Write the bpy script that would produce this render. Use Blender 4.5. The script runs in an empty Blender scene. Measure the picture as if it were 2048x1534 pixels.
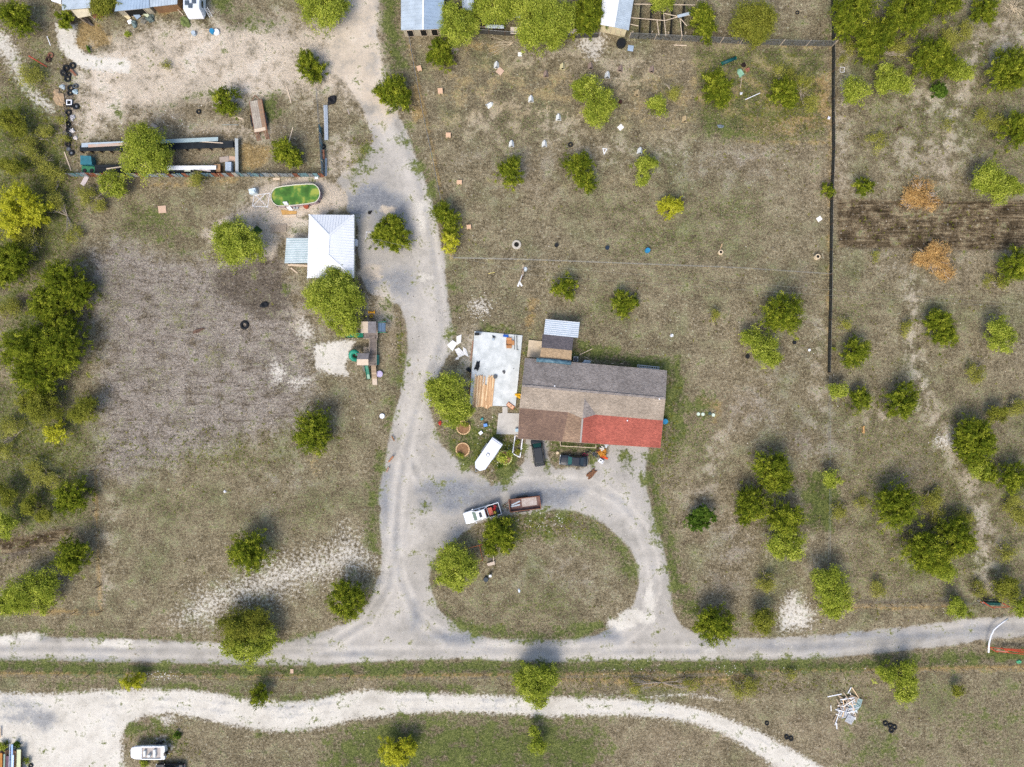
import bpy, math, random
import numpy as np
R = math.radians
rng = np.random.default_rng(7); random.seed(7)
SC = bpy.context.scene
COL = SC.collection
H = 113.0; S = 12.5                      # camera height in metres, photograph pixels per metre on the ground

# ---------------------------------------------------------------- camera, sky, sun, exposure
cam_d = bpy.data.cameras.new("camera"); cam = bpy.data.objects.new("camera", cam_d); COL.objects.link(cam)
cam.location = (0, 0, H); cam.rotation_euler = (0, 0, 0)
cam_d.sensor_width = 36; cam_d.lens = 18 / ((1024 / S) / H)
cam_d.clip_start = 0.5; cam_d.clip_end = 8000
SC.camera = cam
SUN_EL, SUN_AZ = R(55), R(206)           # azimuth clockwise from north (+y): the sun stands SSW, shadows fall NNE
W = bpy.data.worlds.new("World"); SC.world = W; W.use_nodes = True
nt = W.node_tree; nt.nodes.clear()
o_ = nt.nodes.new('ShaderNodeOutputWorld'); b_ = nt.nodes.new('ShaderNodeBackground'); s_ = nt.nodes.new('ShaderNodeTexSky')
s_.sky_type = 'NISHITA'; s_.sun_disc = False; s_.sun_elevation = SUN_EL; s_.sun_rotation = SUN_AZ
s_.air_density = 1.0; s_.dust_density = 3.0; s_.ozone_density = 1.0
b_.inputs['Strength'].default_value = 0.15
nt.links.new(s_.outputs[0], b_.inputs[0]); nt.links.new(b_.outputs[0], o_.inputs[0])
sl = bpy.data.lights.new("sun", 'SUN'); sl.energy = 1.55; sl.angle = R(24); sl.color = (1, 0.93, 0.82)
sun = bpy.data.objects.new("sun", sl); COL.objects.link(sun)
from mathutils import Vector
sd = Vector((math.sin(SUN_AZ) * math.cos(SUN_EL), math.cos(SUN_AZ) * math.cos(SUN_EL), math.sin(SUN_EL)))
sun.rotation_euler = sd.to_track_quat('Z', 'Y').to_euler(); sun.location = (0, 0, 60)
SC.view_settings.view_transform = 'Standard'; SC.view_settings.look = 'None'
SC.view_settings.exposure = 0.8; SC.view_settings.gamma = 1.0
SC.render.engine = 'CYCLES'
SC.cycles.max_bounces = 5; SC.cycles.transparent_max_bounces = 6
SC.cycles.use_denoising = False
SC.cycles.use_adaptive_sampling = False

# ---------------------------------------------------------------- helpers
def P(px, py, h=0.0):
    """photograph pixel (2048 wide) of a point at height h -> world x, y"""
    k = (H - h) / H
    return ((px - 1024) / S * k, (767 - py) / S * k)

def P3(px, py, h=0.0):
    x, y = P(px, py, h); return (x, y, h)

def lin(c):
    if isinstance(c, str):
        c = [int(c[i:i + 2], 16) / 255 for i in (0, 2, 4)]
    elif max(c) > 1.001:
        c = [x / 255 for x in c]
    return tuple((x / 12.92 if x <= 0.04045 else ((x + 0.055) / 1.055) ** 2.4) for x in c) + (1.0,)

_m = {}
def mat(key, col, rough=0.75, metal=0.0, var=0.12, vscale=1.5, col2=None, bump=0.0, bscale=8.0, spec=0.3, coat=0.0, kind=None):
    """plain procedural material: base colour broken up by noise (a second colour if given)"""
    if key in _m: return _m[key]
    m = bpy.data.materials.new(key); m.use_nodes = True; t = m.node_tree; N = t.nodes
    b = N['Principled BSDF']; b.inputs['Roughness'].default_value = rough; b.inputs['Metallic'].default_value = metal
    b.inputs['Specular IOR Level'].default_value = spec
    if coat: b.inputs['Coat Weight'].default_value = coat; b.inputs['Coat Roughness'].default_value = 0.08
    tc = N.new('ShaderNodeTexCoord')
    nz = N.new('ShaderNodeTexNoise'); nz.inputs['Scale'].default_value = vscale; nz.inputs['Detail'].default_value = 5; nz.inputs['Roughness'].default_value = 0.65
    t.links.new(tc.outputs['Object'], nz.inputs['Vector'])
    c = lin(col); 
    if col2 is None:
        c1 = tuple(x * (1 - var) for x in c[:3]) + (1,); c2 = tuple(min(1, x * (1 + var)) for x in c[:3]) + (1,)
    else: c1, c2 = c, lin(col2)
    rp = N.new('ShaderNodeValToRGB'); rp.color_ramp.elements[0].position = 0.35; rp.color_ramp.elements[1].position = 0.65
    rp.color_ramp.elements[0].color = c1; rp.color_ramp.elements[1].color = c2
    t.links.new(nz.outputs[0], rp.inputs[0]); t.links.new(rp.outputs[0], b.inputs['Base Color'])
    if bump:
        n2 = N.new('ShaderNodeTexNoise'); n2.inputs['Scale'].default_value = bscale; n2.inputs['Detail'].default_value = 4
        t.links.new(tc.outputs['Object'], n2.inputs['Vector'])
        bp = N.new('ShaderNodeBump'); bp.inputs['Strength'].default_value = bump; bp.inputs['Distance'].default_value = 0.05
        t.links.new(n2.outputs[0], bp.inputs['Height']); t.links.new(bp.outputs[0], b.inputs['Normal'])
    _m[key] = m; return m

def glass(key='tinted_glass', col='1a2226', rough=0.06):
    if key in _m: return _m[key]
    return mat(key, col, rough=rough, var=0.05, spec=0.8)

def shingle(key, c1, c2, ang, tab=0.32, row=0.15):
    if key in _m: return _m[key]
    m = bpy.data.materials.new(key); m.use_nodes = True; t = m.node_tree; N = t.nodes; b = N['Principled BSDF']
    b.inputs['Roughness'].default_value = 0.95; b.inputs['Specular IOR Level'].default_value = 0.1
    tc = N.new('ShaderNodeTexCoord'); mp = N.new('ShaderNodeMapping'); mp.inputs['Rotation'].default_value = (0, 0, ang)
    br = N.new('ShaderNodeTexBrick'); br.inputs['Scale'].default_value = 1.0
    br.inputs['Brick Width'].default_value = tab; br.inputs['Row Height'].default_value = row
    br.inputs['Mortar Size'].default_value = 0.012; br.inputs['Bias'].default_value = 0.0
    br.inputs['Color1'].default_value = lin(c1); br.inputs['Color2'].default_value = lin(c2)
    br.inputs['Mortar'].default_value = tuple(x * 0.55 for x in lin(c1)[:3]) + (1,)
    t.links.new(tc.outputs['Object'], mp.inputs[0]); t.links.new(mp.outputs[0], br.inputs['Vector'])
    nz = N.new('ShaderNodeTexNoise'); nz.inputs['Scale'].default_value = 9; nz.inputs['Detail'].default_value = 4; nz.inputs['Roughness'].default_value = 0.8
    t.links.new(tc.outputs['Object'], nz.inputs['Vector'])
    nb = N.new('ShaderNodeTexNoise'); nb.inputs['Scale'].default_value = 0.35; nb.inputs['Detail'].default_value = 3
    t.links.new(tc.outputs['Object'], nb.inputs['Vector'])
    ad = N.new('ShaderNodeMath'); ad.operation = 'ADD'; t.links.new(nz.outputs[0], ad.inputs[0]); sg = N.new('ShaderNodeMath'); sg.operation = 'MULTIPLY_ADD'; sg.inputs[1].default_value = 0.7; sg.inputs[2].default_value = 0.15; t.links.new(nb.outputs[0], sg.inputs[0]); t.links.new(sg.outputs[0], ad.inputs[1])
    mr = N.new('ShaderNodeMapRange'); mr.inputs[1].default_value = 0.7; mr.inputs[2].default_value = 1.3; mr.inputs[3].default_value = 0.62; mr.inputs[4].default_value = 1.4
    t.links.new(ad.outputs[0], mr.inputs[0])
    mx = N.new('ShaderNodeVectorMath'); mx.operation = 'SCALE'; t.links.new(br.outputs[0], mx.inputs[0]); t.links.new(mr.outputs[0], mx.inputs[3])
    t.links.new(mx.outputs[0], b.inputs['Base Color'])
    bp = N.new('ShaderNodeBump'); bp.inputs['Strength'].default_value = 0.5; bp.inputs['Distance'].default_value = 0.02
    t.links.new(br.outputs['Fac'], bp.inputs['Height']); bp.invert = True; t.links.new(bp.outputs[0], b.inputs['Normal'])
    _m[key] = m; return m

def planks(key, c1, c2, ang=0.0, width=0.15, length=3.0):
    m = shingle(key, c1, c2, ang, tab=length, row=width); return m

def thing(name, label, cat, loc=(0, 0, 0), rz=0.0, group=None):
    o = bpy.data.objects.new(name, None); COL.objects.link(o); o.empty_display_size = 0.3
    o.location = loc if len(loc) == 3 else (loc[0], loc[1], 0); o.rotation_euler = (0, 0, rz)
    return tag(o, label, cat, group)

def tag(o, label=None, cat=None, group=None, kind=None):
    if label: o['label'] = label
    if cat: o['category'] = cat
    if group: o['group'] = group
    if kind: o['kind'] = kind
    elif cat: o['kind'] = 'thing'
    return o

class MB:
    """mesh builder; off = world point that becomes the local origin"""
    def __init__(s, off=(0, 0, 0)):
        s.v = []; s.f = []; s.o = off if len(off) == 3 else (off[0], off[1], 0)
    def add(s, vs, fs):
        b = len(s.v); o = s.o
        s.v += [(x - o[0], y - o[1], z - o[2]) for x, y, z in vs]; s.f += [tuple(b + i for i in f) for f in fs]; return s
    def box(s, c, d, rz=0.0, rx=0.0, ry=0.0):
        from mathutils import Euler
        M = Euler((rx, ry, rz)).to_matrix(); vs = []
        for i in (-.5, .5):
            for j in (-.5, .5):
                for k in (-.5, .5):
                    p = M @ Vector((i * d[0], j * d[1], k * d[2])); vs.append((p.x + c[0], p.y + c[1], p.z + c[2]))
        return s.add(vs, [(0, 1, 3, 2), (4, 6, 7, 5), (0, 4, 5, 1), (2, 3, 7, 6), (0, 2, 6, 4), (1, 5, 7, 3)])
    def beam(s, a, b, w, h=None):
        h = h or w; a = Vector(a); b = Vector(b); d = b - a; L = d.length
        q = d.to_track_quat('X', 'Z').to_matrix(); c = (a + b) / 2; vs = []
        for i in (-.5, .5):
            for j in (-.5, .5):
                for k in (-.5, .5):
                    p = q @ Vector((i * L, j * w, k * h)) + c; vs.append(tuple(p))
        return s.add(vs, [(0, 1, 3, 2), (4, 6, 7, 5), (0, 4, 5, 1), (2, 3, 7, 6), (0, 2, 6, 4), (1, 5, 7, 3)])
    def cyl(s, x, y, z0, z1, r0, r1=None, n=12):
        r1 = r0 if r1 is None else r1
        vs = [(x + r0 * math.cos(2 * math.pi * i / n), y + r0 * math.sin(2 * math.pi * i / n), z0) for i in range(n)]
        vs += [(x + r1 * math.cos(2 * math.pi * i / n), y + r1 * math.sin(2 * math.pi * i / n), z1) for i in range(n)]
        return s.add(vs, [(i, (i + 1) % n, n + (i + 1) % n, n + i) for i in range(n)] + [tuple(range(n))[::-1], tuple(range(n, 2 * n))])
    def tube(s, pts, r, n=6, r1=None):
        pts = [Vector(p) for p in pts]; vs = []; m = len(pts)
        r1 = r if r1 is None else r1
        for k, p in enumerate(pts):
            d = (pts[min(k + 1, m - 1)] - pts[max(k - 1, 0)]).normalized()
            u = d.cross(Vector((0, 0, 1)))
            if u.length < 1e-3: u = Vector((1, 0, 0))
            u.normalize(); w = d.cross(u); rr = r + (r1 - r) * k / max(1, m - 1)
            for i in range(n):
                a = 2 * math.pi * i / n; q = p + (u * math.cos(a) + w * math.sin(a)) * rr; vs.append(tuple(q))
        fs = [(k * n + i, k * n + (i + 1) % n, (k + 1) * n + (i + 1) % n, (k + 1) * n + i) for k in range(m - 1) for i in range(n)]
        fs += [tuple(range(n))[::-1], tuple(range((m - 1) * n, m * n))]
        return s.add(vs, fs)
    def torus(s, c, Rr, r, rx=0.0, rz=0.0, n=16, k=8, sz=1.0):
        from mathutils import Euler
        M = Euler((rx, 0, rz)).to_matrix(); vs = []
        for i in range(n):
            a = 2 * math.pi * i / n
            for j in range(k):
                b = 2 * math.pi * j / k
                p = M @ Vector(((Rr + r * math.cos(b)) * math.cos(a), (Rr + r * math.cos(b)) * math.sin(a), r * sz * math.sin(b)))
                vs.append((p.x + c[0], p.y + c[1], p.z + c[2]))
        return s.add(vs, [(i * k + j, ((i + 1) % n) * k + j, ((i + 1) % n) * k + (j + 1) % k, i * k + (j + 1) % k) for i in range(n) for j in range(k)])
    def prism(s, pts, z0, z1):
        n = len(pts); a = sum(pts[i][0] * pts[(i + 1) % n][1] - pts[(i + 1) % n][0] * pts[i][1] for i in range(n))
        if a < 0: pts = pts[::-1]
        vs = [(x, y, z0) for x, y in pts] + [(x, y, z1) for x, y in pts]
        return s.add(vs, [(i, (i + 1) % n, n + (i + 1) % n, n + i) for i in range(n)] + [tuple(range(n))[::-1], tuple(range(n, 2 * n))])
    def slab(s, pts, t=0.08):
        """3-D polygon extruded downwards by t"""
        n = len(pts); a = sum(pts[i][0] * pts[(i + 1) % n][1] - pts[(i + 1) % n][0] * pts[i][1] for i in range(n))
        if a < 0: pts = pts[::-1]
        vs = [(x, y, z - t) for x, y, z in pts] + list(pts)
        return s.add(vs, [(i, (i + 1) % n, n + (i + 1) % n, n + i) for i in range(n)] + [tuple(range(n))[::-1], tuple(range(n, 2 * n))])
    def loft(s, rings, cap=True):
        n = len(rings[0]); vs = [p for r in rings for p in r]
        fs = [(k * n + i, k * n + (i + 1) % n, (k + 1) * n + (i + 1) % n, (k + 1) * n + i) for k in range(len(rings) - 1) for i in range(n)]
        if cap: fs += [tuple(range(n))[::-1], tuple(range((len(rings) - 1) * n, len(rings) * n))]
        return s.add(vs, fs)
    def build(s, name, m, parent=None, smooth=False, bevel=0.0, fixn=False):
        me = bpy.data.meshes.new(name); me.from_pydata(s.v, [], s.f); me.materials.append(m)
        if smooth: me.polygons.foreach_set('use_smooth', [True] * len(me.polygons))
        me.update()
        if fixn:
            import bmesh
            bm = bmesh.new(); bm.from_mesh(me); bmesh.ops.recalc_face_normals(bm, faces=bm.faces); bm.to_mesh(me); bm.free()
        o = bpy.data.objects.new(name, me); COL.objects.link(o)
        if parent: o.parent = parent
        else: o.location = s.o
        if bevel:
            b = o.modifiers.new('bevel', 'BEVEL'); b.width = bevel; b.segments = 2; b.limit_method = 'ANGLE'
        return o

def copy_tree(o, parent=None):
    c = o.copy(); COL.objects.link(c)
    if parent: c.parent = parent
    for ch in o.children: copy_tree(ch, c)
    return c

def clip_line(poly, axis, val):
    """intersections of the line (coordinate `axis` = val in the polygon's own u,v frame) with the polygon's edges"""
    out = []; n = len(poly)
    for i in range(n):
        a, b = poly[i], poly[(i + 1) % n]
        if (a[axis] - val) * (b[axis] - val) < 0:
            t = (val - a[axis]) / (b[axis] - a[axis]); out.append(a[1 - axis] + t * (b[1 - axis] - a[1 - axis]))
    return sorted(out)

def ribs(mb, poly, ang, spacing, w=0.05, h=0.04, jitter=0.0, lift=0.0):
    """raised ribs on a planar 3-D polygon; ang = direction of the ribs in plan"""
    A, B, C = (Vector(poly[0]), Vector(poly[1]), Vector(poly[2])); n = (B - A).cross(C - A).normalized()
    if n.z < 0: n = -n
    ca, sa = math.cos(ang), math.sin(ang)
    uv = [(x * ca + y * sa, -x * sa + y * ca) for x, y, z in poly]
    lo = min(p[1] for p in uv); hi = max(p[1] for p in uv); v = lo + spacing * 0.5
    while v < hi:
        xs = clip_line(uv, 1, v)
        for i in range(0, len(xs) - 1, 2):
            pts = []
            for u in (xs[i] + 0.01, xs[i + 1] - 0.01):
                x, y = u * ca - v * sa, u * sa + v * ca
                z = A.z - (n.x * (x - A.x) + n.y * (y - A.y)) / n.z
                pts.append((x, y, z + h * 0.4 + lift))
            mb.beam(pts[0], pts[1], w, h)
        v += spacing + random.uniform(-jitter, jitter)

# ---------------------------------------------------------------- the ground: one sheet cut into setting pieces, one soil material
GX0, GX1, GY0, GY1, GS = -92.0, 92.0, -70.0, 70.0, 0.2
gx = np.arange(GX0, GX1 + 1e-6, GS); gy = np.arange(GY0, GY1 + 1e-6, GS)
NXg, NYg = len(gx), len(gy)
XX, YY = np.meshgrid(gx, gy)
PXg = (XX * S + 1024).astype(np.float32); PYg = (767 - YY * S).astype(np.float32)

def sdf(poly):
    """signed distance in pixels, positive inside; returns (slice, array)"""
    p = np.array(poly, np.float32); m = 45
    x0, x1 = p[:, 0].min() - m, p[:, 0].max() + m; y0, y1 = p[:, 1].min() - m, p[:, 1].max() + m
    i0 = max(0, int(((x0 - 1024) / S - GX0) / GS)); i1 = min(NXg, int(((x1 - 1024) / S - GX0) / GS) + 2)
    j0 = max(0, int(((767 - y1) / S - GY0) / GS)); j1 = min(NYg, int(((767 - y0) / S - GY0) / GS) + 2)
    sl = (slice(j0, j1), slice(i0, i1)); x = PXg[sl]; y = PYg[sl]
    d = np.full(x.shape, 1e9, np.float32); ins = np.zeros(x.shape, bool); n = len(p)
    for i in range(n):
        ax, ay = p[i]; bx, by = p[(i + 1) % n]; ex, ey = bx - ax, by - ay
        t = np.clip(((x - ax) * ex + (y - ay) * ey) / (ex * ex + ey * ey + 1e-9), 0, 1)
        d = np.minimum(d, (x - ax - t * ex) ** 2 + (y - ay - t * ey) ** 2)
        c = ((ay > y) != (by > y)) & (x < (bx - ax) * (y - ay) / (by - ay + 1e-12) + ax); ins ^= c
    return sl, np.where(ins, 1, -1) * np.sqrt(d)

CH = {k: np.zeros(XX.shape, np.float32) for k in ('road', 'cal', 'sand', 'green', 'plow', 'dark', 'ochre', 'blue', 'rows', 'crack', 'weed', 'pale')}
def paint(ch, poly, soft=12, val=1.0, sub=False):
    sl, d = sdf(poly); v = np.clip(0.5 + d / (2 * soft), 0, 1) * val
    CH[ch][sl] = np.minimum(CH[ch][sl], 1 - v) if sub else np.maximum(CH[ch][sl], v)
def blob(ch, cx, cy, rx, ry=None, soft=12, val=1.0, a=0.0, sub=False):
    ry = ry or rx; pts = []
    for i in range(14):
        t = 2 * math.pi * i / 14; k = 1 + 0.18 * math.sin(3 * t + cx) + 0.1 * math.sin(5 * t + cy)
        x, y = rx * k * math.cos(t), ry * k * math.sin(t); pts.append((cx + x * math.cos(a) - y * math.sin(a), cy + x * math.sin(a) + y * math.cos(a)))
    paint(ch, pts, soft, val, sub)
def stroke(ch, pts, w, soft=8, val=1.0):
    L = []; Rr = []
    for k, (x, y) in enumerate(pts):
        x0, y0 = pts[max(0, k - 1)]; x1, y1 = pts[min(len(pts) - 1, k + 1)]; d = math.hypot(x1 - x0, y1 - y0) or 1
        nx, ny = -(y1 - y0) / d, (x1 - x0) / d; ww = w[k] if isinstance(w, (list, tuple)) else w
        L.append((x + nx * ww / 2, y + ny * ww / 2)); Rr.append((x - nx * ww / 2, y - ny * ww / 2))
    paint(ch, L + Rr[::-1], soft, val)

DRIVE = [(690, -60), (765, -60), (760, 0), (755, 60), (760, 110), (768, 165), (792, 220), (815, 262), (828, 300), (846, 345), (862, 390), (875, 450), (888, 510), (892, 560),
  (898, 610), (906, 660), (903, 700), (880, 740), (868, 775), (860, 815), (868, 850), (880, 885), (905, 910), (930, 930), (945, 942), (970, 958), (985, 972), (1000, 962), (1012, 948), (1035, 940),
  (1048, 920), (1052, 870), (1096, 870), (1100, 925), (1112, 938), (1165, 935), (1185, 925), (1215, 905), (1222, 885), (1300, 885), (1294, 930), (1290, 960), (1302, 1005), (1310, 1040), (1326, 1085), (1336, 1130),
  (1342, 1180), (1345, 1222), (1362, 1248), (1392, 1266), (1440, 1278), (1560, 1275), (1640, 1271), (1720, 1263), (1800, 1256), (1880, 1246), (1930, 1238), (2000, 1235), (2200, 1232),
  (2200, 1272), (2050, 1273), (1990, 1277), (1900, 1291), (1800, 1302), (1700, 1313), (1600, 1320), (1400, 1323), (1240, 1320), (1100, 1326), (1000, 1322), (960, 1318), (850, 1320), (750, 1324), (680, 1328),
  (640, 1332), (500, 1331), (300, 1326), (100, 1322), (-120, 1320), (-120, 1272), (60, 1272), (160, 1275), (300, 1279), (420, 1285), (540, 1286), (600, 1276), (650, 1262), (700, 1243), (733, 1210), (752, 1172), (764, 1130),
  (762, 1075), (757, 1000), (760, 965), (770, 930), (777, 885), (786, 840), (796, 800), (806, 755), (816, 700), (812, 650), (800, 615), (770, 595), (740, 588), (724, 560), (716, 500), (714, 440), (694, 420),
  (688, 385), (670, 360), (690, 340), (728, 318), (745, 280), (735, 240), (715, 200), (690, 165), (655, 140), (660, 80), (688, 40)]
ISLAND = [(862, 1132), (860, 1175), (872, 1212), (900, 1238), (945, 1265), (985, 1277), (1060, 1279), (1150, 1279), (1200, 1266), (1240, 1243), (1268, 1210), (1278, 1170), (1276, 1130), (1262, 1100), (1232, 1068), (1195, 1040),
  (1150, 1020), (1110, 1018), (1075, 1028), (1030, 1030), (985, 1038), (945, 1050), (912, 1078), (882, 1100)]
TRACK = [(-120, 1382), (0, 1386), (100, 1388), (200, 1382), (300, 1378), (380, 1380), (440, 1388), (500, 1400), (560, 1403), (620, 1402), (680, 1388), (740, 1380), (800, 1384), (900, 1388), (1024, 1393), (1150, 1394), (1250, 1398),
  (1330, 1406), (1400, 1418), (1460, 1440), (1520, 1465), (1570, 1492), (1620, 1520), (1680, 1560), (1740, 1610), (1800, 1680), (1700, 1680), (1640, 1610), (1580, 1560), (1530, 1518), (1480, 1485), (1430, 1460), (1380, 1444), (1320, 1434),
  (1250, 1430), (1180, 1430), (1110, 1434), (1024, 1428), (940, 1424), (860, 1424), (780, 1430), (700, 1440), (640, 1456), (580, 1463), (520, 1460), (460, 1450), (400, 1436), (345, 1425), (290, 1432), (255, 1450), (242, 1480),
  (248, 1540), (240, 1700), (-120, 1700)]
paint('road', DRIVE, 9)
paint('road', ISLAND, 9, sub=True)
paint('cal', TRACK, 8)
# gravel tones: dusty pale wheel lines and darker blue-grey drifts
stroke('pale', [(725, -50), (722, 60), (735, 150), (770, 230), (800, 300), (822, 370), (838, 440), (850, 520), (858, 600), (868, 660), (862, 700), (845, 750), (830, 800), (815, 860)], 36, 24, 0.75)
for p_ in [[(1160, 960), (1230, 990), (1265, 1040), (1300, 1110), (1315, 1190), (1290, 1250), (1200, 1300), (1050, 1308), (900, 1300)], [(870, 940), (850, 1000), (830, 1060), (800, 1150), (790, 1220), (740, 1270)]]: stroke('pale', p_, 26, 22, 0.6)
for x, y, rx, ry, v in [(60, 1272, 30, 8, 1), (237, 1287, 32, 9, 1), (12, 1280, 18, 9, 1), (452, 1296, 14, 10, .9), (845, 430, 14, 35, .8), (850, 555, 12, 10, .9), (1270, 1235, 40, 16, 1), (1240, 1250, 30, 12, .9), (1300, 1195, 12, 30, .8), (1420, 1303, 14, 6, .9), (985, 1290, 60, 8, .4)]:
    blob('cal', x, y, rx, ry, 6, v)
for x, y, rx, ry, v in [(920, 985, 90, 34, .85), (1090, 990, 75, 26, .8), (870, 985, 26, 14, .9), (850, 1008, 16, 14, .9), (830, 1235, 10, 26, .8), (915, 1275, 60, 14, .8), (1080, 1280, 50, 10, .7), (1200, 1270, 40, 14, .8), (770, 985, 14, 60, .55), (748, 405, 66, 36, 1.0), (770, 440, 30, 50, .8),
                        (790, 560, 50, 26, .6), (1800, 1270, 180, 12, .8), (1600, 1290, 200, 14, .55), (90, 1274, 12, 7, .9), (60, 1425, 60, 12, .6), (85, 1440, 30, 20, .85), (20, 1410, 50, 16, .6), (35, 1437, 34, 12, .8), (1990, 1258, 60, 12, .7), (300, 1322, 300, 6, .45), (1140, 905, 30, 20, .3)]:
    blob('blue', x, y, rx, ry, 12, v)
# pale yards, caliche paths
paint('sand', [(165, 110), (230, 85), (310, 52), (380, 50), (450, 45), (560, 30), (600, 60), (690, -30), (765, -60), (762, 60), (775, 170), (800, 230), (770, 250), (720, 220), (690, 190), (640, 180), (570, 185), (500, 200), (430, 210), (380, 205), (330, 222), (260, 235), (215, 250), (175, 275), (155, 240), (155, 150)], 30, 0.86)
for x, y, rx, ry, v in [(470, 262, 70, 14, .6), (620, 200, 40, 30, .35), (690, 320, 40, 60, .55), (430, 30, 40, 30, .5), (650, 560, 30, 60, .45), (760, 620, 30, 40, .6), (560, 420, 90, 60, .5), (940, 700, 30, 60, .5), (600, 640, 30, 60, .4), (900, 880, 30, 30, .4)]: blob('sand', x, y, rx, ry, 26, v)
paint('cal', [(112, 48), (152, 50), (150, 88), (168, 106), (205, 116), (250, 118), (262, 128), (258, 146), (205, 142), (165, 136), (136, 116), (118, 92)], 6)
stroke('cal', [(-40, 60), (5, 85), (25, 115), (45, 160), (75, 200), (105, 220)], [40, 34, 26, 20, 16, 10], 14, 0.85)
blob('ochre', 183, 75, 36, 30, 8, 1.0); blob('ochre', 330, 20, 20, 12, 8, 0.9); blob('ochre', 505, 312, 32, 30, 10, 0.9)
paint('sand', [(505, 372), (560, 366), (640, 356), (680, 370), (688, 395), (676, 418), (640, 428), (560, 448), (540, 462), (620, 470), (620, 500), (570, 480), (540, 520), (480, 440), (440, 480), (402, 478), (420, 450), (470, 430), (500, 405)], 12, 1.0)
blob('sand', 655, 395, 38, 32, 5, 1.0); blob('sand', 590, 392, 70, 34, 6, 1.0); blob('sand', 560, 440, 50, 20, 8, 1.0)
blob('sand', 740, 545, 26, 16, 7, .85); blob('sand', 775, 420, 15, 9, 5, 1)
paint('cal', [(628, 692), (670, 682), (712, 680), (700, 705), (690, 735), (700, 752), (660, 748), (630, 735)], 6, 0.95)
for x, y, rx, ry in [(960, 612, 16, 12), (555, 745, 14, 22), (610, 660, 14, 20), (1590, 1228, 34, 38), (1890, 880, 16, 14), (600, 765, 20, 10), (1185, 88, 26, 26), (330, 1440, 20, 12), (328, 1490, 18, 14)]: blob('cal', x, y, rx, ry, 14, 0.72)
paint('cal', [(395, 1185), (470, 1160), (540, 1120), (600, 1110), (665, 1085), (690, 1055), (715, 1075), (740, 1100), (755, 1130), (700, 1150), (620, 1170), (560, 1195), (480, 1210), (420, 1250), (350, 1245)], 34, 0.56)
stroke('cal', [(1445, 1400), (1380, 1388), (1300, 1395), (1200, 1390)], 5, 5, .6)
stroke('cal', [(560, 1455), (600, 1456), (520, 1462)], 6, 5, .9)
# cracked ploughed field, tilled dark soil, furrowed strip
paint('plow', [(165, 520), (230, 470), (300, 500), (420, 520), (540, 480), (575, 560), (610, 620), (640, 700), (625, 790), (595, 860), (500, 880), (380, 920), (250, 960), (195, 965), (190, 860), (200, 780), (195, 660), (190, 590)], 38, 0.85)
blob('crack', 980, 620, 100, 60, 30, 0.8); blob('crack', 1075, 660, 60, 50, 30, 0.5); blob('crack', 560, 745, 60, 40, 30, 0.6); blob('crack', 1610, 690, 45, 50, 20, 0.55); blob('crack', 470, 1500, 130, 50, 25, 0.7); blob('crack', 1330, 1510, 120, 40, 25, .5); blob('crack', 1690, 700, 20, 60, 10, 0.5)
paint('dark', [(425, 545), (500, 525), (555, 500), (572, 560), (585, 610), (560, 640), (520, 640), (470, 610), (430, 590)], 16, 0.9)
paint('dark', [(-60, 1085), (60, 1070), (130, 1050), (150, 1060), (110, 1085), (40, 1120), (-60, 1130)], 12, 0.9)
paint('rows', [(1674, 398), (1800, 400), (2200, 402), (2200, 500), (1900, 500), (1676, 495)], 10, 1.0)
paint('rows', [(-60, 1080), (60, 1068), (140, 1052), (150, 1062), (100, 1090), (-60, 1125)], 8, .8)
stroke('dark', [(1690, 493), (1850, 496), (1910, 500), (1990, 497), (2150, 495)], 8, 10, .8)
stroke('dark', [(300, 765), (330, 780), (345, 800)], 6, 8, .6)
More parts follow.
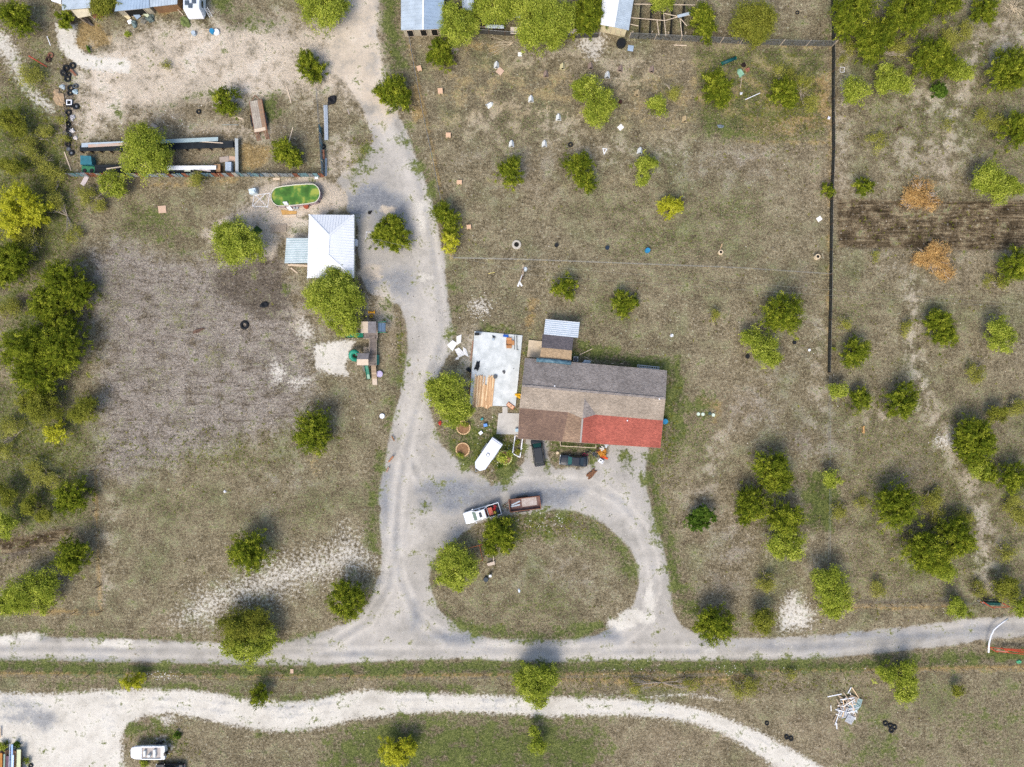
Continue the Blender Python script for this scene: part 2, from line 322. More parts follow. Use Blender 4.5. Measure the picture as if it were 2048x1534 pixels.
# mown lawn in the south
paint('green', [(640, 1700), (648, 1475), (700, 1452), (800, 1436), (1000, 1432), (1110, 1440), (1200, 1455), (1215, 1500), (1190, 1560), (1190, 1700)], 40, 0.78)
blob('green', 1760, 1500, 60, 60, 60, .5); blob('green', 1970, 1440, 90, 60, 60, .4)
for p_, w, v in [([(775, -40), (782, 30), (785, 80), (800, 140)], 34, .8), ([(800, 250), (822, 300), (850, 350), (868, 390), (882, 440)], 18, .75), ([(700, 370), (740, 300), (705, 270)], 26, .7), ([(725, 340), (745, 300)], 22, .8),
                 ([(0, 1331), (200, 1337), (400, 1341), (640, 1342), (900, 1334), (1100, 1338), (1300, 1335), (1500, 1330), (1700, 1330), (1900, 1318), (2100, 1305)], 22, 1.0),
                 ([(760, 900), (752, 940), (745, 1000), (742, 1060), (748, 1110)], 18, .8), ([(800, 640), (806, 690), (800, 760), (785, 810), (770, 860)], 14, .7), ([(905, 560), (915, 640), (900, 690)], 26, .5),
                 ([(760, 1375), (860, 1378), (940, 1376)], 14, .95), ([(560, 1400), (640, 1392), (700, 1384)], 8, .9), ([(1000, 1386), (1150, 1388), (1300, 1393)], 8, .9), ([(80, 1372), (250, 1366), (420, 1378), (500, 1392)], 16, .7),
                 ([(1000, 1040), (1100, 1035), (1180, 1055), (1240, 1100), (1262, 1160)], 24, .8), ([(880, 1220), (950, 1262), (1100, 1272), (1220, 1250)], 24, .8), ([(870, 1110), (868, 1170)], 14, .7),
                 ([(1300, 905), (1305, 980), (1325, 1060), (1350, 1150), (1380, 1230)], 30, .8), ([(1345, 750), (1350, 820), (1340, 880), (1330, 930)], 34, .8), ([(1060, 715), (1180, 700), (1260, 725), (1345, 745)], 30, .85),
                 ([(960, 655), (1040, 668), (1052, 700), (1045, 800)], 14, .8), ([(1240, 900), (1260, 930), (1255, 950)], 20, .75), ([(1290, 910), (1282, 960)], 6, .8), ([(1105, 880), (1200, 893)], 14, .9), ([(1105, 890), (1112, 930)], 14, .8), ([(1175, 930), (1180, 918)], 16, .7),
                 ([(895, 860), (905, 890), (930, 915), (950, 930)], 34, .7), ([(1000, 880), (1010, 940), (990, 960)], 46, .85), ([(1640, 945), (1642, 1000), (1640, 1060)], 52, 1.0), ([(1560, 250), (1450, 260), (1400, 240)], 40, .6),
                 ([(640, 1270), (560, 1285)], 10, .7), ([(250, 1450), (330, 1460), (350, 1500)], 34, .75), ([(565, 1455), (520, 1468), (640, 1450)], 10, .9), ([(0, 1265), (200, 1270), (400, 1280)], 10, .7), ([(560, 55), (450, 20), (500, 40)], 30, .6), ([(540, 200), (555, 230)], 26, .7), ([(430, 180), (400, 190)], 20, .4),
                 ([(230, 225), (330, 215), (400, 190)], 10, .6), ([(1640, 60), (1650, 90)], 16, .6), ([(1560, 150), (1600, 180)], 40, .6), ([(380, 500), (330, 470), (300, 420)], 50, .5), ([(560, 560), (600, 620)], 16, .5), ([(720, 620), (790, 610)], 14, .6)]:
    stroke('green', p_, w * 1.1, 16, v * 0.95)
# wild green scrub along the west side
paint('weed', [(-60, 330), (30, 120), (110, 190), (135, 300), (150, 350), (180, 420), (150, 520), (-60, 620)], 30, 0.62)
paint('weed', [(-60, 740), (60, 760), (190, 820), (180, 960), (190, 1060), (-60, 1070)], 30, 0.6)
paint('weed', [(1700, 0), (1900, 0), (2100, 60), (2100, 480), (1960, 330), (1700, 330)], 60, 0.42)
paint('weed', [(1660, 780), (2100, 760), (2100, 1240), (1660, 1220)], 60, 0.40)
paint('weed', [(1540, 110), (1655, 110), (1658, 250), (1560, 230)], 20, .6)
blob('weed', 1800, 1390, 130, 40, 40, .4); blob('weed', 290, 440, 80, 50, 40, .55); blob('weed', 420, 920, 160, 40, 40, .45); blob('weed', 330, 1000, 140, 60, 50, .4)
# ochre dry grass: under fences and in the corner weeds
for p_, w, v in [([(-120, 1346), (200, 1347), (500, 1352), (740, 1352), (1000, 1349), (1200, 1348), (1500, 1342), (1800, 1338), (2200, 1333)], 12, 1.0), ([(1100, 1350), (1250, 1360), (1400, 1365), (1500, 1350)], 26, .62), ([(1660, 90), (1660, 300), (1658, 500), (1655, 740)], 5, .8),
                 ([(820, 90), (840, 180), (858, 260), (878, 360), (905, 515)], 10, .85), ([(820, 170), (836, 215), (845, 240)], 34, .75), ([(1470, 282), (1560, 285), (1660, 285)], 7, .7), ([(1480, 250), (1560, 255), (1650, 240), (1640, 150)], 44, .6), ([(190, 960), (196, 1100), (202, 1215)], 6, .7),
                 ([(-50, 1222), (200, 1225)], 9, .95), ([(1660, 1212), (1780, 1214), (1920, 1210)], 9, .9), ([(190, 940), (196, 1100), (202, 1222)], 8, .9), ([(905, 518), (1100, 522), (1300, 532), (1480, 536), (1655, 548)], 5, .5), ([(1665, 1205), (1780, 1208), (1900, 1205)], 5, .6), ([(1070, 590), (1060, 640), (1050, 660)], 22, .6), ([(960, 360), (1200, 370), (1290, 340)], 20, .25), ([(1560, 92), (1660, 92)], 6, .7), ([(1390, 800), (1440, 815), (1420, 850)], 34, .55), ([(155, 365), (300, 372), (480, 360)], 14, .55), ([(620, 900), (640, 960)], 30, .35), ([(930, 90), (1000, 100)], 30, .5)]:
    stroke('ochre', p_, w, 8, v)
for x, y, rx, ry, v in [(945, 885, 60, 45, .72), (1015, 915, 34, 44, .9), (1145, 893, 50, 14, .9), (985, 855, 12, 20, .7), (1350, 780, 26, 60, .75), (1345, 850, 30, 50, .7), (868, 983, 22, 10, .62), (850, 1008, 14, 12, .6), (1252, 920, 18, 26, .75), (1180, 925, 14, 10, .7), (1096, 930, 10, 14, .7), (1050, 1060, 60, 26, .6), (1400, 815, 40, 30, .5), (450, 10, 20, 30, .7), (480, 45, 30, 18, .65), (545, 215, 22, 26, .75)]: blob('green', x, y, rx, ry, 12, v)
ringp = [(1612 + 46 * math.cos(a_ * .3), 690 + 46 * math.sin(a_ * .3)) for a_ in range(21)]
for x, y, rx, ry, v in [(1040, 330, 120, 60, .35), (1450, 330, 120, 50, .4), (1500, 820, 90, 60, .4), (1640, 860, 60, 80, .4), (1000, 180, 60, 40, .3), (1560, 740, 60, 40, .35), (1830, 520, 90, 40, .3), (560, 960, 80, 60, .3), (1130, 1150, 100, 60, .3), (1460, 1100, 60, 90, .4)]: blob('plow', x, y, rx, ry, 50, v)
for x, y, rx, ry, v in [(1340, 480, 160, 60, .45), (1230, 420, 120, 50, .4), (1450, 420, 120, 60, .45), (1020, 250, 80, 80, .4), (1350, 560, 120, 30, .45), (1400, 880, 60, 90, .5), (1200, 620, 80, 60, .4), (600, 1020, 120, 60, .35), (1700, 620, 80, 60, .4), (1900, 640, 90, 60, .35), (1060, 1210, 120, 40, .5), (1180, 1080, 60, 40, .5), (470, 1040, 90, 40, .35)]: blob('weed', x, y, rx, ry, 45, v)
stroke('dark', [(824, 90), (844, 180), (862, 260), (882, 360), (910, 515)], 5, 5, .7)
stroke('dark', [(1665, 1203), (1780, 1204), (1910, 1201)], 10, 8, .75)
stroke('dark', [(198, 980), (204, 1100), (210, 1220)], 8, 10, .6)
stroke('dark', [(-50, 1216), (100, 1218)], 6, 8, .5)
paint('weed', [(1380, 90), (1655, 95), (1655, 282), (1470, 282), (1400, 262)], 14, .6)
paint('ochre', [(840, 95), (1300, 100), (1650, 100), (1650, 270), (1380, 276), (880, 290)], 60, .36)
stroke('dark', [(1000, 523), (1300, 535), (1480, 541), (1655, 553)], 3, 4, .5)
stroke('dark', [(135, 125), (140, 200), (138, 310)], 30, 8, .75)
for x, y, rx, ry, v in [(10, 250, 50, 60, .6), (60, 420, 80, 60, .5), (40, 620, 50, 60, .5), (100, 330, 40, 60, .5), (60, 140, 30, 40, .6), (40, 1010, 40, 40, .6), (30, 860, 50, 60, .4)]: blob('green', x, y, rx, ry, 34, v)
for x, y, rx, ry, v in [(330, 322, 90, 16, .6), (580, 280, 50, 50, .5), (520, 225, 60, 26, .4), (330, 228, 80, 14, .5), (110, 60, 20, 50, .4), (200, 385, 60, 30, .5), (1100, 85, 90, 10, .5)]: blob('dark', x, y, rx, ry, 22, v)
for x, y, r_, v in [(1590, 880, 60, .5), (1600, 560, 45, .5), (1840, 950, 60, .5), (1960, 1060, 50, .5), (1990, 850, 50, .5), (250, 570, 60, .4), (1440, 1170, 40, .5), (1440, 960, 36, .45), (690, 800, 40, .4), (560, 1040, 36, .4), (1780, 60, 60, .5), (1920, 110, 50, .4), (1480, 640, 40, .3)]: blob('dark', x, y, r_, r_, 40, v)  # soft tree shade and leaf litter painted into the ground colour beside the crowns
stroke('dark', ringp, 5, 6, .75)
for p_, w, v in [([(1960, 60), (1935, 160), (1900, 260), (1885, 360)], 30, .5), ([(1830, 560), (1820, 680), (1850, 800), (1905, 900), (1955, 990), (1975, 1090), (1965, 1200)], 30, .5), ([(1680, 120), (1684, 380)], 20, .4), ([(1640, 620), (1630, 900), (1625, 1150)], 18, .35), ([(2020, 40), (2000, 130), (2040, 60)], 50, .6), ([(1000, 200), (1100, 230), (1200, 300), (1300, 360)], 26, .3), ([(1380, 1010), (1420, 960), (1440, 860)], 34, .38), ([(230, 1000), (210, 1100), (215, 1200)], 18, .4)]: stroke('sand', p_, w, 22, v)
# wheel ruts, thin crown weeds and dust on the drive, the loop and the tracks
RT = [[(728, -60), (738, 60), (750, 150), (785, 230), (815, 300), (838, 370), (855, 440), (866, 520), (876, 600), (884, 660), (876, 710), (852, 760), (830, 820), (812, 900), (796, 980), (790, 1080), (800, 1160), (830, 1230), (900, 1285), (1000, 1300), (1150, 1303)],
  [(876, 700), (850, 760), (828, 830), (812, 900), (800, 980), (792, 1080), (780, 1170), (735, 1245), (660, 1290), (540, 1306), (300, 1300), (-100, 1296)],
  [(812, 900), (840, 960), (900, 985), (1000, 978), (1100, 962), (1180, 970), (1240, 1000), (1285, 1060), (1305, 1120), (1310, 1180), (1290, 1240), (1240, 1285), (1150, 1303)], [(-100, 1296), (300, 1302), (700, 1308), (1000, 1304), (1400, 1303), (1600, 1297), (1800, 1280), (1950, 1258), (2150, 1250)]]
for L_ in RT:
    for o_ in (-11, 11):
        Q = []
        for k in range(len(L_)):
            a_, b_2 = L_[max(0, k - 1)], L_[min(len(L_) - 1, k + 1)]; d_ = math.hypot(b_2[0] - a_[0], b_2[1] - a_[1]); Q.append((L_[k][0] - (b_2[1] - a_[1]) / d_ * o_, L_[k][1] + (b_2[0] - a_[0]) / d_ * o_))
        stroke('pale', Q, 7, 6, .95)
    stroke('blue', L_, 5, 7, .42)
for L_ in [[(-100, 1398), (200, 1402), (380, 1408), (560, 1425), (700, 1412), (900, 1407), (1150, 1412), (1330, 1420), (1450, 1452), (1560, 1510), (1700, 1620)]]:
    stroke('green', [(580, 1417), (650, 1415), (700, 1414)], 5, 4, .45); stroke('green', [(800, 1406), (840, 1407), (925, 1406), (1000, 1408)], 6, 4, .55); stroke('green', [(1140, 1412), (1180, 1413), (1240, 1414), (1310, 1420)], 6, 4, .6)
    for o_ in (-9, 9): stroke('blue', [(x_, y_ + o_) for x_, y_ in L_], 3, 5, .38)
stroke('dark', [(-100, 1336), (300, 1340), (700, 1344), (1100, 1340), (1500, 1335), (1800, 1328), (2150, 1318)], 12, 8, .7)
for x, y, rx, ry, v in [(1225, 300, 60, 30, .3), (1340, 300, 30, 20, .3), (1120, 250, 50, 30, .35), (980, 240, 60, 40, .3), (1240, 140, 60, 40, .3), (1100, 110, 80, 30, .3), (1760, 830, 16, 20, .55), (1850, 200, 60, 40, .35), (1850, 300, 100, 50, .3)]: blob('sand', x, y, rx, ry, 30, v)
CH['green'] *= (1 - np.clip(CH['cal'] * 1.2 - 0.2, 0, 1) * 0.6)

# material
gm = bpy.data.materials.new("dry_soil_and_grass"); gm.use_nodes = True; T = gm.node_tree; GN = T.nodes; GB = GN['Principled BSDF']
GB.inputs['Roughness'].default_value = 0.97; GB.inputs['Specular IOR Level'].default_value = 0.05
tcg = GN.new('ShaderNodeTexCoord')
def gnoise(scale, detail=5, rough=0.65, vec=None, dist=0.0):
    n = GN.new('ShaderNodeTexNoise'); n.inputs['Scale'].default_value = scale; n.inputs['Detail'].default_value = detail; n.inputs['Roughness'].default_value = rough; n.inputs['Distortion'].default_value = dist
    T.links.new(vec or tcg.outputs['Object'], n.inputs['Vector']); return n.outputs[0]
def gmath(op, a, b=None, c=None, clamp=False):
    n = GN.new('ShaderNodeMath'); n.operation = op; n.use_clamp = clamp
    for i, v in enumerate((a, b, c)):
        if v is None: continue
        if isinstance(v, (int, float)): n.inputs[i].default_value = v
        else: T.links.new(v, n.inputs[i])
    return n.outputs[0]
def gramp(f, *stops):
    n = GN.new('ShaderNodeValToRGB'); e = n.color_ramp.elements
    while len(e) < len(stops): e.new(0.5)
    for i, (p, c) in enumerate(stops): e[i].position = p; e[i].color = lin(c)
    T.links.new(f, n.inputs[0]); return n.outputs[0]
def gmix(f, a, b):
    n = GN.new('ShaderNodeMix'); n.data_type = 'RGBA'
    T.links.new(f, n.inputs[0]); T.links.new(a, n.inputs[6]); T.links.new(b, n.inputs[7]); return n.outputs[2]
def attr(nm):
    a = GN.new('ShaderNodeAttribute'); a.attribute_name = nm; s = GN.new('ShaderNodeSeparateColor'); T.links.new(a.outputs['Color'], s.inputs[0]); return s.outputs
at = {}
for nm, ks in (('zone_a', ('road', 'cal', 'sand')), ('zone_b', ('green', 'plow', 'dark')), ('zone_c', ('ochre', 'blue', 'rows')), ('zone_d', ('crack', 'weed', 'pale'))):
    o3 = attr(nm)
    for i, k in enumerate(ks): at[k] = o3[i]
nF = gnoise(7.0, 4, 0.8)            # pixel-scale speckle
nM = gnoise(2.1, 5, 0.7)            # tufts
nL = gnoise(0.13, 5, 0.6)            # patches
nX = gnoise(0.045, 3, 0.5)
nB = gnoise(0.42, 6, 0.62)
nE = gnoise(2.2, 5, 0.8)
nS = gnoise(3.2, 3, 0.85)
nRag = gmath('MULTIPLY_ADD', gmath('SUBTRACT', nB, 0.5), 1.3, nE)
def mask(k, amp=0.9, soft=0.18, n=None):
    n = n or nRag
    a = gmath('SUBTRACT', n, 0.5); a = gmath('MULTIPLY', a, amp * 2.2); a = gmath('ADD', a, at[k]); a = gmath('SUBTRACT', a, 0.5)
    a = gmath('DIVIDE', a, soft); return gmath('ADD', a, 0.5, clamp=True)
nF2 = gnoise(3.7, 3, 0.6)
_b = gmath('MULTIPLY_ADD', gmath('SUBTRACT', nB, 0.5), 0.45, gmath('MULTIPLY', gmath('SUBTRACT', nM, 0.5), 0.5))
spk = gmath('ADD', gmath('MULTIPLY_ADD', gmath('SUBTRACT', nF, 0.5), 1.0, gmath('MULTIPLY', gmath('SUBTRACT', nF2, 0.5), 0.35)), gmath('ADD', _b, 0.5))
smo = gmath('ADD', gmath('MULTIPLY', gmath('SUBTRACT', nF, 0.5), 0.55), gmath('ADD', gmath('MULTIPLY', gmath('SUBTRACT', nB, 0.5), 0.55), gmath('MULTIPLY_ADD', gmath('SUBTRACT', nL, 0.5), 0.5, 0.5)))
base = gramp(spk, (0.24, '2a251b'), (0.42, '5e5542'), (0.52, '80765e'), (0.62, '978c73'), (0.8, 'c2b699'))
basg = gramp(spk, (0.26, '25271c'), (0.42, '4c4f34'), (0.54, '6d6e4c'), (0.66, '878662'), (0.8, 'aeaa88'))
basr = gramp(spk, (0.26, '3a3228'), (0.44, '756955'), (0.56, '90836c'), (0.8, 'beb298'))
pl = gmath('MULTIPLY_ADD', gmath('SUBTRACT', nM, 0.5), 0.8, gmath('MULTIPLY_ADD', gmath('SUBTRACT', nB, 0.5), 0.5, nL))
f1 = gmath('MULTIPLY', gmath('SUBTRACT', pl, 0.49), 4.5, clamp=True)
c = gmix(f1, base, basg)
f2 = gmath('MULTIPLY', gmath('SUBTRACT', gmath('MULTIPLY_ADD', gmath('SUBTRACT', nM, 0.5), 0.7, nX), 0.50), 4.5, clamp=True)
c = gmix(gmath('MULTIPLY', f2, 0.8), c, basr)
plo = gramp(spk, (0.28, '34302b'), (0.40, '686058'), (0.50, '8e857b'), (0.60, 'a49b91'), (0.78, 'c6beb3'))
mpp = GN.new('ShaderNodeMapping'); mpp.inputs['Scale'].default_value = (0.22, 1.3, 1); mpp.inputs['Rotation'].default_value = (0, 0, R(-8)); T.links.new(tcg.outputs['Object'], mpp.inputs[0])
nP = gnoise(1.0, 6, 0.75, mpp.outputs[0], 0.6)
plo = gmix(gmath('MULTIPLY', gmath('SUBTRACT', nP, 0.5), 6.0, clamp=True), plo, gramp(spk, (0.3, '2e2822'), (0.5, '60564c'), (0.7, '857a6c')))
plo = gmix(gmath('MULTIPLY', gmath('SUBTRACT', gmath('ADD', nL, gmath('MULTIPLY', gmath('SUBTRACT', nM, 0.5), 1.2)), 0.58), 5, clamp=True), plo, gramp(spk, (0.3, '33351f'), (0.5, '67683f'), (0.75, '96935f')))
c = gmix(gmath('MULTIPLY', mask('plow', 0.75, 0.5), 0.92), c, plo)
weed = gramp(spk, (0.3, '20250f'), (0.44, '464c26'), (0.56, '63683a'), (0.68, '828248'), (0.8, 'a09c68'))
c = gmix(mask('weed', 0.95, 0.3, gmath('MULTIPLY_ADD', gmath('SUBTRACT', nM, 0.5), 1.0, nE)), c, weed)
grn = gramp(spk, (0.3, '1f2612'), (0.44, '414a26'), (0.56, '5c6336'), (0.68, '787a4a'), (0.8, '9c9a70'))
och = gramp(spk, (0.3, '4c3e28'), (0.5, '8a7650'), (0.64, 'aa9468'), (0.8, 'c8b48c'))
c = gmix(mask('ochre', 0.8, 0.3), c, och)
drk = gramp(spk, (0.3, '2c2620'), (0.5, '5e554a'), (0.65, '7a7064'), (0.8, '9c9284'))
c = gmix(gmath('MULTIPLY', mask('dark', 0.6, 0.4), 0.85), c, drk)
# furrows
mpr = GN.new('ShaderNodeMapping'); mpr.inputs['Scale'].default_value = (0.22, 2.3, 1); T.links.new(tcg.outputs['Object'], mpr.inputs[0])
nR = gnoise(1.0, 5, 0.7, mpr.outputs[0])
rw = gramp(gmath('MULTIPLY_ADD', gmath('SUBTRACT', spk, 0.5), 0.9, gmath('MULTIPLY_ADD', gmath('SUBTRACT', nB, 0.5), 0.7, nR)), (0.28, '2c2419'), (0.46, '544836'), (0.56, '6c5e49'), (0.74, '948569'))
c = gmix(gmath('MULTIPLY', mask('rows', 0.3, 0.3), 0.95), c, rw)
dk = GN.new('ShaderNodeVectorMath'); dk.operation = 'SCALE'; dk.inputs[3].default_value = 0.93; T.links.new(c, dk.inputs[0]); c = dk.outputs[0]
snd = gramp(smo, (0.28, '877f73'), (0.42, 'a59b8b'), (0.52, 'b7aa98'), (0.62, 'c1b7a8'), (0.74, 'ccc4b6'))
grv = gramp(smo, (0.3, '7a766f'), (0.42, '928e86'), (0.55, 'a29d95'), (0.7, 'b5b0a6'))
grp_ = gramp(smo, (0.3, 'a6a198'), (0.5, 'bab4aa'), (0.7, 'cac4b9'))
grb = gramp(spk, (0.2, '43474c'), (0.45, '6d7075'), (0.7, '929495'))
nG = gmath('MULTIPLY_ADD', gmath('SUBTRACT', nL, 0.5), 1.5, nM)
grv = gmix(gmath('MULTIPLY', mask('pale', 0.5, 0.8, nG), 0.7), grv, grp_)
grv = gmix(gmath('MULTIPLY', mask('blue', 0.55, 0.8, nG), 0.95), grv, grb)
fr = mask('road', 0.4, 0.25)
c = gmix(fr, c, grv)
c = gmix(mask('sand', 0.8, 0.6), c, snd)
cal = gramp(smo, (0.3, '9a958a'), (0.42, 'b1aca1'), (0.55, 'c4bfb4'), (0.7, 'd2cdc2'))
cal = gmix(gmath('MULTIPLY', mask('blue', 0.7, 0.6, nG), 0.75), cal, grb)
fc = mask('cal', 1.0, 0.5, gmath('MULTIPLY_ADD', gmath('SUBTRACT', nE, 0.5), 0.8, nM))
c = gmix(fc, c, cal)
c = gmix(mask('green', 1.1, 0.4), c, grn)
# shrinkage cracks
vo = GN.new('ShaderNodeTexVoronoi'); vo.feature = 'DISTANCE_TO_EDGE'; vo.inputs['Scale'].default_value = 0.75; vo.inputs['Randomness'].default_value = 1
dv = GN.new('ShaderNodeVectorMath'); dv.operation = 'MULTIPLY_ADD'
ncol = GN.new('ShaderNodeTexNoise'); ncol.inputs['Scale'].default_value = 1.3; ncol.inputs['Detail'].default_value = 4; T.links.new(tcg.outputs['Object'], ncol.inputs['Vector'])
T.links.new(ncol.outputs['Color'], dv.inputs[0]); dv.inputs[1].default_value = (1.3, 1.3, 0); T.links.new(tcg.outputs['Object'], dv.inputs[2]); T.links.new(dv.outputs[0], vo.inputs['Vector'])
ck = gmath('LESS_THAN', vo.outputs['Distance'], gmath('MULTIPLY', gmath('SUBTRACT', nB, 0.42), 0.24))
pc = gmath('MAXIMUM', at['crack'], gmath('MULTIPLY', at['plow'], 0.52))
ck = gmath('MULTIPLY', ck, gmath('GREATER_THAN', gmath('ADD', pc, gmath('SUBTRACT', nM, 0.5)), 0.5)); ck = gmath('MULTIPLY', ck, 0.4)
c = gmix(ck, c, gramp(nF, (0.0, '2a241c'), (1.0, '3a342a')))
# small pale stones and litter flecks
v2 = GN.new('ShaderNodeTexVoronoi'); v2.inputs['Scale'].default_value = 1.1; T.links.new(tcg.outputs['Object'], v2.inputs['Vector'])
st = gmath('LESS_THAN', v2.outputs['Distance'], 0.06); sp2 = GN.new('ShaderNodeSeparateColor'); T.links.new(v2.outputs['Color'], sp2.inputs[0])
st = gmath('MULTIPLY', st, gmath('GREATER_THAN', sp2.outputs[0], 0.84))
c = gmix(gmath('MULTIPLY', st, 0.8), c, gramp(nF, (0, 'd8d0c0'), (1, 'f2ece0')))
T.links.new(c, GB.inputs['Base Color'])
hh = gmath('MULTIPLY_ADD', nF, 0.35, nM); hh = gmath('MULTIPLY_ADD', at['plow'], gmath('MULTIPLY', nS, 1.2), hh)
hh = gmath('MULTIPLY_ADD', at['rows'], nR, hh)
hh = gmath('SUBTRACT', hh, gmath('MULTIPLY', ck, 0.5))
bpn = GN.new('ShaderNodeBump'); bpn.inputs['Distance'].default_value = 0.22
T.links.new(gmath('MULTIPLY_ADD', gmath('MAXIMUM', fr, fc), -0.62, 0.85), bpn.inputs['Strength'])
T.links.new(hh, bpn.inputs['Height']); T.links.new(bpn.outputs[0], GB.inputs['Normal'])

# mesh pieces
fj, fi = np.meshgrid(np.arange(NYg - 1), np.arange(NXg - 1), indexing='ij')
v00 = fj * NXg + fi
quads = np.stack([v00, v00 + 1, v00 + NXg + 1, v00 + NXg], -1).reshape(-1, 4)
def fc4(k): a = CH[k]; return ((a[:-1, :-1] + a[1:, :-1] + a[:-1, 1:] + a[1:, 1:]) / 4).reshape(-1)
roadF = fc4('road') > 0.45
calF = np.zeros(len(quads), bool)
tmp = {k: CH[k] for k in CH}
_s, _d = sdf(TRACK); tk = np.zeros(XX.shape, np.float32); tk[_s] = np.where(_d > 0, 1, 0); CH['_t'] = tk; trackF = fc4('_t') > 0.5; del CH['_t']
_s, _d = sdf([(180, 95), (240, 90), (310, 62), (450, 58), (590, 50), (640, 60), (690, 40), (700, 160), (655, 140), (560, 172), (430, 205), (330, 215), (215, 240), (170, 262), (160, 235), (160, 150), (200, 120)]); tk = np.zeros(XX.shape, np.float32); tk[_s] = np.where(_d > 0, 1, 0); CH['_t'] = tk; yardF = (fc4('_t') > 0.5) & ~roadF; del CH['_t']
zz = (0.05 * np.sin(XX * 0.11) * np.cos(YY * 0.13))
zz = (zz * np.clip((92 - np.abs(XX)) / 10, 0, 1) * np.clip((70 - np.abs(YY)) / 10, 0, 1)).astype(np.float32) * 0.0
def gpiece(name, sel, skirt=False):
    q = quads[sel]; used = np.unique(q); rm = np.full(NXg * NYg, -1, np.int64); rm[used] = np.arange(len(used))
    co = np.stack([XX.ravel()[used], YY.ravel()[used], zz.ravel()[used]], -1).astype(np.float32); q = rm[q]
    cols = []
    for nm, ks in (('zone_a', ('road', 'cal', 'sand')), ('zone_b', ('green', 'plow', 'dark')), ('zone_c', ('ochre', 'blue', 'rows')), ('zone_d', ('crack', 'weed', 'pale'))):
        cols.append((nm, np.stack([CH[k].ravel()[used] for k in ks] + [np.ones(len(used), np.float32)], -1)))
    if skirt:
        F = 3500.0; n0 = len(co)
        ext = np.array([(-F, -F, 0), (F, -F, 0), (F, F, 0), (-F, F, 0), (GX0, GY0, 0), (gx[-1], GY0, 0), (gx[-1], gy[-1], 0), (GX0, gy[-1], 0)], np.float32)
        co = np.vstack([co, ext]); q = np.vstack([q, np.array([(0, 1, 5, 4), (1, 2, 6, 5), (2, 3, 7, 6), (3, 0, 4, 7)]) + n0])
        cols = [(nm, np.vstack([a, np.tile([[0, 0, 0, 1]] if nm != 'zone_d' else [[0, .3, 0, 1]], (8, 1))])) for nm, a in cols]
    me = bpy.data.meshes.new(name); me.vertices.add(len(co)); me.vertices.foreach_set('co', co.ravel().astype(np.float32))
    me.loops.add(len(q) * 4); me.loops.foreach_set('vertex_index', q.ravel().astype(np.int32))
    me.polygons.add(len(q)); me.polygons.foreach_set('loop_start', (np.arange(len(q)) * 4).astype(np.int32))
    me.update(calc_edges=True)
    for nm, a in cols:
        ca = me.color_attributes.new(nm, 'FLOAT_COLOR', 'POINT'); ca.data.foreach_set('color', a.astype(np.float32).ravel())
    me.materials.append(gm); o = bpy.data.objects.new(name, me); COL.objects.link(o); o['kind'] = 'structure'; return o
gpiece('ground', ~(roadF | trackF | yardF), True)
gpiece('gravel_driveway', roadF); gpiece('dirt_track', trackF & ~roadF); gpiece('dirt_yard', yardF & ~trackF)

# ---------------------------------------------------------------- trees: leaf clumps on tapered trunks with limbs
def leafmat(key, c1, c2, c3, trans=0.3):
    m = bpy.data.materials.new(key); m.use_nodes = True; t = m.node_tree; N = t.nodes
    for n in list(N):
        if n.type == 'BSDF_PRINCIPLED': N.remove(n)
    out = [n for n in N if n.type == 'OUTPUT_MATERIAL'][0]
    a = N.new('ShaderNodeAttribute'); a.attribute_name = 'tint'
    rp = N.new('ShaderNodeValToRGB'); e = rp.color_ramp.elements; e.new(0.5)
    for i, (p, c) in enumerate(((0.05, c1), (0.55, c2), (0.98, c3))): e[i].position = p; e[i].color = c + (1,)
    t.links.new(a.outputs['Fac'], rp.inputs[0])
    d = N.new('ShaderNodeBsdfDiffuse'); tr = N.new('ShaderNodeBsdfTranslucent'); mx = N.new('ShaderNodeMixShader'); mx.inputs[0].default_value = trans
    t.links.new(rp.outputs[0], d.inputs[0]); t.links.new(rp.outputs[0], tr.inputs[0]); t.links.new(d.outputs[0], mx.inputs[1]); t.links.new(tr.outputs[0], mx.inputs[2])
    t.links.new(mx.outputs[0], out.inputs[0]); return m
LM = {'C': leafmat('cedar_leaf', (0.035, 0.06, 0.008), (0.135, 0.168, 0.014), (0.46, 0.47, 0.055), 0.2),
      'M': leafmat('mesquite_leaf', (0.10, 0.14, 0.016), (0.29, 0.34, 0.042), (0.66, 0.68, 0.13), 0.35),
      'Y': leafmat('yellow_leaf', (0.25, 0.26, 0.018), (0.45, 0.45, 0.035), (0.70, 0.67, 0.09), 0.35),
      'O': leafmat('olive_leaf', (0.09, 0.105, 0.016), (0.20, 0.21, 0.03), (0.40, 0.39, 0.07)),
      'B': leafmat('broad_leaf', (0.03, 0.065, 0.010), (0.08, 0.14, 0.018), (0.22, 0.30, 0.05)),
      'S': leafmat('scrub_leaf', (0.16, 0.16, 0.03), (0.29, 0.29, 0.055), (0.48, 0.46, 0.12)),
      'D': leafmat('dead_leaf', (0.22, 0.12, 0.05), (0.50, 0.31, 0.11), (0.78, 0.56, 0.26), 0.2)}
BARK = mat('bark', '5a4c40', var=0.3, vscale=3, bump=0.5); BARKP = mat('dead_wood', 'a09486', var=0.2, vscale=3)
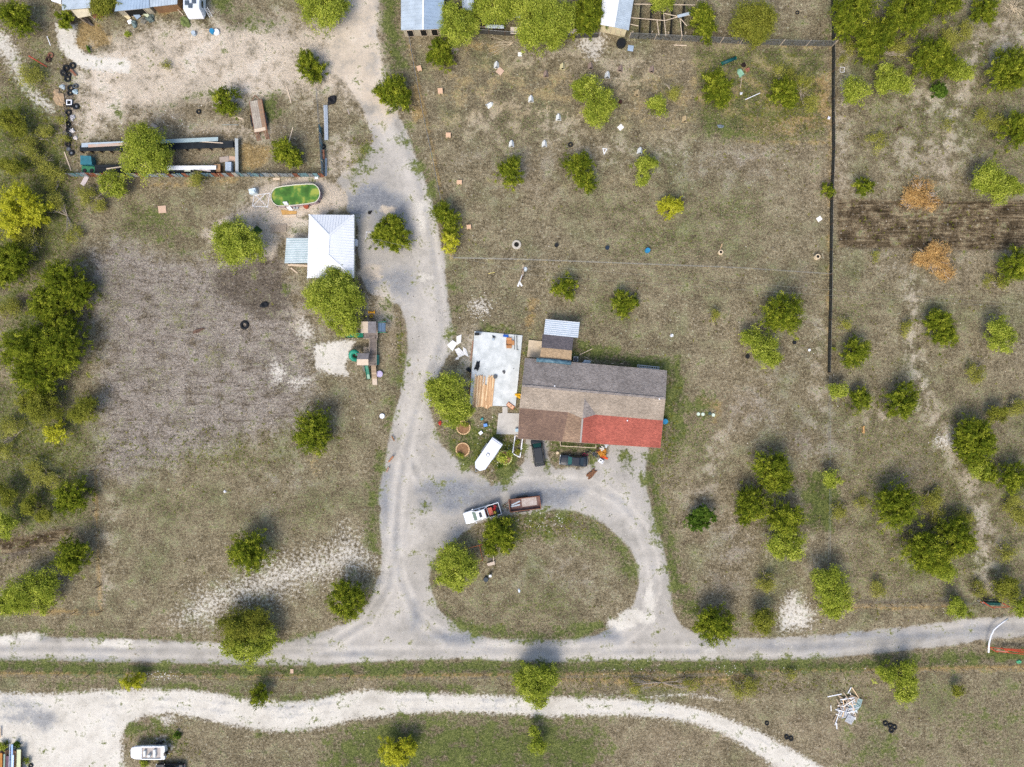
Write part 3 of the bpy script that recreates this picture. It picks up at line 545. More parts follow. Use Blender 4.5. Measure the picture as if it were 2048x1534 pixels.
KP = {'C': dict(L=.30, w=.10, cov=2.9, spike=0.55, sig=.16, n=26, rz=0.82, lift=0.28), 'M': dict(L=.22, w=.13, cov=2.3, spike=0.15, sig=.24, n=30, rz=0.7, lift=0.42),
      'Y': dict(L=.30, w=.11, cov=2.2, spike=0.5, sig=.18, n=26, rz=0.9, lift=0.4), 'O': dict(L=.22, w=.11, cov=2.2, spike=0.2, sig=.24, n=30, rz=0.8, lift=0.3),
      'B': dict(L=.24, w=.18, cov=3.2, spike=0.1, sig=.14, n=22, rz=1.0, lift=0.3), 'S': dict(L=.18, w=.08, cov=0.95, spike=0.2, sig=.3, n=26, rz=0.5, lift=0.15),
      'D': dict(L=.30, w=.07, cov=1.2, spike=0.5, sig=.3, n=26, rz=0.45, lift=0.1)}

def leaves(lobes, kind, rg):
    """lobes: (x, y, z, R) -> verts (n,4,3), tint (n,)"""
    k = KP[kind]; V = []; Tn = []
    for (cx, cy, cz, Rr) in lobes:
        rz = k['rz'] * Rr
        nleaf = int(k['cov'] * 2.6 * math.pi * Rr * Rr / (k['L'] * k['w'] * 0.5) * 0.62)
        nc = max(6, nleaf // k['n']); 
        nb_ = int(5 + 5.5 * Rr * Rr / 2.2) if kind not in 'SD' else 6
        sdv = rg.normal(size=(nb_, 3)); sdv[:, 2] = np.abs(sdv[:, 2]) * 0.9 - 0.25; sdv /= np.linalg.norm(sdv, axis=1)[:, None]
        sr = Rr * rg.uniform(0.45, 0.78, nb_); sc_ = sdv * sr[:, None]; srad = Rr * rg.uniform(0.24, 0.42, nb_) * (1.25 if nb_ < 9 else 1)
        which = rg.integers(0, nb_, nc); e_ = rg.normal(size=(nc, 3)); e_ /= np.linalg.norm(e_, axis=1)[:, None]; e_[:, 2] = np.where(e_[:, 2] < -0.3, -e_[:, 2], e_[:, 2])
        pnt = sc_[which] + e_ * (srad[which] * (0.55 + 0.6 * rg.random(nc)))[:, None]
        core = rg.random(nc) < (0.3 if kind == 'C' else 0.2); pnt[core] = rg.normal(size=(core.sum(), 3)) * Rr * 0.36
        spikes = rg.random(nc) < (0.22 if kind in 'CY' else 0.06); pnt[spikes] *= 1.16
        r = np.linalg.norm(pnt, axis=1) + 1e-6; r = r * np.minimum(1.0, 1.14 * Rr / r); d = pnt / (np.linalg.norm(pnt, axis=1)[:, None] + 1e-6)
        d = d * 0.6 + e_ * 0.4; ctr = np.stack([cx + pnt[:, 0], cy + pnt[:, 1], cz + pnt[:, 2] * rz / Rr], 1); tb = rg.random(nb_)[which]
        if kind in 'CY': ctr[:, 2] += 0.3 * (Rr - np.hypot(pnt[:, 0], pnt[:, 1]))
        m = k['n']; cr = 0.45 * tb + 0.55 * rg.random(nc)
        t = rg.uniform(-1, 0.6, (nc, m, 1)) * k['spike'] * min(1.0, Rr / 2)
        dd = d[:, None, :] + 0.0
        s = k['sig'] * (0.6 + 0.4 * Rr / 2.5)
        pos = ctr[:, None, :] + dd * t + rg.normal(size=(nc, m, 3)) * s * np.where(k['spike'] > .4, 0.8, 1.0)
        nn = dd * 0.65 + rg.normal(size=(nc, m, 3)) * 0.42; nn[..., 2] += 0.45; nn /= np.linalg.norm(nn, axis=2)[..., None]
        ax = dd * (1.2 if k['spike'] > .4 else 0.4) + rg.normal(size=(nc, m, 3)) * 0.5
        ax -= nn * np.sum(ax * nn, 2, keepdims=True); ax /= np.linalg.norm(ax, axis=2)[..., None] + 1e-9
        sd_ = np.cross(ax, nn)
        sc = rg.uniform(0.7, 1.35, (nc, m, 1)); a = ax * k['L'] * 0.5 * sc; b = sd_ * k['w'] * 0.5 * sc
        pos[..., 2] = np.maximum(pos[..., 2], 0.12)
        q = np.stack([pos - a, pos + b, pos + a, pos - b], 2).reshape(-1, 4, 3)
        V.append(q); Tn.append(np.clip(0.62 * cr[:, None] + 0.38 * rg.random((nc, m)), 0, 1).reshape(-1))
    return np.concatenate(V), np.concatenate(Tn)

def quadmesh(name, V, tint, m, parent, off):
    n = len(V); co = (V.reshape(-1, 3) - np.array(off)).astype(np.float32)
    me = bpy.data.meshes.new(name); me.vertices.add(n * 4); me.vertices.foreach_set('co', co.ravel())
    me.loops.add(n * 4); me.loops.foreach_set('vertex_index', np.arange(n * 4, dtype=np.int32)); me.polygons.add(n)
    me.polygons.foreach_set('loop_start', (np.arange(n) * 4).astype(np.int32)); me.update(calc_edges=True)
    a = me.attributes.new('tint', 'FLOAT', 'POINT'); a.data.foreach_set('value', np.repeat(tint, 4).astype(np.float32))
    me.materials.append(m); o = bpy.data.objects.new(name, me); COL.objects.link(o)
    if parent: o.parent = parent
    return o

KN = {'C': ('cedar_tree', 'cedar'), 'M': ('mesquite_tree', 'tree'), 'Y': ('young_tree', 'tree'), 'O': ('bush', 'bush'), 'B': ('round_tree', 'tree'), 'S': ('scrub_bush', 'bush'), 'D': ('dead_tree', 'dead tree')}
ntree = 0
def tree(kind, lobes, label, hgt=None, dead=0, low=False):
    """lobes in photograph pixels (px, py, r); the crown height follows its radius"""
    global ntree
    ntree += 1; rg = np.random.default_rng(1000 + ntree); k = KP[kind]
    Rm = max(l[2] for l in lobes) / S
    L = []
    for (px, py, r) in lobes:
        Rr = r / S * (1.17 if kind == 'C' else 1.1 if kind in 'MYO' else 1.0); zc = Rr * (k['lift'] + 0.35) + (0.25 if kind in 'CYBS' else 0.9) * min(1, Rr)
        if kind == 'D': zc = 0.35 * Rr
        x, y = P(px, py, zc); L.append((x, y, zc, Rr * (H - zc) / H))
    w = sum(l[3] ** 2 for l in L); bx = sum(l[0] * l[3] ** 2 for l in L) / w; by = sum(l[1] * l[3] ** 2 for l in L) / w
    nm, cat = KN[kind]
    root = thing(nm, label, cat, (bx, by, 0))
    V, tn = leaves(L, kind, rg); quadmesh('crown', V, tn, LM[kind], root, (bx, by, 0))
    mb = MB((bx, by, 0)); top = max(l[2] + l[3] * 0.5 for l in L); tr = 0.05 + 0.06 * Rm
    if kind not in 'SD':
        mb.tube([(bx, by, 0), (bx + 0.05 * Rm, by - 0.03, top * 0.45), (bx - 0.03, by + 0.05, top * 0.95)], tr, 7, tr * 0.25)
    nb = 5 + 3 * len(L) + (22 if kind == 'D' else 0)
    for i in range(nb):
        l = L[i % len(L)]; a = rg.uniform(0, 6.28); f = rg.uniform(0.5, 0.92 if not dead else 1.1); z0 = top * rg.uniform(0.08, 0.4) if kind not in 'SD' else 0.02
        e = (l[0] + math.cos(a) * l[3] * f, l[1] + math.sin(a) * l[3] * f, l[2] + l[3] * k['rz'] * rg.uniform(-0.1, 0.6) * (1 if f < .9 else .3))
        mid = ((bx + e[0]) / 2 + rg.normal() * 0.15, (by + e[1]) / 2 + rg.normal() * 0.15, (z0 + e[2]) / 2 + 0.15)
        mb.tube([(bx, by, z0), mid, e], tr * 0.45, 4, 0.012 if kind != 'D' else 0.03)
        if dead or kind in 'SD':
            for j in range(3):
                e2 = (e[0] + rg.normal() * 0.4, e[1] + rg.normal() * 0.4, max(0.1, e[2] + rg.uniform(-.2, .35))); mb.tube([mid, ((mid[0] + e2[0]) / 2, (mid[1] + e2[1]) / 2, (mid[2] + e2[2]) / 2 + .06), e2], tr * (0.22 if kind != 'D' else 0.4), 4, 0.008 if kind != 'D' else 0.02)
    mb.build('trunk' if kind not in 'SD' else 'branches', BARKP if (dead or kind in 'SD') else BARK, root)
    return root
TREES = [
('C', [(38, 40, 33)], 'dark dense cedar in the top left corner beside the pale bare patch'),
('C', [(135, 38, 19)], 'small dark cedar at the head of the curved white gravel path'),
('O', [(205, 12, 24), (222, 0, 20)], 'olive tree between the two metal roofs at the top left'),
('M', [(645, 12, 44), (620, -8, 26), (672, 8, 26)], 'broad yellow-green tree at the top edge where the drive meets the pale yard'),
('C', [(622, 138, 26), (612, 118, 16), (640, 140, 16)], 'spiky cedar standing in the middle of the drive fork'),
('C', [(452, 204, 26)], 'small cedar on bare ground left of the tilted flatbed trailer'),
('C', [(787, 178, 26), (800, 205, 22), (768, 190, 18), (808, 188, 14)], 'cedar with uneven branches on the drive edge beside the dog yard fence'),
('C', [(573, 300, 24), (585, 318, 18)], 'cedar with a plank leaning in it inside the fenced pen'),
('M', [(292, 310, 48), (285, 275, 30), (320, 315, 28)], 'yellow-green tree growing through the long animal pen'),
('M', [(225, 366, 24), (245, 384, 14)], 'small yellow-green tree below the pen wall beside the tyre row'),
('S', [(398, 358, 20)], 'thin yellow shrub against the pen wall'),
('M', [(478, 488, 46), (455, 470, 28), (505, 495, 26)], 'rounded green tree left of the white-roofed house'),
('C', [(781, 455, 28), (800, 478, 22), (765, 470, 22), (790, 492, 14)], 'wide ragged cedar between the white-roofed house and the drive'),
('M', [(668, 595, 50), (640, 590, 30), (695, 600, 32), (690, 645, 30), (675, 560, 30)], 'large bright tree hanging over the corner of the white metal roof'),
('C', [(893, 432, 24), (900, 455, 18)], 'dark cedar on the dog yard fence beside the drive'),
('Y', [(900, 485, 20)], 'small yellow bush below the dark cedar on the drive side fence'),
('M', [(898, 790, 42), (880, 780, 28), (908, 826, 30), (932, 822, 16)], 'large bright green tree beside the concrete slab and lumber'),
('C', [(880, 100, 22), (890, 122, 20), (868, 112, 14)], 'sparse cedar inside the dog yard below the large barn'),
('M', [(915, 62, 32), (905, 30, 26), (935, 45, 24)], 'yellow-green tree against the right side of the large barn'),
('M', [(985, 15, 34), (960, 30, 26), (1010, 18, 26)], 'light green tree at the top edge above the low pens'),
('M', [(1085, 45, 46), (1055, 15, 36), (1070, 70, 34), (1118, 35, 34), (1105, 68, 30)], 'very large light green tree over the row of pens at the top centre'),
('C', [(1175, 30, 32), (1165, 52, 22), (1190, 20, 22)], 'dark tree touching the left side of the small white-roofed barn'),
('M', [(1325, 2, 24)], 'small yellow-green tree at the top edge above the wire pens'),
('C', [(1404, 35, 24), (1408, 62, 22)], 'dark green oval tree at the right end of the wire pens'),
('O', [(1505, 45, 42), (1490, 55, 28), (1525, 40, 26), (1510, 75, 22)], 'big olive tree at the top right of the dog yard fence'),
('M', [(1172, 178, 28), (1200, 205, 30), (1192, 230, 22), (1215, 215, 18)], 'largest tree in the dog yard amid the white shelters'),
('M', [(1310, 212, 21)], 'small pale round tree right of the largest dog yard tree'),
('S', [(1345, 182, 17)], 'sparse low shrub above the small pale round tree'),
('C', [(1432, 172, 26), (1436, 192, 24), (1420, 165, 16)], 'bushy cedar in the dog yard near the pale green box'),
('C', [(1566, 188, 26), (1578, 205, 16)], 'dark cedar in the weedy corner of the dog yard'),
('S', [(1620, 205, 20), (1606, 165, 20), (1575, 150, 16)], 'straggly green shrubs around the dark cedar of the weedy corner'),
('C', [(1022, 348, 27)], 'round cedar near the left fence of the dog yard'),
('C', [(1155, 332, 26), (1170, 365, 22)], 'double-crowned cedar in the middle of the dog yard'),
('M', [(1290, 332, 20), (1282, 355, 16), (1300, 328, 14)], 'sparse light tree with bare twigs right of the double-crowned cedar'),
('Y', [(1338, 418, 22), (1352, 414, 14), (1328, 408, 14)], 'bright yellow star-shaped tree in the lower dog yard'),
('C', [(1127, 576, 22)], 'small loose cedar right of the power pole'),
('C', [(1245, 602, 20), (1264, 608, 14), (1244, 625, 14)], 'notched cedar north of the brown-roofed house'),
('S', [(1430, 628, 13)], 'tiny yellow shrub alone in the grass right of the notched cedar'),
('C', [(1562, 628, 38)], 'large round cedar beside the long fence above the dirt ring'),
('M', [(1503, 675, 22), (1530, 700, 28), (1545, 718, 16)], 'pale green tree just left of the dirt ring'),
('C', [(1538, 935, 34), (1550, 960, 28)], 'top cedar of the dark cluster right of the driveway loop'),
('C', [(1500, 1005, 32), (1485, 1030, 18)], 'left cedar of the dark cluster right of the driveway loop'),
('C', [(1568, 1035, 36)], 'right cedar of the dark cluster right of the driveway loop'),
('M', [(1572, 1085, 34), (1555, 1095, 22)], 'yellow-tipped bottom tree of the cluster right of the driveway loop'),
('B', [(1402, 1037, 29), (1402, 1037, 22)], 'small round glossy dark tree alone in the grass right of the loop'),
('C', [(1428, 1250, 37)], 'round dark cedar at the edge of the gravel road right of the loop'),
('O', [(1524, 1240, 27)], 'low olive cedar bush beside the white gravel spill'),
('S', [(1530, 1162, 24)], 'faint olive shrub above the low olive bush near the gravel spill'),
('M', [(1655, 1165, 34), (1672, 1195, 32), (1660, 1220, 20)], 'bright yellow-green tree right of the white gravel spill'),
('S', [(1755, 1178, 18)], 'thin shrub above the fence right of the bright yellow-green tree'),
('M', [(1912, 1215, 20), (1930, 1220, 12)], 'small yellow-green tree on the fence beside the gravel road'),
('C', [(1706, 25, 38), (1690, 60, 22)], 'cedar just right of the long fence at the top edge'),
('C', [(1811, 30, 42), (1835, 20, 24)], 'broad bright cedar at the top right thicket'),
('C', [(1745, 92, 34), (1725, 75, 24), (1765, 70, 26)], 'drooping dark cedar forming the bottom of the top right thicket'),
('S', [(1795, 98, 22), (1700, 98, 16)], 'pale shrubs fringing the bottom of the top right thicket'),
('C', [(1888, 14, 27)], 'small cedar at the top edge right of the thicket'),
('C', [(1966, 24, 26)], 'last cedar along the top edge beside the pale brush pile'),
('S', [(1900, 75, 26), (1930, 60, 18)], 'grey-green sparse shrub below the small top edge cedars'),
('C', [(1858, 118, 36), (1880, 130, 28)], 'wide cedar above the cactus clump'),
('M', [(1918, 140, 22), (1935, 145, 14)], 'yellowish right end bush beside the wide cedar'),
('C', [(2010, 142, 38), (2030, 150, 28)], 'big round cedar on the right edge near the top'),
('M', [(1711, 182, 27)], 'pale yellow-green tree next to the long fence beside the white frame'),
('M', [(1778, 155, 26), (1800, 170, 24), (1765, 172, 18)], 'pale spreading tree right of the white frame'),
('B', [(1878, 180, 16), (1884, 184, 12)], 'clump of prickly pear cactus in the bare right field'),
('C', [(2030, 262, 32)], 'cedar half outside the right edge below the big round cedar'),
('S', [(1995, 250, 22), (1965, 230, 18)], 'pale leggy shrub beside the right edge cedar'),
('S', [(1756, 280, 20)], 'thin pale bush with a fallen branch in the right field'),
('S', [(1898, 248, 13)], 'small faint bush in the middle of the right field'),
('C', [(1728, 375, 17)], 'small cedar left of the upper orange dead tree'),
('M', [(1970, 355, 32), (1990, 380, 28), (2022, 372, 22)], 'mixed yellow and green bush mass above the furrowed strip'),
('C', [(1652, 383, 13)], 'tiny cedar growing in the long fence'),
('D', [(1843, 388, 32), (1822, 402, 22), (1862, 404, 20)], 'orange dead tree lying above the furrowed strip'),
('D', [(1870, 512, 32), (1886, 540, 24), (1850, 515, 26)], 'orange dead tree heap below the furrowed strip'),
('C', [(2028, 528, 32)], 'dark cedar on the right edge below the furrowed strip'),
('S', [(1975, 560, 13), (2003, 568, 15)], 'greyish dry shrub beside the right edge cedar below the strip'),
('S', [(1748, 512, 11)], 'tiny yellow bush left of the lower orange heap'),
('C', [(1875, 645, 26), (1888, 672, 24)], 'cedar with bare branches in the middle of it in the right field'),
('C', [(1708, 705, 27)], 'bright spiky cedar just right of the long fence'),
('S', [(1688, 649, 15)], 'faint yellow shrub above the bright spiky cedar'),
('S', [(1813, 656, 16)], 'low olive shrub left of the cedar with bare branches'),
('M', [(1992, 655, 24), (2005, 682, 26)], 'green tree with an orange underside near the right edge'),
('S', [(1948, 745, 22)], 'faint pale shrub in the bare ground near the right edge'),
('M', [(1676, 778, 19)], 'small light tree at the lower end of the long fence'),
('C', [(1716, 800, 22)], 'small cedar beside the light tree at the fence end'),
('C', [(1798, 799, 32)], 'medium cedar right of the small fence end cedar'),
('O', [(1993, 830, 20)], 'small olive bush near the right edge above the white stones'),
('S', [(2030, 812, 22)], 'pale shrub on the right edge beside the olive bush'),
('C', [(1942, 872, 36), (1950, 895, 32), (1925, 895, 26)], 'large cedar right of the scattered white stones'),
('M', [(1958, 935, 20)], 'light bush directly below the large white stones cedar'),
('C', [(1976, 948, 20)], 'small cedar between the light bush and the right edge'),
('C', [(2023, 955, 28)], 'cedar on the right edge below the white stones'),
('M', [(1663, 955, 20)], 'small yellow tree beside the dark green grass patch'),
('S', [(1673, 1022, 20)], 'low sparse shrub below the small yellow tree'),
('S', [(1722, 1003, 14)], 'faint shrub left of the big cedar of the lower right field'),
('C', [(1786, 1013, 42)], 'big round cedar in the middle of the lower right field'),
('S', [(1858, 1000, 24), (1872, 1025, 18), (1875, 990, 16)], 'airy pale shrub right of the big round lower cedar'),
('C', [(1848, 1100, 40), (1865, 1120, 30)], 'lower left cedar of the overlapping right-hand group'),
('C', [(1906, 1073, 36)], 'upper right cedar of the overlapping right-hand group'),
('M', [(1888, 1140, 22)], 'yellowish bush under the overlapping right-hand cedars'),
('S', [(2030, 1010, 26), (2040, 1045, 24)], 'pale yellow brush on the right edge'),
('O', [(2012, 1175, 26)], 'dark olive bush above the orange pipe gate'),
('M', [(2046, 1212, 22)], 'yellow-green bush cut by the right edge at the orange gate'),
('S', [(1958, 1180, 18)], 'bare twiggy shrub left of the dark olive gate bush'),
('S', [(1489, 1378, 26)], 'sparse yellow tree on the strip between the two roads'),
('M', [(1072, 1362, 38), (1095, 1350, 24), (1075, 1390, 24), (1050, 1362, 24)], 'big yellow-green tree between the two roads below the loop'),
('M', [(1770, 1350, 22), (1812, 1348, 26), (1808, 1380, 24)], 'light green triangular tree near the pallet heap'),
('O', [(1916, 1380, 12)], 'small brown and olive bush right of the triangular tree'),
('M', [(1070, 1462, 12), (1074, 1492, 18)], 'slim yellow tree in the mown lawn'),
('Y', [(780, 1498, 24), (815, 1492, 22), (798, 1510, 20)], 'yellow tree with an open centre at the left of the lawn'),
('C', [(519, 1390, 20)], 'small dark cedar at the edge of the pale track'),
('C', [(697, 1200, 36)], 'round cedar at the left bend where the driveway joins the road'),
('O', [(468, 1258, 34), (515, 1252, 32), (495, 1240, 22)], 'dark upper part tree of the pair overhanging the gravel road'),
('M', [(496, 1288, 36), (528, 1278, 28), (468, 1286, 26)], 'light green tree overhanging the gravel road on the left'),
('Y', [(266, 1360, 20)], 'small yellow bush on the line between the two roads'),
('C', [(503, 1102, 37)], 'cedar beside the white gravel scatter in the left field'),
('C', [(630, 862, 38)], 'dark cedar alone below the playset in the left field'),
('C', [(998, 1062, 28), (985, 1085, 22), (1012, 1085, 20)], 'dark cedar touching the white pickup in the loop'),
('M', [(900, 1112, 30), (922, 1135, 34), (890, 1145, 24), (915, 1165, 20)], 'bright tree beside the swing frame in the loop island'),
('M', [(1010, 915, 13)], 'small bright tree inside the thin garden ring by the cargo trailer'),
('Y', [(48, 410, 40), (30, 450, 32), (75, 430, 26)], 'large yellow tree on the left edge'),
('C', [(28, 525, 36), (10, 550, 26)], 'dark cedar on the left edge below the large yellow tree'),
('S', [(60, 480, 34)], 'thin twiggy tree between the yellow tree and the dark left cedar'),
('C', [(135, 560, 42), (160, 590, 30)], 'top cedar of the big left group, yellowish above'),
('C', [(100, 605, 36), (122, 640, 32)], 'second cedar of the big left group'),
('C', [(58, 700, 48)], 'left cedar of the big left group'),
('C', [(132, 695, 46)], 'right cedar of the big left group'),
('C', [(85, 750, 42)], 'bottom cedar of the big left group'),
('O', [(90, 815, 34), (60, 805, 22)], 'olive bush mass under the big left group'),
('O', [(170, 820, 30)], 'brownish olive bush reaching into the rugged field'),
('Y', [(115, 862, 22)], 'bright yellow bush at the bottom of the left scrub'),
('S', [(70, 945, 26), (105, 960, 20)], 'faint yellow scrub above the small left cedars'),
('C', [(145, 995, 31)], 'small round cedar on the left boundary'),
('O', [(6, 990, 26)], 'olive bush cut by the left edge'),
('M', [(10, 1050, 26)], 'yellow bush cut by the left edge'),
('C', [(147, 1112, 34)], 'round cedar below the dark ploughed strip at the left'),
('M', [(45, 1190, 38), (85, 1172, 34), (20, 1205, 26), (95, 1205, 22)], 'wide green tree over the corner fence at the lower left'),
('S', [(60, 300, 26), (95, 330, 22)], 'green scrub left of the tyre row'),
('S', [(60, 150, 26)], 'low green scrub beside the red pole'),
('S', [(125, 240, 12), (128, 275, 12)], 'yellow weeds along the left side of the tyre row'),
('S', [(110, 400, 22), (150, 470, 18)], 'green weeds right of the large yellow left tree'),
('O', [(20, 240, 22), (40, 262, 18)], 'olive bush on the left edge level with the tyre row'),
('S', [(90, 270, 20)], 'pale bush between the left edge olive bush and the tyre row'),
('O', [(30, 330, 24)], 'dark low bush just above the large yellow left tree'),
('S', [(120, 350, 20), (100, 372, 16)], 'mixed bush at the outer corner of the pen wall'),
('S', [(20, 620, 26)], 'thin scrub at the left edge beside the big left cedar group'),
('S', [(25, 860, 26), (10, 900, 20)], 'thin green scrub at the left edge below the cedar group'),
('O', [(60, 1010, 20), (90, 1030, 16)], 'low green bush between the small left cedars'),
('S', [(170, 390, 22), (200, 405, 16)], 'straggly bush below the small yellow-green tree by the pen wall'),
('S', [(1680, 120, 12)], 'tiny pale shrub touching the small white frame'),
('S', [(1270, 1370, 14), (1380, 1368, 14)], 'two low ochre bushes on the strip right of the big tree'),
('S', [(1580, 1350, 12)], 'tiny yellow shrub on the line left of the pallet heap'),
('S', [(1565, 165, 18), (1560, 140, 14)], 'leafy green shrubs above the dark cedar of the weedy corner'),
('S', [(2010, 1100, 20)], 'pale shrub on the right edge above the dark olive gate bush'),
('S', [(1930, 1030, 18)], 'airy shrub right of the overlapping cedars'),
('S', [(330, 130, 10)], 'tiny green weed bush in the pale yard'),
]
for t_ in TREES:
    if t_[2]: tree(*t_)

def scatter_tufts(name, label, areas, m, n, size=(0.10, 0.3), seed=5):
    """low weed and grass tufts too many to count, as one mesh"""
    rg = np.random.default_rng(seed); V = []; Tn = []
    w = np.array([a[4] for a in areas], float); w /= w.sum()
    idx = rg.choice(len(areas), n, p=w); A = np.array([a[:4] for a in areas], float)[idx]
    cx = A[:, 0] + rg.normal(size=n) * A[:, 2] * 0.5; cy = A[:, 1] + rg.normal(size=n) * A[:, 3] * 0.5
    gi = np.clip((((cx - 1024) / S - GX0) / GS).astype(int), 0, NXg - 1); gj = np.clip((((767 - cy) / S - GY0) / GS).astype(int), 0, NYg - 1)
    keep = rg.random(n) > np.maximum(CH['road'][gj, gi], CH['cal'][gj, gi]) * 0.93; cx, cy = cx[keep], cy[keep]; n = len(cx)
    x = (cx - 1024) / S; y = (767 - cy) / S; m_ = 9
    sz = rg.uniform(*size, n)[:, None, None]
    a = rg.uniform(0, 6.28, (n, m_)); d = np.stack([np.cos(a), np.sin(a), rg.uniform(0.3, 1.6, (n, m_))], 2); d /= np.linalg.norm(d, axis=2)[..., None]
    b0 = np.stack([x, y, np.zeros(n)], 1)[:, None, :] + rg.normal(size=(n, m_, 3)) * np.array([1, 1, 0]) * sz * 0.5
    sd_ = np.stack([-np.sin(a), np.cos(a), np.zeros_like(a)], 2) * sz * 0.22
    q = np.stack([b0 + [0, 0, .005], b0 + d * sz * 0.6 + sd_, b0 + d * sz * 1.2, b0 + d * sz * 0.6 - sd_], 2).reshape(-1, 4, 3)
    tn = np.clip(0.6 * rg.random(n)[:, None] + 0.4 * rg.random((n, m_)), 0, 1).reshape(-1)
    o = quadmesh(name, q, tn, m, None, (0, 0, 0)); tag(o, label, 'weeds', kind='stuff'); return o
GA = [(1024, 767, 1500, 1000, 10), (60, 300, 120, 250, 6), (70, 900, 120, 250, 5), (1850, 300, 250, 300, 3), (1850, 950, 250, 350, 4), (1400, 1365, 300, 25, 3), (1570, 210, 90, 80, 3), (400, 900, 250, 60, 2), (1000, 900, 60, 40, 1), (1080, 1050, 140, 30, 1.5), (1330, 900, 30, 150, 1), (720, 310, 30, 40, .5), (330, 1490, 60, 40, .8), (800, 700, 8, 80, .3)]
scatter_tufts('weeds', 'small green and olive weed tufts scattered over the fields', GA, LM['O'], 9000, (0.07, 0.2))
scatter_tufts('dry_grass', 'small straw coloured dry grass tufts over the fields', [(1024, 767, 1500, 1000, 10), (1300, 1360, 500, 20, 2), (1570, 260, 90, 30, 1)], leafmat('straw', (0.22, 0.17, 0.09), (0.38, 0.31, 0.19), (0.55, 0.47, 0.32)), 7000, (0.06, 0.17), 6)

# ---------------------------------------------------------------- buildings
CONC = mat('concrete', 'b4b6b4', var=0.12, vscale=0.8, bump=0.2, bscale=4); CONC2 = mat('pale_concrete', 'aeaaa2', var=0.1, vscale=1.2)
WOOD = planks('grey_planks', '8d8378', '6f675e', R(90)); WOODX = planks('grey_planks_across', '8d8378', '6f675e', 0.0)
PALEW = mat('pale_wood', 'bfae98', var=0.15, vscale=4); DARKW = mat('dark_wood', '5a4636', var=0.25, vscale=3)
WHITE = mat('white_paint', 'd8dade', rough=0.5, var=0.04, vscale=2); CREAM = mat('cream_siding', 'c2b694', var=0.08, vscale=2); BLACK = mat('black_plastic', '16181a', rough=0.5, var=0.2)
ROOFW = mat('white_metal_roof', 'd2d5d8', rough=0.55, var=0.03, vscale=0.6, spec=0.5); GALV = mat('galvanised_roof', '9fabb4', rough=0.5, var=0.12, vscale=0.9, spec=0.5); GALVB = mat('galvanised_blue', '8a9cae', rough=0.5, var=0.1, vscale=0.8, spec=0.5)
GALVD = mat('dull_galvanised', '8a9290', rough=0.6, var=0.15, vscale=1.2); GREENP = mat('green_plastic', '0f6a52', rough=0.35, var=0.08, spec=0.5); STEEL = mat('steel_grey', '7c8082', rough=0.45, metal=0.6, var=0.1)
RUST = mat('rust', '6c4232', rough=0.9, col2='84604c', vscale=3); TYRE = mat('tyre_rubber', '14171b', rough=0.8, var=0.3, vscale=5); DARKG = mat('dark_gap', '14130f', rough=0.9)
BRICKC = mat('wall_siding', '8c7d6c', var=0.1, vscale=1.5)

def roof(parent, off, name, pts, m, t=0.1, rib=None, ribm=None, fascia=None):
    mb = MB(off); mb.slab(pts, t); o = mb.build(name, m, parent)
    if rib:
        rb = MB(off); ribs(rb, pts, rib[0], rib[1], rib[2] if len(rib) > 2 else 0.05, rib[3] if len(rib) > 3 else 0.05); rb.build('ribs', ribm or m, o)
    return o
def walls(parent, off, pts, h, m, name='wall', z0=0.0):
    """closed wall run around plan points (world), height h (number or list)"""
    mb = MB(off); n = len(pts)
    for i in range(n):
        a, b = pts[i], pts[(i + 1) % n]; ha = h[i] if isinstance(h, list) else h; hb = h[(i + 1) % n] if isinstance(h, list) else h
        d = Vector((b[0] - a[0], b[1] - a[1])).normalized() * 0.0; nx, ny = -(b[1] - a[1]), (b[0] - a[0]); L = math.hypot(nx, ny); nx, ny = nx / L * 0.1, ny / L * 0.1
        vs = [(a[0], a[1], z0), (b[0], b[1], z0), (b[0], b[1], hb), (a[0], a[1], ha), (a[0] + nx, a[1] + ny, z0), (b[0] + nx, b[1] + ny, z0), (b[0] + nx, b[1] + ny, hb), (a[0] + nx, a[1] + ny, ha)]
        mb.add(vs, [(0, 1, 2, 3), (5, 4, 7, 6), (3, 2, 6, 7), (0, 4, 5, 1), (0, 3, 7, 4), (1, 5, 6, 2)])
    return mb.build(name, m, parent)
def opening(parent, off, a, b, t0, t1, z0, z1, out, m, name, frame=None):
    """panel on a wall from a to b between fractions t0..t1, set proud by out (positive = right of a->b)"""
    ax, ay = a[0] + (b[0] - a[0]) * t0, a[1] + (b[1] - a[1]) * t0; bx, by = a[0] + (b[0] - a[0]) * t1, a[1] + (b[1] - a[1]) * t1
    L = math.hypot(bx - ax, by - ay); nx, ny = (by - ay) / L * out, -(bx - ax) / L * out
    mb = MB(off); mb.beam((ax + nx, ay + ny, (z0 + z1) / 2), (bx + nx, by + ny, (z0 + z1) / 2), 0.03, z1 - z0); o = mb.build(name, m, parent)
    if frame:
        fb = MB(off); nx *= 1.4; ny *= 1.4
        fb.beam((ax + nx, ay + ny, z1 + .03), (bx + nx, by + ny, z1 + .03), 0.06, 0.07); fb.beam((ax + nx, ay + ny, z0 - .03), (bx + nx, by + ny, z0 - .03), 0.06, 0.07)
        fb.box((ax + nx, ay + ny, (z0 + z1) / 2), (0.07, 0.07, z1 - z0 - .02)); fb.box((bx + nx, by + ny, (z0 + z1) / 2), (0.07, 0.07, z1 - z0 - .02)); fb.build('frame', frame, o)
    return o
def lerp3(a, b, t): return tuple(a[i] + (b[i] - a[i]) * t for i in range(3))
def atz(px, py, h): return P3(px, py, h)

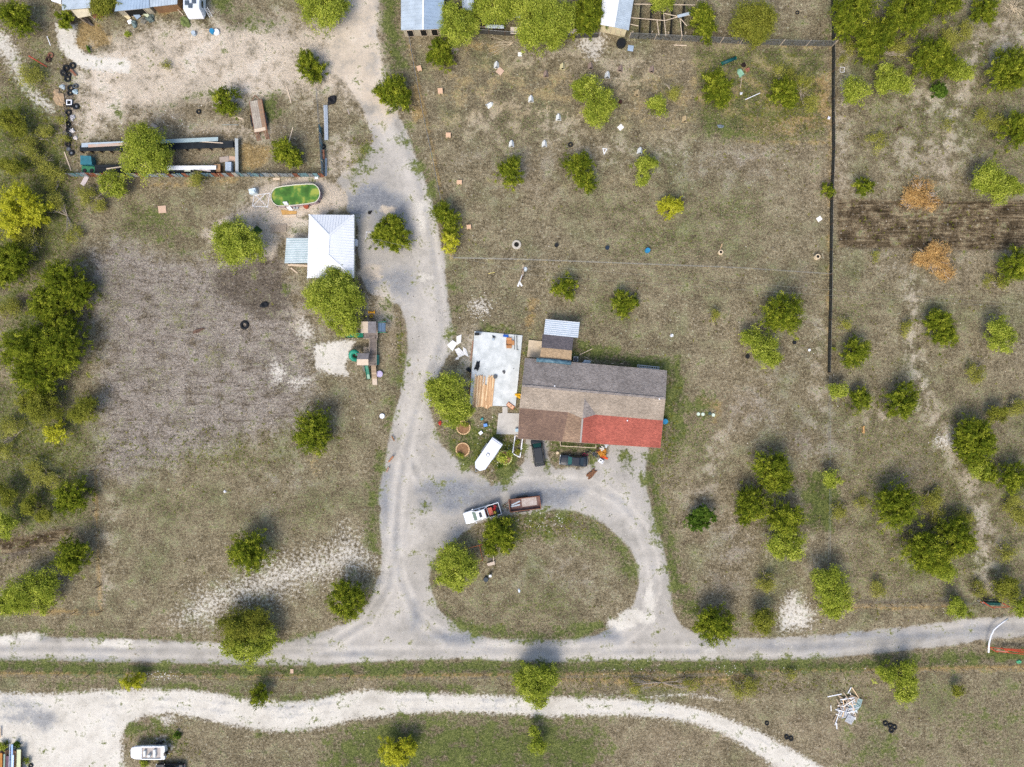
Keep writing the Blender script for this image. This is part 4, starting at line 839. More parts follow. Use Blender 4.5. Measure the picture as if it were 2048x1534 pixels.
# main house
HA = R(-3.8)
off = P3(1185, 815); off = (off[0], off[1], 0)
house = thing('ranch_house', 'long brown shingle-roofed house with a bright red patch on its porch roof', 'house', off)
he, hr, hp = 2.7, 4.5, 2.25
NW, NE = P3(1050, 716, he), P3(1334, 741, he); RW, RE = P3(1044, 771, hr), P3(1331, 797, hr)
SW, SE = P3(1039, 816, 3.05), P3(1326, 841, 3.05); PW, PE = P3(1036, 877, hp), P3(1321, 896, hp)
sh_n = shingle('shingle_tan_shaded', '968e88', '746d68', -HA); sh_s = shingle('shingle_tan', '9c9082', '82776a', -HA); sh_b = shingle('shingle_brown', '7c6657', '65534a', -HA); sh_r = shingle('shingle_red', 'a65e50', '8a4c42', -HA)  # first two are one shingle: north and east slopes have shade in the colour
roof(house, off, 'roof', [NW, NE, RE, RW], sh_n, 0.14)
r2 = roof(house, off, 'roof', [RW, RE, SE, SW], sh_s, 0.14)
def onpw(t, dz=0.0): q = lerp3(PW, PE, t); return (q[0], q[1], q[2] + dz)
def onsw(t, dz=0.0): q = lerp3(SW, SE, t); return (q[0], q[1], q[2] + dz)
t1, t2, t3, t4 = 0.34, 0.53, 0.31, 0.555         # feet of the low cross gable on the main eave line and on the porch eave
roof(house, off, 'porch_roof', [SW, onsw(t1), onpw(t3), PW], sh_b, 0.1)
roof(house, off, 'porch_roof', [onsw(t2), SE, PE, onpw(t4)], sh_r, 0.1)
apex = P3(1170, 785, 4.2); SM = P3(1165, 837, 3.62); PM = P3(1161, 885, 3.0)
def tris(name, m, *T):
    mb = MB(off)
    for t_ in T: mb.slab(list(t_), 0.05)
    return mb.build(name, m, house)
tris('gable_slope', sh_n, (apex, SM, onsw(t2, .03))); tris('gable_slope', sh_s, (apex, onsw(t1, .03), SM))
o = tris('gable_slope', sh_r, (SM, onsw(t2, .02), PM), (onsw(t2, .02), onpw(t4, .02), PM)); o['label'] = 'shaded red east slope of the low cross gable'
tris('gable_slope', shingle('shingle_patch', '8d7763', '735f50', -HA), (onsw(t1, .02), SM, PM), (onsw(t1, .02), PM, onpw(t3, .02)))
q0, q1 = onpw(t3), onpw(t4); MB(off).loft([[(q0[0], q0[1] + .02, q0[2]), (PM[0], PM[1] + .02, PM[2] - .05), (q1[0], q1[1] + .02, q1[2])], [(q0[0], q0[1] + .08, q0[2]), (PM[0], PM[1] + .08, PM[2] - .05), (q1[0], q1[1] + .08, q1[2])]]).build('gable_front', mat('fascia_paint', '9b9082', var=.1), house)
mb = MB(off); mb.beam((SM[0], SM[1], SM[2] + .03), (PM[0], PM[1], PM[2] + .03), 0.26, 0.05); mb.build('gable_ridge_cap', mat('ridge_grey', '8f8a84', var=0.15, vscale=6), house)
mb = MB(off); mb.beam((RW[0], RW[1], RW[2] + .03), (RE[0], RE[1], RE[2] + .03), 0.34, 0.06); mb.build('ridge_cap', sh_n, house)
mb = MB(off)
for a, b in ((NW, NE), (PW, PE)): mb.beam((a[0], a[1], a[2] - .1), (b[0], b[1], b[2] - .1), 0.05, 0.16)
for a, b in ((NW, RW), (RW, SW), (SW, PW), (NE, RE), (RE, SE), (SE, PE)): mb.beam((a[0], a[1], a[2] - .1), (b[0], b[1], b[2] - .1), 0.04, 0.14)
mb.build('fascia', mat('fascia_paint', '9b9082', var=.1), house)
def sh(p, dx, dy): c_, s_ = math.cos(HA), math.sin(HA); return (p[0] + dx * c_ - dy * s_, p[1] + dx * s_ + dy * c_)
w0, w1, w2, w3 = sh(NW, .35, -.4), sh(NE, -.35, -.4), sh(SE, -.35, -.2), sh(SW, .35, -.2)
walls(house, off, [w0, w3, w2, w1], 2.5, BRICKC)
mb = MB(off)
for e0, e1, r_ in ((w0, w3, RW), (w1, w2, RE)):
    q = [(e0[0], e0[1], 2.5), (e1[0], e1[1], 2.6), (r_[0] + (0.3 if r_ is RW else -.3), r_[1], hr - .2)]; q2 = [(x + (.1 if r_ is RW else -.1), y, z) for x, y, z in q]; mb.loft([q, q2])
mb.build('gable_wall', BRICKC, house)
for t in (0.12, 0.30, 0.62, 0.82): opening(house, off, w3, w2, t, t + .06, 0.9, 2.0, 0.03, glass(), 'window', WHITE)
for t in (0.46,): opening(house, off, w3, w2, t, t + .045, 0.1, 2.1, 0.03, DARKW, 'door', WHITE)
for t in (0.1, 0.35, 0.6): opening(house, off, w1, w0, t, t + .05, 1.0, 2.0, 0.03, glass(), 'window', WHITE)
opening(house, off, w2, w1, 0.4, .55, 1.0, 2.0, 0.03, glass(), 'window', WHITE)
for i in range(7):
    t = 0.01 + i * 0.163; q = onpw(t); q = sh(q, 0.05, 0.25); mb = MB(off); mb.box((q[0], q[1], 1.05), (0.12, 0.12, 2.1)); mb.build('porch_post', WHITE, house)
mb = MB(off); q = [sh(onpw(.24), 0, .35), sh(onpw(.98), 0, .35), sh(onsw(.99), 0, -.25), sh(onsw(.25), 0, -.25)]; mb.prism(q, 0.0, 0.12); mb.build('porch_floor', CONC, house)
for (x, y) in ((1109, 772), (1254, 841), (1318, 798)):
    q = P3(x, y, 4.2 if y < 810 else 3.0); mb = MB(off); mb.cyl(q[0], q[1], q[2] - .4, q[2] + 0.35, 0.07, 0.07, 10).cyl(q[0], q[1], q[2] + .35, q[2] + 0.4, 0.11, 0.1, 10); mb.build('vent_pipe', WHITE, house)
# addition on the north side
a0, a1, a2, a3 = P3(1085, 668, 2.6), P3(1147, 674, 2.6), P3(1144, 701, 3.3), P3(1083, 695, 3.3); a4, a5 = P3(1142, 726, 2.75), P3(1078, 721, 2.75)
roof(house, off, 'addition_roof', [a0, a1, a2, a3], shingle('shingle_dark', '6c6668', '565255', -HA), 0.1)
roof(house, off, 'addition_roof', [a3, a2, a4, a5], shingle('shingle_sand', 'a08b70', '8b775e', -HA), 0.1)
b0, b1, b2, b3 = P3(1091, 638, 2.5), P3(1159.5, 644.5, 2.5), P3(1156, 675.5, 2.72), P3(1087.5, 668.5, 2.72)
roof(house, off, 'metal_roof', [b0, b1, b2, b3], GALV, 0.06, (HA - R(1.5), 0.32, 0.06, 0.05), WHITE)
walls(house, off, [sh(a0, .2, 0), sh(a5, .2, .2), sh(a4, -.2, .2), sh(a1, -.2, 0)], 2.5, CREAM)
for q in (sh(b0, .2, -.2), sh(b1, -.2, -.2)): mb = MB(off); mb.box((q[0], q[1], 1.2), (0.1, 0.1, 2.4)); mb.build('post', PALEW, house)
mb = MB(off); mb.prism([P(1057.5, 680), P(1086, 683), P(1082, 716), P(1054, 714)], 0.0, 0.3); mb.build('side_porch', mat('beige_deck', 'b8a890', var=0.12, vscale=2), house)
mb = MB(off); mb.tube([P3(1073, 719.5, 3.05), P3(1108, 722, 3.08), P3(1142, 726, 3.02)], 0.34, 10)
o = mb.build('tarp_roll', mat('blue_tarp', '33505f', rough=.6, col2='5c7a86', vscale=2.5, bump=.8, bscale=3), None, smooth=True); tag(o, 'rolled dark blue tarp lying where the addition meets the main roof', 'tarp')

# concrete slab with its small stuff, walk and patio
o = MB(P3(990, 737)).prism([P(949, 662.5), P(1045, 671), P(1031, 813), P(939, 810)], 0, 0.22).build('concrete_slab', mat('slab_concrete', 'a8adac', var=0.1, vscale=0.7, col2='c8cccb', bump=.15), None); tag(o, 'large pale concrete slab with lumber on it, west of the brown-roofed house', 'slab')
o = MB(P3(1016, 848)).prism([P(997, 827), P(1005, 826), P(1005, 813.5), P(1015, 814), P(1015, 826), P(1041, 827), P(1038, 869), P(993, 868)], 0, 0.12).build('patio', CONC2, None); tag(o, 'small pale concrete patio between the slab and the cargo trailer', 'patio')

# white hip-roofed house
off = P3(662, 492); hh = thing('small_house', 'small house with a bright white metal hip roof beside the pool', 'house', off)
he, hr = 2.7, 4.3
nw, ne, se, sw = P3(618, 429, he), P3(708, 430, he), P3(707.5, 556, he), P3(614.5, 556, he); rn, rs = P3(658, 470.5, hr), P3(656, 510, hr)
roof(hh, off, 'roof', [nw, ne, rn], ROOFW, 0.08, (R(90), 0.42, 0.06, 0.06)); roof(hh, off, 'roof', [ne, se, rs, rn], ROOFW, 0.08, (0, 0.42, 0.06, 0.06)); roof(hh, off, 'roof', [se, sw, rs], ROOFW, 0.08, (R(90), 0.42, 0.06, 0.06)); roof(hh, off, 'roof', [sw, nw, rn, rs], ROOFW, 0.08, (0, 0.42, 0.06, 0.06))
mb = MB(off)
for a, b in ((nw, rn), (ne, rn), (se, rs), (sw, rs), (rn, rs)): mb.beam((a[0], a[1], a[2] + .04), (b[0], b[1], b[2] + .04), 0.26, 0.05)
mb.build('ridge_cap', ROOFW, hh)
wq = [(nw[0] + .4, nw[1] - .4), (sw[0] + .4, sw[1] + .4), (se[0] - .35, se[1] + .4), (ne[0] - .35, ne[1] - .4)]
walls(hh, off, wq, 2.62, CREAM)
for t in (.2, .6): opening(hh, off, wq[2], wq[3], t, t + .14, .9, 2.0, .03, glass(), 'window', WHITE)
opening(hh, off, wq[2], wq[3], .42, .53, .1, 2.1, .03, DARKW, 'door', WHITE); opening(hh, off, wq[1], wq[2], .35, .5, .9, 2.0, .03, glass(), 'window', WHITE)
mb = MB(off); mb.beam((ne[0] + .02, ne[1], 2.6), (se[0] + .02, se[1], 2.6), 0.12, 0.12); mb.build('gutter', GALVD, hh)
c0, c1, c2, c3 = P3(573, 476, 2.2), P3(617, 476, 2.5), P3(616, 526, 2.5), P3(569, 526.5, 2.2)
roof(hh, off, 'awning', [c0, c1, c2, c3], mat('awning_metal', '8fa0a2', rough=.5, col2='a9b8ba', vscale=.8), 0.05, (0, 0.36, 0.05, 0.06), ROOFW)
for q in (c0, c3): mb = MB(off); mb.box((q[0] + .15, q[1] + (.15 if q is c3 else -.15), 1.08), (.1, .1, 2.16)); mb.build('post', PALEW, hh)
mb = MB(off); mb.prism([P(577, 528), P(616, 530), P(616, 534), P(577, 532)], 0, .3); mb.prism([P(583, 535), P(596, 546), P(595, 548), P(581, 537)], 0, .12); mb.build('step_rail', PALEW, hh)
o = MB(P3(714, 487)).box((P(714, 487)[0], P(714, 487)[1], .45), (.38, 1.0, .8)).box((P(714, 487)[0], P(714, 487)[1], .86), (.42, 1.06, .04)).build('utility_box', WHITE, None, bevel=.02); tag(o, 'white utility cabinet against the right side of the hip-roofed house', 'cabinet')

def barn(name, label, cat, quad, ridge, he, hr, m1, m2, wall, rib=0.5, ang=0.0, inset=.25, two=True):
    """gable barn: quad = roof corners NW NE SE SW in pixels, ridge = (north, south) pixels or None for a lean-to"""
    c = P3(sum(q[0] for q in quad) / 4, sum(q[1] for q in quad) / 4); c = (c[0], c[1], 0); t = thing(name, label, cat, c)
    if ridge:
        q = [P3(x, y, he) for x, y in quad]; n_, s_ = P3(*ridge[0], hr), P3(*ridge[1], hr)
        roof(t, c, 'roof', [q[0], n_, s_, q[3]], m1, .06, (ang, rib, .05, .05)); roof(t, c, 'roof', [n_, q[1], q[2], s_], m2, .06, (ang, rib, .05, .05))
        MB(c).beam((n_[0], n_[1], n_[2] + .03), (s_[0], s_[1], s_[2] + .03), .25, .05).build('ridge_cap', ROOFW, t)
    else:
        q = [P3(x, y, hr if i < 2 else he) for i, (x, y) in enumerate(quad)]; roof(t, c, 'roof', q, m1, .06, (ang, rib, .05, .05))
    cx = sum(p[0] for p in q) / 4; cy = sum(p[1] for p in q) / 4
    w = [(p[0] + (cx - p[0]) / abs(cx - p[0]) * inset, p[1] + (cy - p[1]) / abs(cy - p[1]) * inset) for p in q]
    walls(t, c, [w[0], w[3], w[2], w[1]], he - .12, wall)
    return t, c, w
t, c, w = barn('barn', 'large low barn with a two-tone metal roof at the top edge beside the drive', 'barn', [(802, -60), (888, -60), (888, 57), (802, 60)], ((847, -60), (846, 59)), 2.6, 3.3, GALV, GALVB, mat('weathered_board', 'a39a86', var=.2, vscale=2), .6, 0.0)
for u in (.08, .42, .7): opening(t, c, w[3], w[2], u, u + .16, .1, 2.0, .04, DARKG, 'door', PALEW)
t, c, w = barn('metal_barn', 'small barn with a tilted white ridged roof and cream front wall above the black tank', 'barn', [(1206, -18), (1269, -12), (1257.5, 60.5), (1201, 49)], ((1239, -16), (1228, 54)), 2.7, 3.3, ROOFW, GALV, CREAM, .3, R(-9))
for u in (.2, .6): opening(t, c, w[3], w[2], u, u + .2, .3, 1.9, .04, mat('pale_door', 'b9b08e'), 'door', PALEW)
t, c, w = barn('shed', 'pale blue metal-roofed shed at the top left above a beige awning', 'shed', [(122, -60), (186, -60), (180, 15.5), (124, 20)], None, 2.4, 2.8, GALV, GALV, CREAM, .5, R(4))
roof(t, c, 'awning', [P3(142, 20, 2.2), P3(176, 17, 2.2), P3(182, 31, 1.9), P3(156, 36, 1.9)], mat('beige_awning', 'b3a98f', var=.12), .04)
for p_ in ((158, 34), (180, 30)): q = P3(*p_, 1.9); MB(c).box((q[0], q[1], .93), (.08, .08, 1.84)).build('post', PALEW, t)
t, c, w = barn('shed', 'white-roofed corner of a shed left of the beige awning at the top edge', 'shed', [(90, -50), (121, -50), (122, 8), (103, 2)], None, 2.2, 2.5, ROOFW, GALV, CREAM, .5, 0)
t, c, w = barn('open_shed', 'long blue-grey metal-roofed lean-to with junk spilling from its front', 'shed', [(244, -50), (297, -50), (299, 15.5), (229, 22.5)], None, 2.3, 2.7, GALVB, GALV, mat('shed_board', '9a927f', var=.2), .45, R(82))
opening(t, c, w[3], w[2], .2, .8, .1, 1.9, .04, DARKG, 'doorway', PALEW)
t, c, w = barn('open_shed', 'narrow corrugated carport roof at the top edge next to the camper', 'shed', [(299, -50), (358, -50), (354, 8), (300, 14)], None, 2.4, 2.6, GALV, GALV, mat('shed_board2', '7a5c40', var=.2), .45, R(85))
t, c, w = barn('hen_house', 'small grey-roofed hen house between the large barn and the top edge trees', 'shed', [(922, -40), (947, -40), (948, 22), (925, 20)], None, 1.7, 2.0, GALV, GALV, mat('teal_board', '3b6a58', var=.15), .5, R(90))
for lab, q in (('narrow grey roofed pen with a long pale bar in front of it', [(971, 49), (1008, 50), (1008, 57), (971, 56)]), ('grey pen roof half hidden under the very large light tree', [(1028, 24), (1048, 25), (1048, 36), (1028, 35)]), ('low shed roof strip under the very large light tree', [(1084, 26), (1130, 26), (1130, 40), (1084, 40)]),
               ('pale boarded pen roof left of the very large tree foot', [(1021, 54), (1056, 54), (1056, 68), (1021, 67)]), ('last pale pen roof before the dark tree by the small barn', [(1130, 56), (1158, 58), (1156, 70), (1130, 69)]), ('small white pen roof hard against the large barn wall', [(890, 33), (906, 33), (906, 44), (890, 43)])):
    t, c, w = barn('animal_pen', lab, 'pen', q, None, 1.0, 1.15, GALV if 'grey' in lab else mat('pen_pale', 'b5aca0', var=.1), GALV, mat('pen_board', '4e453c', var=.2), .4, R(90), .08)

# camper
c = P3(384, 5); c = (c[0], c[1], 0); t = thing('camper', 'white camper with a steep blank front and a side ladder at the top left', 'camper', c)
q0, q1, q2, q3 = P(366, -60, 2.9), P(399, -60, 2.9), P(398.5, 17, 2.9), P(366, 17.5, 2.9)
MB(c).prism([q0, q1, q2, q3], 0.5, 2.9).build('body', mat('camper_white', 'c4ccd4', rough=.4, var=.05), t, bevel=.08)
f0, f1 = P(377, 37, 1.0), P(407, 36, 1.0)
MB(c).loft([[(q3[0], q3[1] - .02, .8), (q3[0], q3[1] - .02, 2.75), (q2[0], q2[1] - .02, 2.75), (q2[0], q2[1] - .02, .8)], [(f0[0], f0[1], .75), (f0[0], f0[1], 1.05), (f1[0], f1[1], 1.05), (f1[0], f1[1], .75)]]).build('front_cap', WHITE, t)
for (x, y) in ((374, 6), (388, 3), (381, 12)): q = P3(x, y, 2.9); MB(c).box((q[0], q[1], 3.0), (.6, .7, .18)).build('roof_vent', mat('smoky_plastic', '4a5560', rough=.4), t, bevel=.03)
q = P(399, -5, 2.9); MB(c).box((q[0] + .0, q[1] - .5, 1.9), (.05, 1.0, .6)).build('window', glass(), t)
for y in (-12, 6): q = P(395, y, .3); MB(c).cyl(0, 0, -.1, .1, .34, n=16); mb = MB((0, 0, 0)); mb.torus((q[0] - c[0], q[1] - c[1], .34), .25, .1, rx=R(90), rz=R(90)); mb.build('wheel', TYRE, t)
mb = MB(P3(414, 30)); a = P3(409, 16, 1.6); b = P3(420, 36, 0.1)
for dx in (0, .4): mb.tube([(a[0] + dx, a[1] + dx * .5, a[2]), (b[0] + dx, b[1] + dx * .5, b[2])], .03, 5)
for i in range(1, 7): u = i / 7; q = lerp3(a, b, u); mb.tube([q, (q[0] + .4, q[1] + .2, q[2])], .02, 5)
tag(mb.build('ladder', WHITE, None), 'white ladder leaning down beside the camper', 'ladder')

# pool
cxp, cyp = P(591, 390, 1.2); c = (cxp, cyp, 0); t = thing('swimming_pool', 'oval above-ground pool filled with murky green water', 'pool', c)
def oval(L, Wd, ang, n=28, cc=(0, 0)):
    out = []; hl = (L - Wd) / 2
    for i in range(n):
        a = 2 * math.pi * i / n; x = Wd / 2 * math.cos(a) + (hl if math.cos(a) > 0 else -hl) * min(1, abs(math.cos(a)) * 3); y = Wd / 2 * math.sin(a)
        out.append((cc[0] + x * math.cos(ang) - y * math.sin(ang), cc[1] + x * math.sin(ang) + y * math.cos(ang)))
    return out
PA = R(5.5); o0, o1, o2 = oval(7.85, 3.3, PA), oval(7.75, 3.2, PA), oval(7.65, 3.1, PA)
mb = MB(); mb.loft([[(x, y, 0) for x, y in o1], [(x, y, 1.25) for x, y in o1]], cap=False); mb.build('wall', mat('pool_wall', '9c8a8e', var=.1, vscale=2), t)
mb = MB(); mb.loft([[(x, y, 1.24) for x, y in o0], [(x, y, 1.3) for x, y in o0], [(x, y, 1.3) for x, y in o2], [(x, y, 1.0) for x, y in o2]], cap=False); mb.build('rim', mat('pool_rim', 'c9c6b4', var=.05), t)
wm = bpy.data.materials.new('algae_water'); wm.use_nodes = True; N = wm.node_tree.nodes; b = N['Principled BSDF']; b.inputs['Roughness'].default_value = .08
nz = N.new('ShaderNodeTexNoise'); nz.inputs['Scale'].default_value = .7; nz.inputs['Detail'].default_value = 3; tc = N.new('ShaderNodeTexCoord'); wm.node_tree.links.new(tc.outputs['Object'], nz.inputs['Vector'])
rp = N.new('ShaderNodeValToRGB'); e = rp.color_ramp.elements; e.new(.5); e[0].position = .34; e[0].color = lin('345514'); e[1].position = .5; e[1].color = lin('487026'); e[2].position = .64; e[2].color = lin('8c953c')
wm.node_tree.links.new(nz.outputs[0], rp.inputs[0]); wm.node_tree.links.new(rp.outputs[0], b.inputs['Base Color'])
MB().prism(o2, 1.0, 1.1).build('water', wm, t)
for i in range(0, 28, 2): x, y = o1[i]; n_ = math.hypot(x, y); mb = MB(); mb.box((x * 1.02, y * 1.02, .62), (.1, .1, 1.24), rz=math.atan2(y, x)); mb.build('upright', mat('pool_upright', '77686c'), t)
mb = MB(P3(577, 413)); a = P3(570, 405, 1.5); b = P3(582, 420, .05)
mb.beam((a[0] - .3, a[1], a[2]), (b[0] - .3, b[1], b[2]), .08).beam((a[0] + .3, a[1], a[2]), (b[0] + .3, b[1], b[2]), .08)
for i in range(6): q = lerp3(a, b, i / 5.2); mb.box((q[0], q[1], q[2]), (.66, .24, .05))
tag(mb.build('pool_ladder', WHITE, None), 'white pool steps on the lower side of the green pool', 'ladder')
q = P3(613.5, 413.5, 0); tag(MB(q).cyl(q[0], q[1], 0, .5, .38, .38, 16).cyl(q[0], q[1], .5, .54, .42, .42, 16).build('drum', mat('rusty_lid', '8e4630', var=.2, vscale=4), None), 'rust-red round drum at the foot of the pool', 'drum')
q = P3(590, 417, 0); tag(MB(q).cyl(q[0], q[1], 0, .45, .16, .16, 12).cyl(q[0] + .4, q[1] + .05, 0, .3, .2, .2, 12).tube([(q[0], q[1], .3), (q[0] + .4, q[1], .3)], .04).build('pool_pump', mat('pump_grey', '9aa0a4'), None), 'small grey pump and filter at the foot of the pool', 'pump')
mb = MB(P3(522, 400)); fr_ = [P3(508, 391, 1.8), P3(505, 412, 1.8), P3(535, 414, 1.8), P3(539.5, 386, 1.8)]
for i in range(4):
    a, b = fr_[i], fr_[(i + 1) % 4]; mb.tube([a, b], .035, 6); mb.tube([a, (a[0], a[1], 0)], .035, 6)
mb.tube([fr_[1], P3(530, 388, 1.8)], .03, 6).tube([P3(512, 391, 1.8), fr_[2]], .03, 6)
tag(mb.build('canopy_frame', WHITE, None), 'bare white pipe canopy frame left of the green pool', 'frame')
q = P3(509, 385); mb = MB(q); mb.box((q[0], q[1], .5), (1.1, .8, 1.0), rz=.2).box((q[0] + .2, q[1] - .2, 1.1), (.5, .5, .25), rz=.5); tag(mb.build('cooler', mat('blueish_white', 'a9bcc4', col2='cfd8da', vscale=3), None, bevel=.04), 'pale blue cooler box at the corner of the pipe canopy frame', 'cooler')
q = P3(513, 462); tag(MB(q).prism([P(514, 451), P(525.5, 461), P(513, 473.5), P(500.5, 464)], 0.02, .09).build('mat', mat('green_turf', '26400f', var=.3, vscale=6), None), 'dark green square mat right of the rounded green tree', 'mat')

def deck(name, label, cat, pts, m, h=.15, n=8, along=0.0):
    c = P3(sum(p[0] for p in pts) / len(pts), sum(p[1] for p in pts) / len(pts)); t = thing(name, label, cat, c)
    a, b, c2, d = [P(*p) for p in pts]
    mb = MB(c)
    for i in range(n):
        u0, u1 = i / n + .01, (i + .86) / n
        f = lambda u, s: (lambda p, q: (p[0] + (q[0] - p[0]) * s, p[1] + (q[1] - p[1]) * s))((a[0] + (d[0] - a[0]) * u, a[1] + (d[1] - a[1]) * u), (b[0] + (c2[0] - b[0]) * u, b[1] + (c2[1] - b[1]) * u))
        mb.prism([f(u0, 0), f(u0, 1), f(u1, 1), f(u1, 0)], h - .03, h)
    mb.build('boards', m, t)
    mb = MB(c)
    for s in (.06, .5, .94): mb.beam((a[0] + (b[0] - a[0]) * s, a[1] + (b[1] - a[1]) * s, h / 2 - .02), (d[0] + (c2[0] - d[0]) * s, d[1] + (c2[1] - d[1]) * s, h / 2 - .02), .09, h - .04)
    mb.build('runners', m, t); return t
deck('deck', 'weathered slatted deck left of the hip-roofed house', 'deck', [(542, 449), (574, 449), (573, 465), (541, 464)], mat('silver_wood', '8c7f70', col2='a89a88', vscale=5), .2, 9)
o = MB(P3(580, 432)).box((*P(580, 432), .08), (2.1, .35, .12), rz=.03).build('board', PALEW, None); tag(o, 'long pale board on the ground between the pool and the deck', 'board')
o = MB(P3(577, 424)).prism([P(562, 420), P(594, 423), P(593, 428), P(565, 430)], .02, .1).build('sand_pad', mat('gold_plywood', 'b08a50', var=.15, vscale=3), None); tag(o, 'ochre plywood sheet under the white pool steps', 'board')
# T-shaped clothes post
mb = MB(P3(734, 472)); q = P3(732, 478); r_ = P3(733, 463, 0)
mb.tube([(q[0], q[1], .1), (r_[0], r_[1], .1)], .05, 6).tube([(r_[0], r_[1] - .1, .12), (r_[0] + .9, r_[1] - .1, .12)], .05, 6); tag(mb.build('pipe_post', WHITE, None), 'white T-shaped pipe lying beside the wide ragged cedar', 'pipe')

# ---------------------------------------------------------------- vehicles
def ring(x, w, z0, z1, crown=0.05, k=0.93):
    return [(x, -w * .96, z0), (x, -w, z0 + (z1 - z0) * .35), (x, -w, z0 + (z1 - z0) * .75), (x, -w * k, z1), (x, -w * .45, z1 + crown), (x, 0, z1 + crown * 1.15), (x, w * .45, z1 + crown), (x, w * k, z1), (x, w, z0 + (z1 - z0) * .75), (x, w, z0 + (z1 - z0) * .35), (x, w * .96, z0)]
def wheel(t, x, y, r=0.34, w=0.22, rimm=None):
    mb = MB(); n = 18
    for s in (-1, 1): pass
    mb.loft([[(x + r * k * math.cos(2 * math.pi * i / n), y + yy, r + r * k * math.sin(2 * math.pi * i / n)) for i in range(n)] for yy, k in ((-w / 2, .9), (-w / 2 * .7, 1), (w / 2 * .7, 1), (w / 2, .9))])
    o = mb.build('wheel', TYRE, t); sgn = 1 if y > 0 else -1
    mb = MB(); mb.loft([[(x + r * .58 * math.cos(2 * math.pi * i / n), y + sgn * (w / 2 + yy), r + r * .58 * math.sin(2 * math.pi * i / n)) for i in range(n)] for yy in (-.02, .012)]); mb.build('rim', STEEL, o)
def glasspane(t, pts, name='window', m=None):
    mb = MB(); c = Vector(pts[0]); n = (Vector(pts[1]) - c).cross(Vector(pts[2]) - c).normalized()
    if n.z < 0 and abs(n.z) > .15: n = -n
    elif abs(n.z) <= .15 and n.y * pts[0][1] < 0: n = -n
    a = [tuple(Vector(p) + n * .004) for p in pts]; b = [tuple(Vector(p) + n * .016) for p in pts]; mb.loft([a, b]); return mb.build(name, m or glass(), t)
def car(name, label, cat, loc, rz, paint, L, Wd, prof, cab, wheels, glassm=None, lights=True):
    """prof: (x, half width scale, z bottom, z top) stations front->rear with the front at +x; cab: (x0 base front, x0 roof front, x1 roof rear, x1 base rear, z base, z roof)"""
    t = thing(name, label, cat, loc, rz); hw = Wd / 2; mb = MB()
    mb.loft([ring(x, hw * s, a, b) for x, s, a, b in prof]); mb.build('body', paint, t, smooth=False, bevel=.03, fixn=True)
    bf, rf, rr, br, zb, zr = cab; wb, wr = hw * .9, hw * .72
    mb = MB(); mb.loft([[(bf, -wb, zb), (bf, wb, zb), (br, wb, zb), (br, -wb, zb)], [(rf, -wr, zr), (rf, wr, zr), (rr, wr, zr), (rr, -wr, zr)], [(rf - .15, -wr * .86, zr + .05), (rf - .15, wr * .86, zr + .05), (rr + .15, wr * .86, zr + .05), (rr + .15, -wr * .86, zr + .05)]]); mb.build('cab', paint, t, bevel=.04, fixn=True)
    f = lambda u, v, s: None
    def mixp(a, b, t_): return tuple(a[i] + (b[i] - a[i]) * t_ for i in range(3))
    def quad(A, B, C, D, e=.08): # A,B base  C,D roof
        return [mixp(mixp(A, B, e), mixp(D, C, e), e), mixp(mixp(A, B, 1 - e), mixp(D, C, 1 - e), e), mixp(mixp(A, B, 1 - e), mixp(D, C, 1 - e), 1 - e), mixp(mixp(A, B, e), mixp(D, C, e), 1 - e)]
    g = glassm or glass()
    glasspane(t, quad((bf, -wb, zb), (bf, wb, zb), (rf, wr, zr), (rf, -wr, zr)), 'windshield', g)
    glasspane(t, quad((br, wb, zb), (br, -wb, zb), (rr, -wr, zr), (rr, wr, zr)), 'rear_window', glass())
    m = (bf + br) / 2; mr = (rf + rr) / 2
    for s in (-1, 1):
        glasspane(t, quad((bf, s * wb, zb), (m, s * wb, zb), (mr, s * wr, zr), (rf, s * wr, zr), .1), 'side_window', glass()); glasspane(t, quad((m, s * wb, zb), (br, s * wb, zb), (rr, s * wr, zr), (mr, s * wr, zr), .1), 'side_window', glass())
        MB().box((bf - .25, s * (hw + .1), zb + .08), (.14, .2, .13)).build('mirror', paint, t, bevel=.02)
        xf, xr = prof[0][0], prof[-1][0]
        MB().box((xf - .03, s * hw * .68, prof[0][3] - .1), (.12, .34, .12)).build('headlight', mat('lamp_clear', 'd8dee0', rough=.15), t, bevel=.02)
        MB().box((xr + .02, s * hw * .72, prof[-1][3] - .15), (.1, .26, .16)).build('tail_light', mat('lamp_red', '7a1210', rough=.2), t, bevel=.02)
    MB().box((prof[0][0] + .02, 0, prof[0][2] + .1), (.16, Wd * .86, .2)).build('front_bumper', mat('bumper', '6d7276', rough=.4), t, bevel=.04); MB().box((prof[-1][0] - .02, 0, prof[-1][2] + .1), (.16, Wd * .86, .2)).build('rear_bumper', mat('bumper', '6d7276'), t, bevel=.04)
    for x, r in wheels:
        for s in (-1, 1): wheel(t, x, s * (hw - .1), r)
    return t
cp = lambda n, c: mat(n, c, rough=.3 if n == 'paint_white' else .42, var=.06, spec=.4, coat=.6 if n == 'paint_white' else .12)
pk = car('pickup_truck', 'white crew cab pickup with a loaded bed parked at the driveway loop', 'truck', (*P(964.5, 1026.5, .8), 0), R(197), cp('paint_white', 'd4d8dc'), 5.95, 2.0,
  [(2.95, .78, .45, .78), (2.8, .93, .42, .98), (2.3, .99, .4, 1.06), (1.5, 1, .4, 1.1), (.2, 1, .4, 1.12), (-.95, 1, .4, 1.12), (-.98, 1, .4, .72), (-2.88, 1, .4, .72)], (1.55, .85, -.55, -.92, 1.1, 1.75), ((1.95, .4), (-1.85, .4)), mat('pale_glass', '6a7a70', rough=.1))
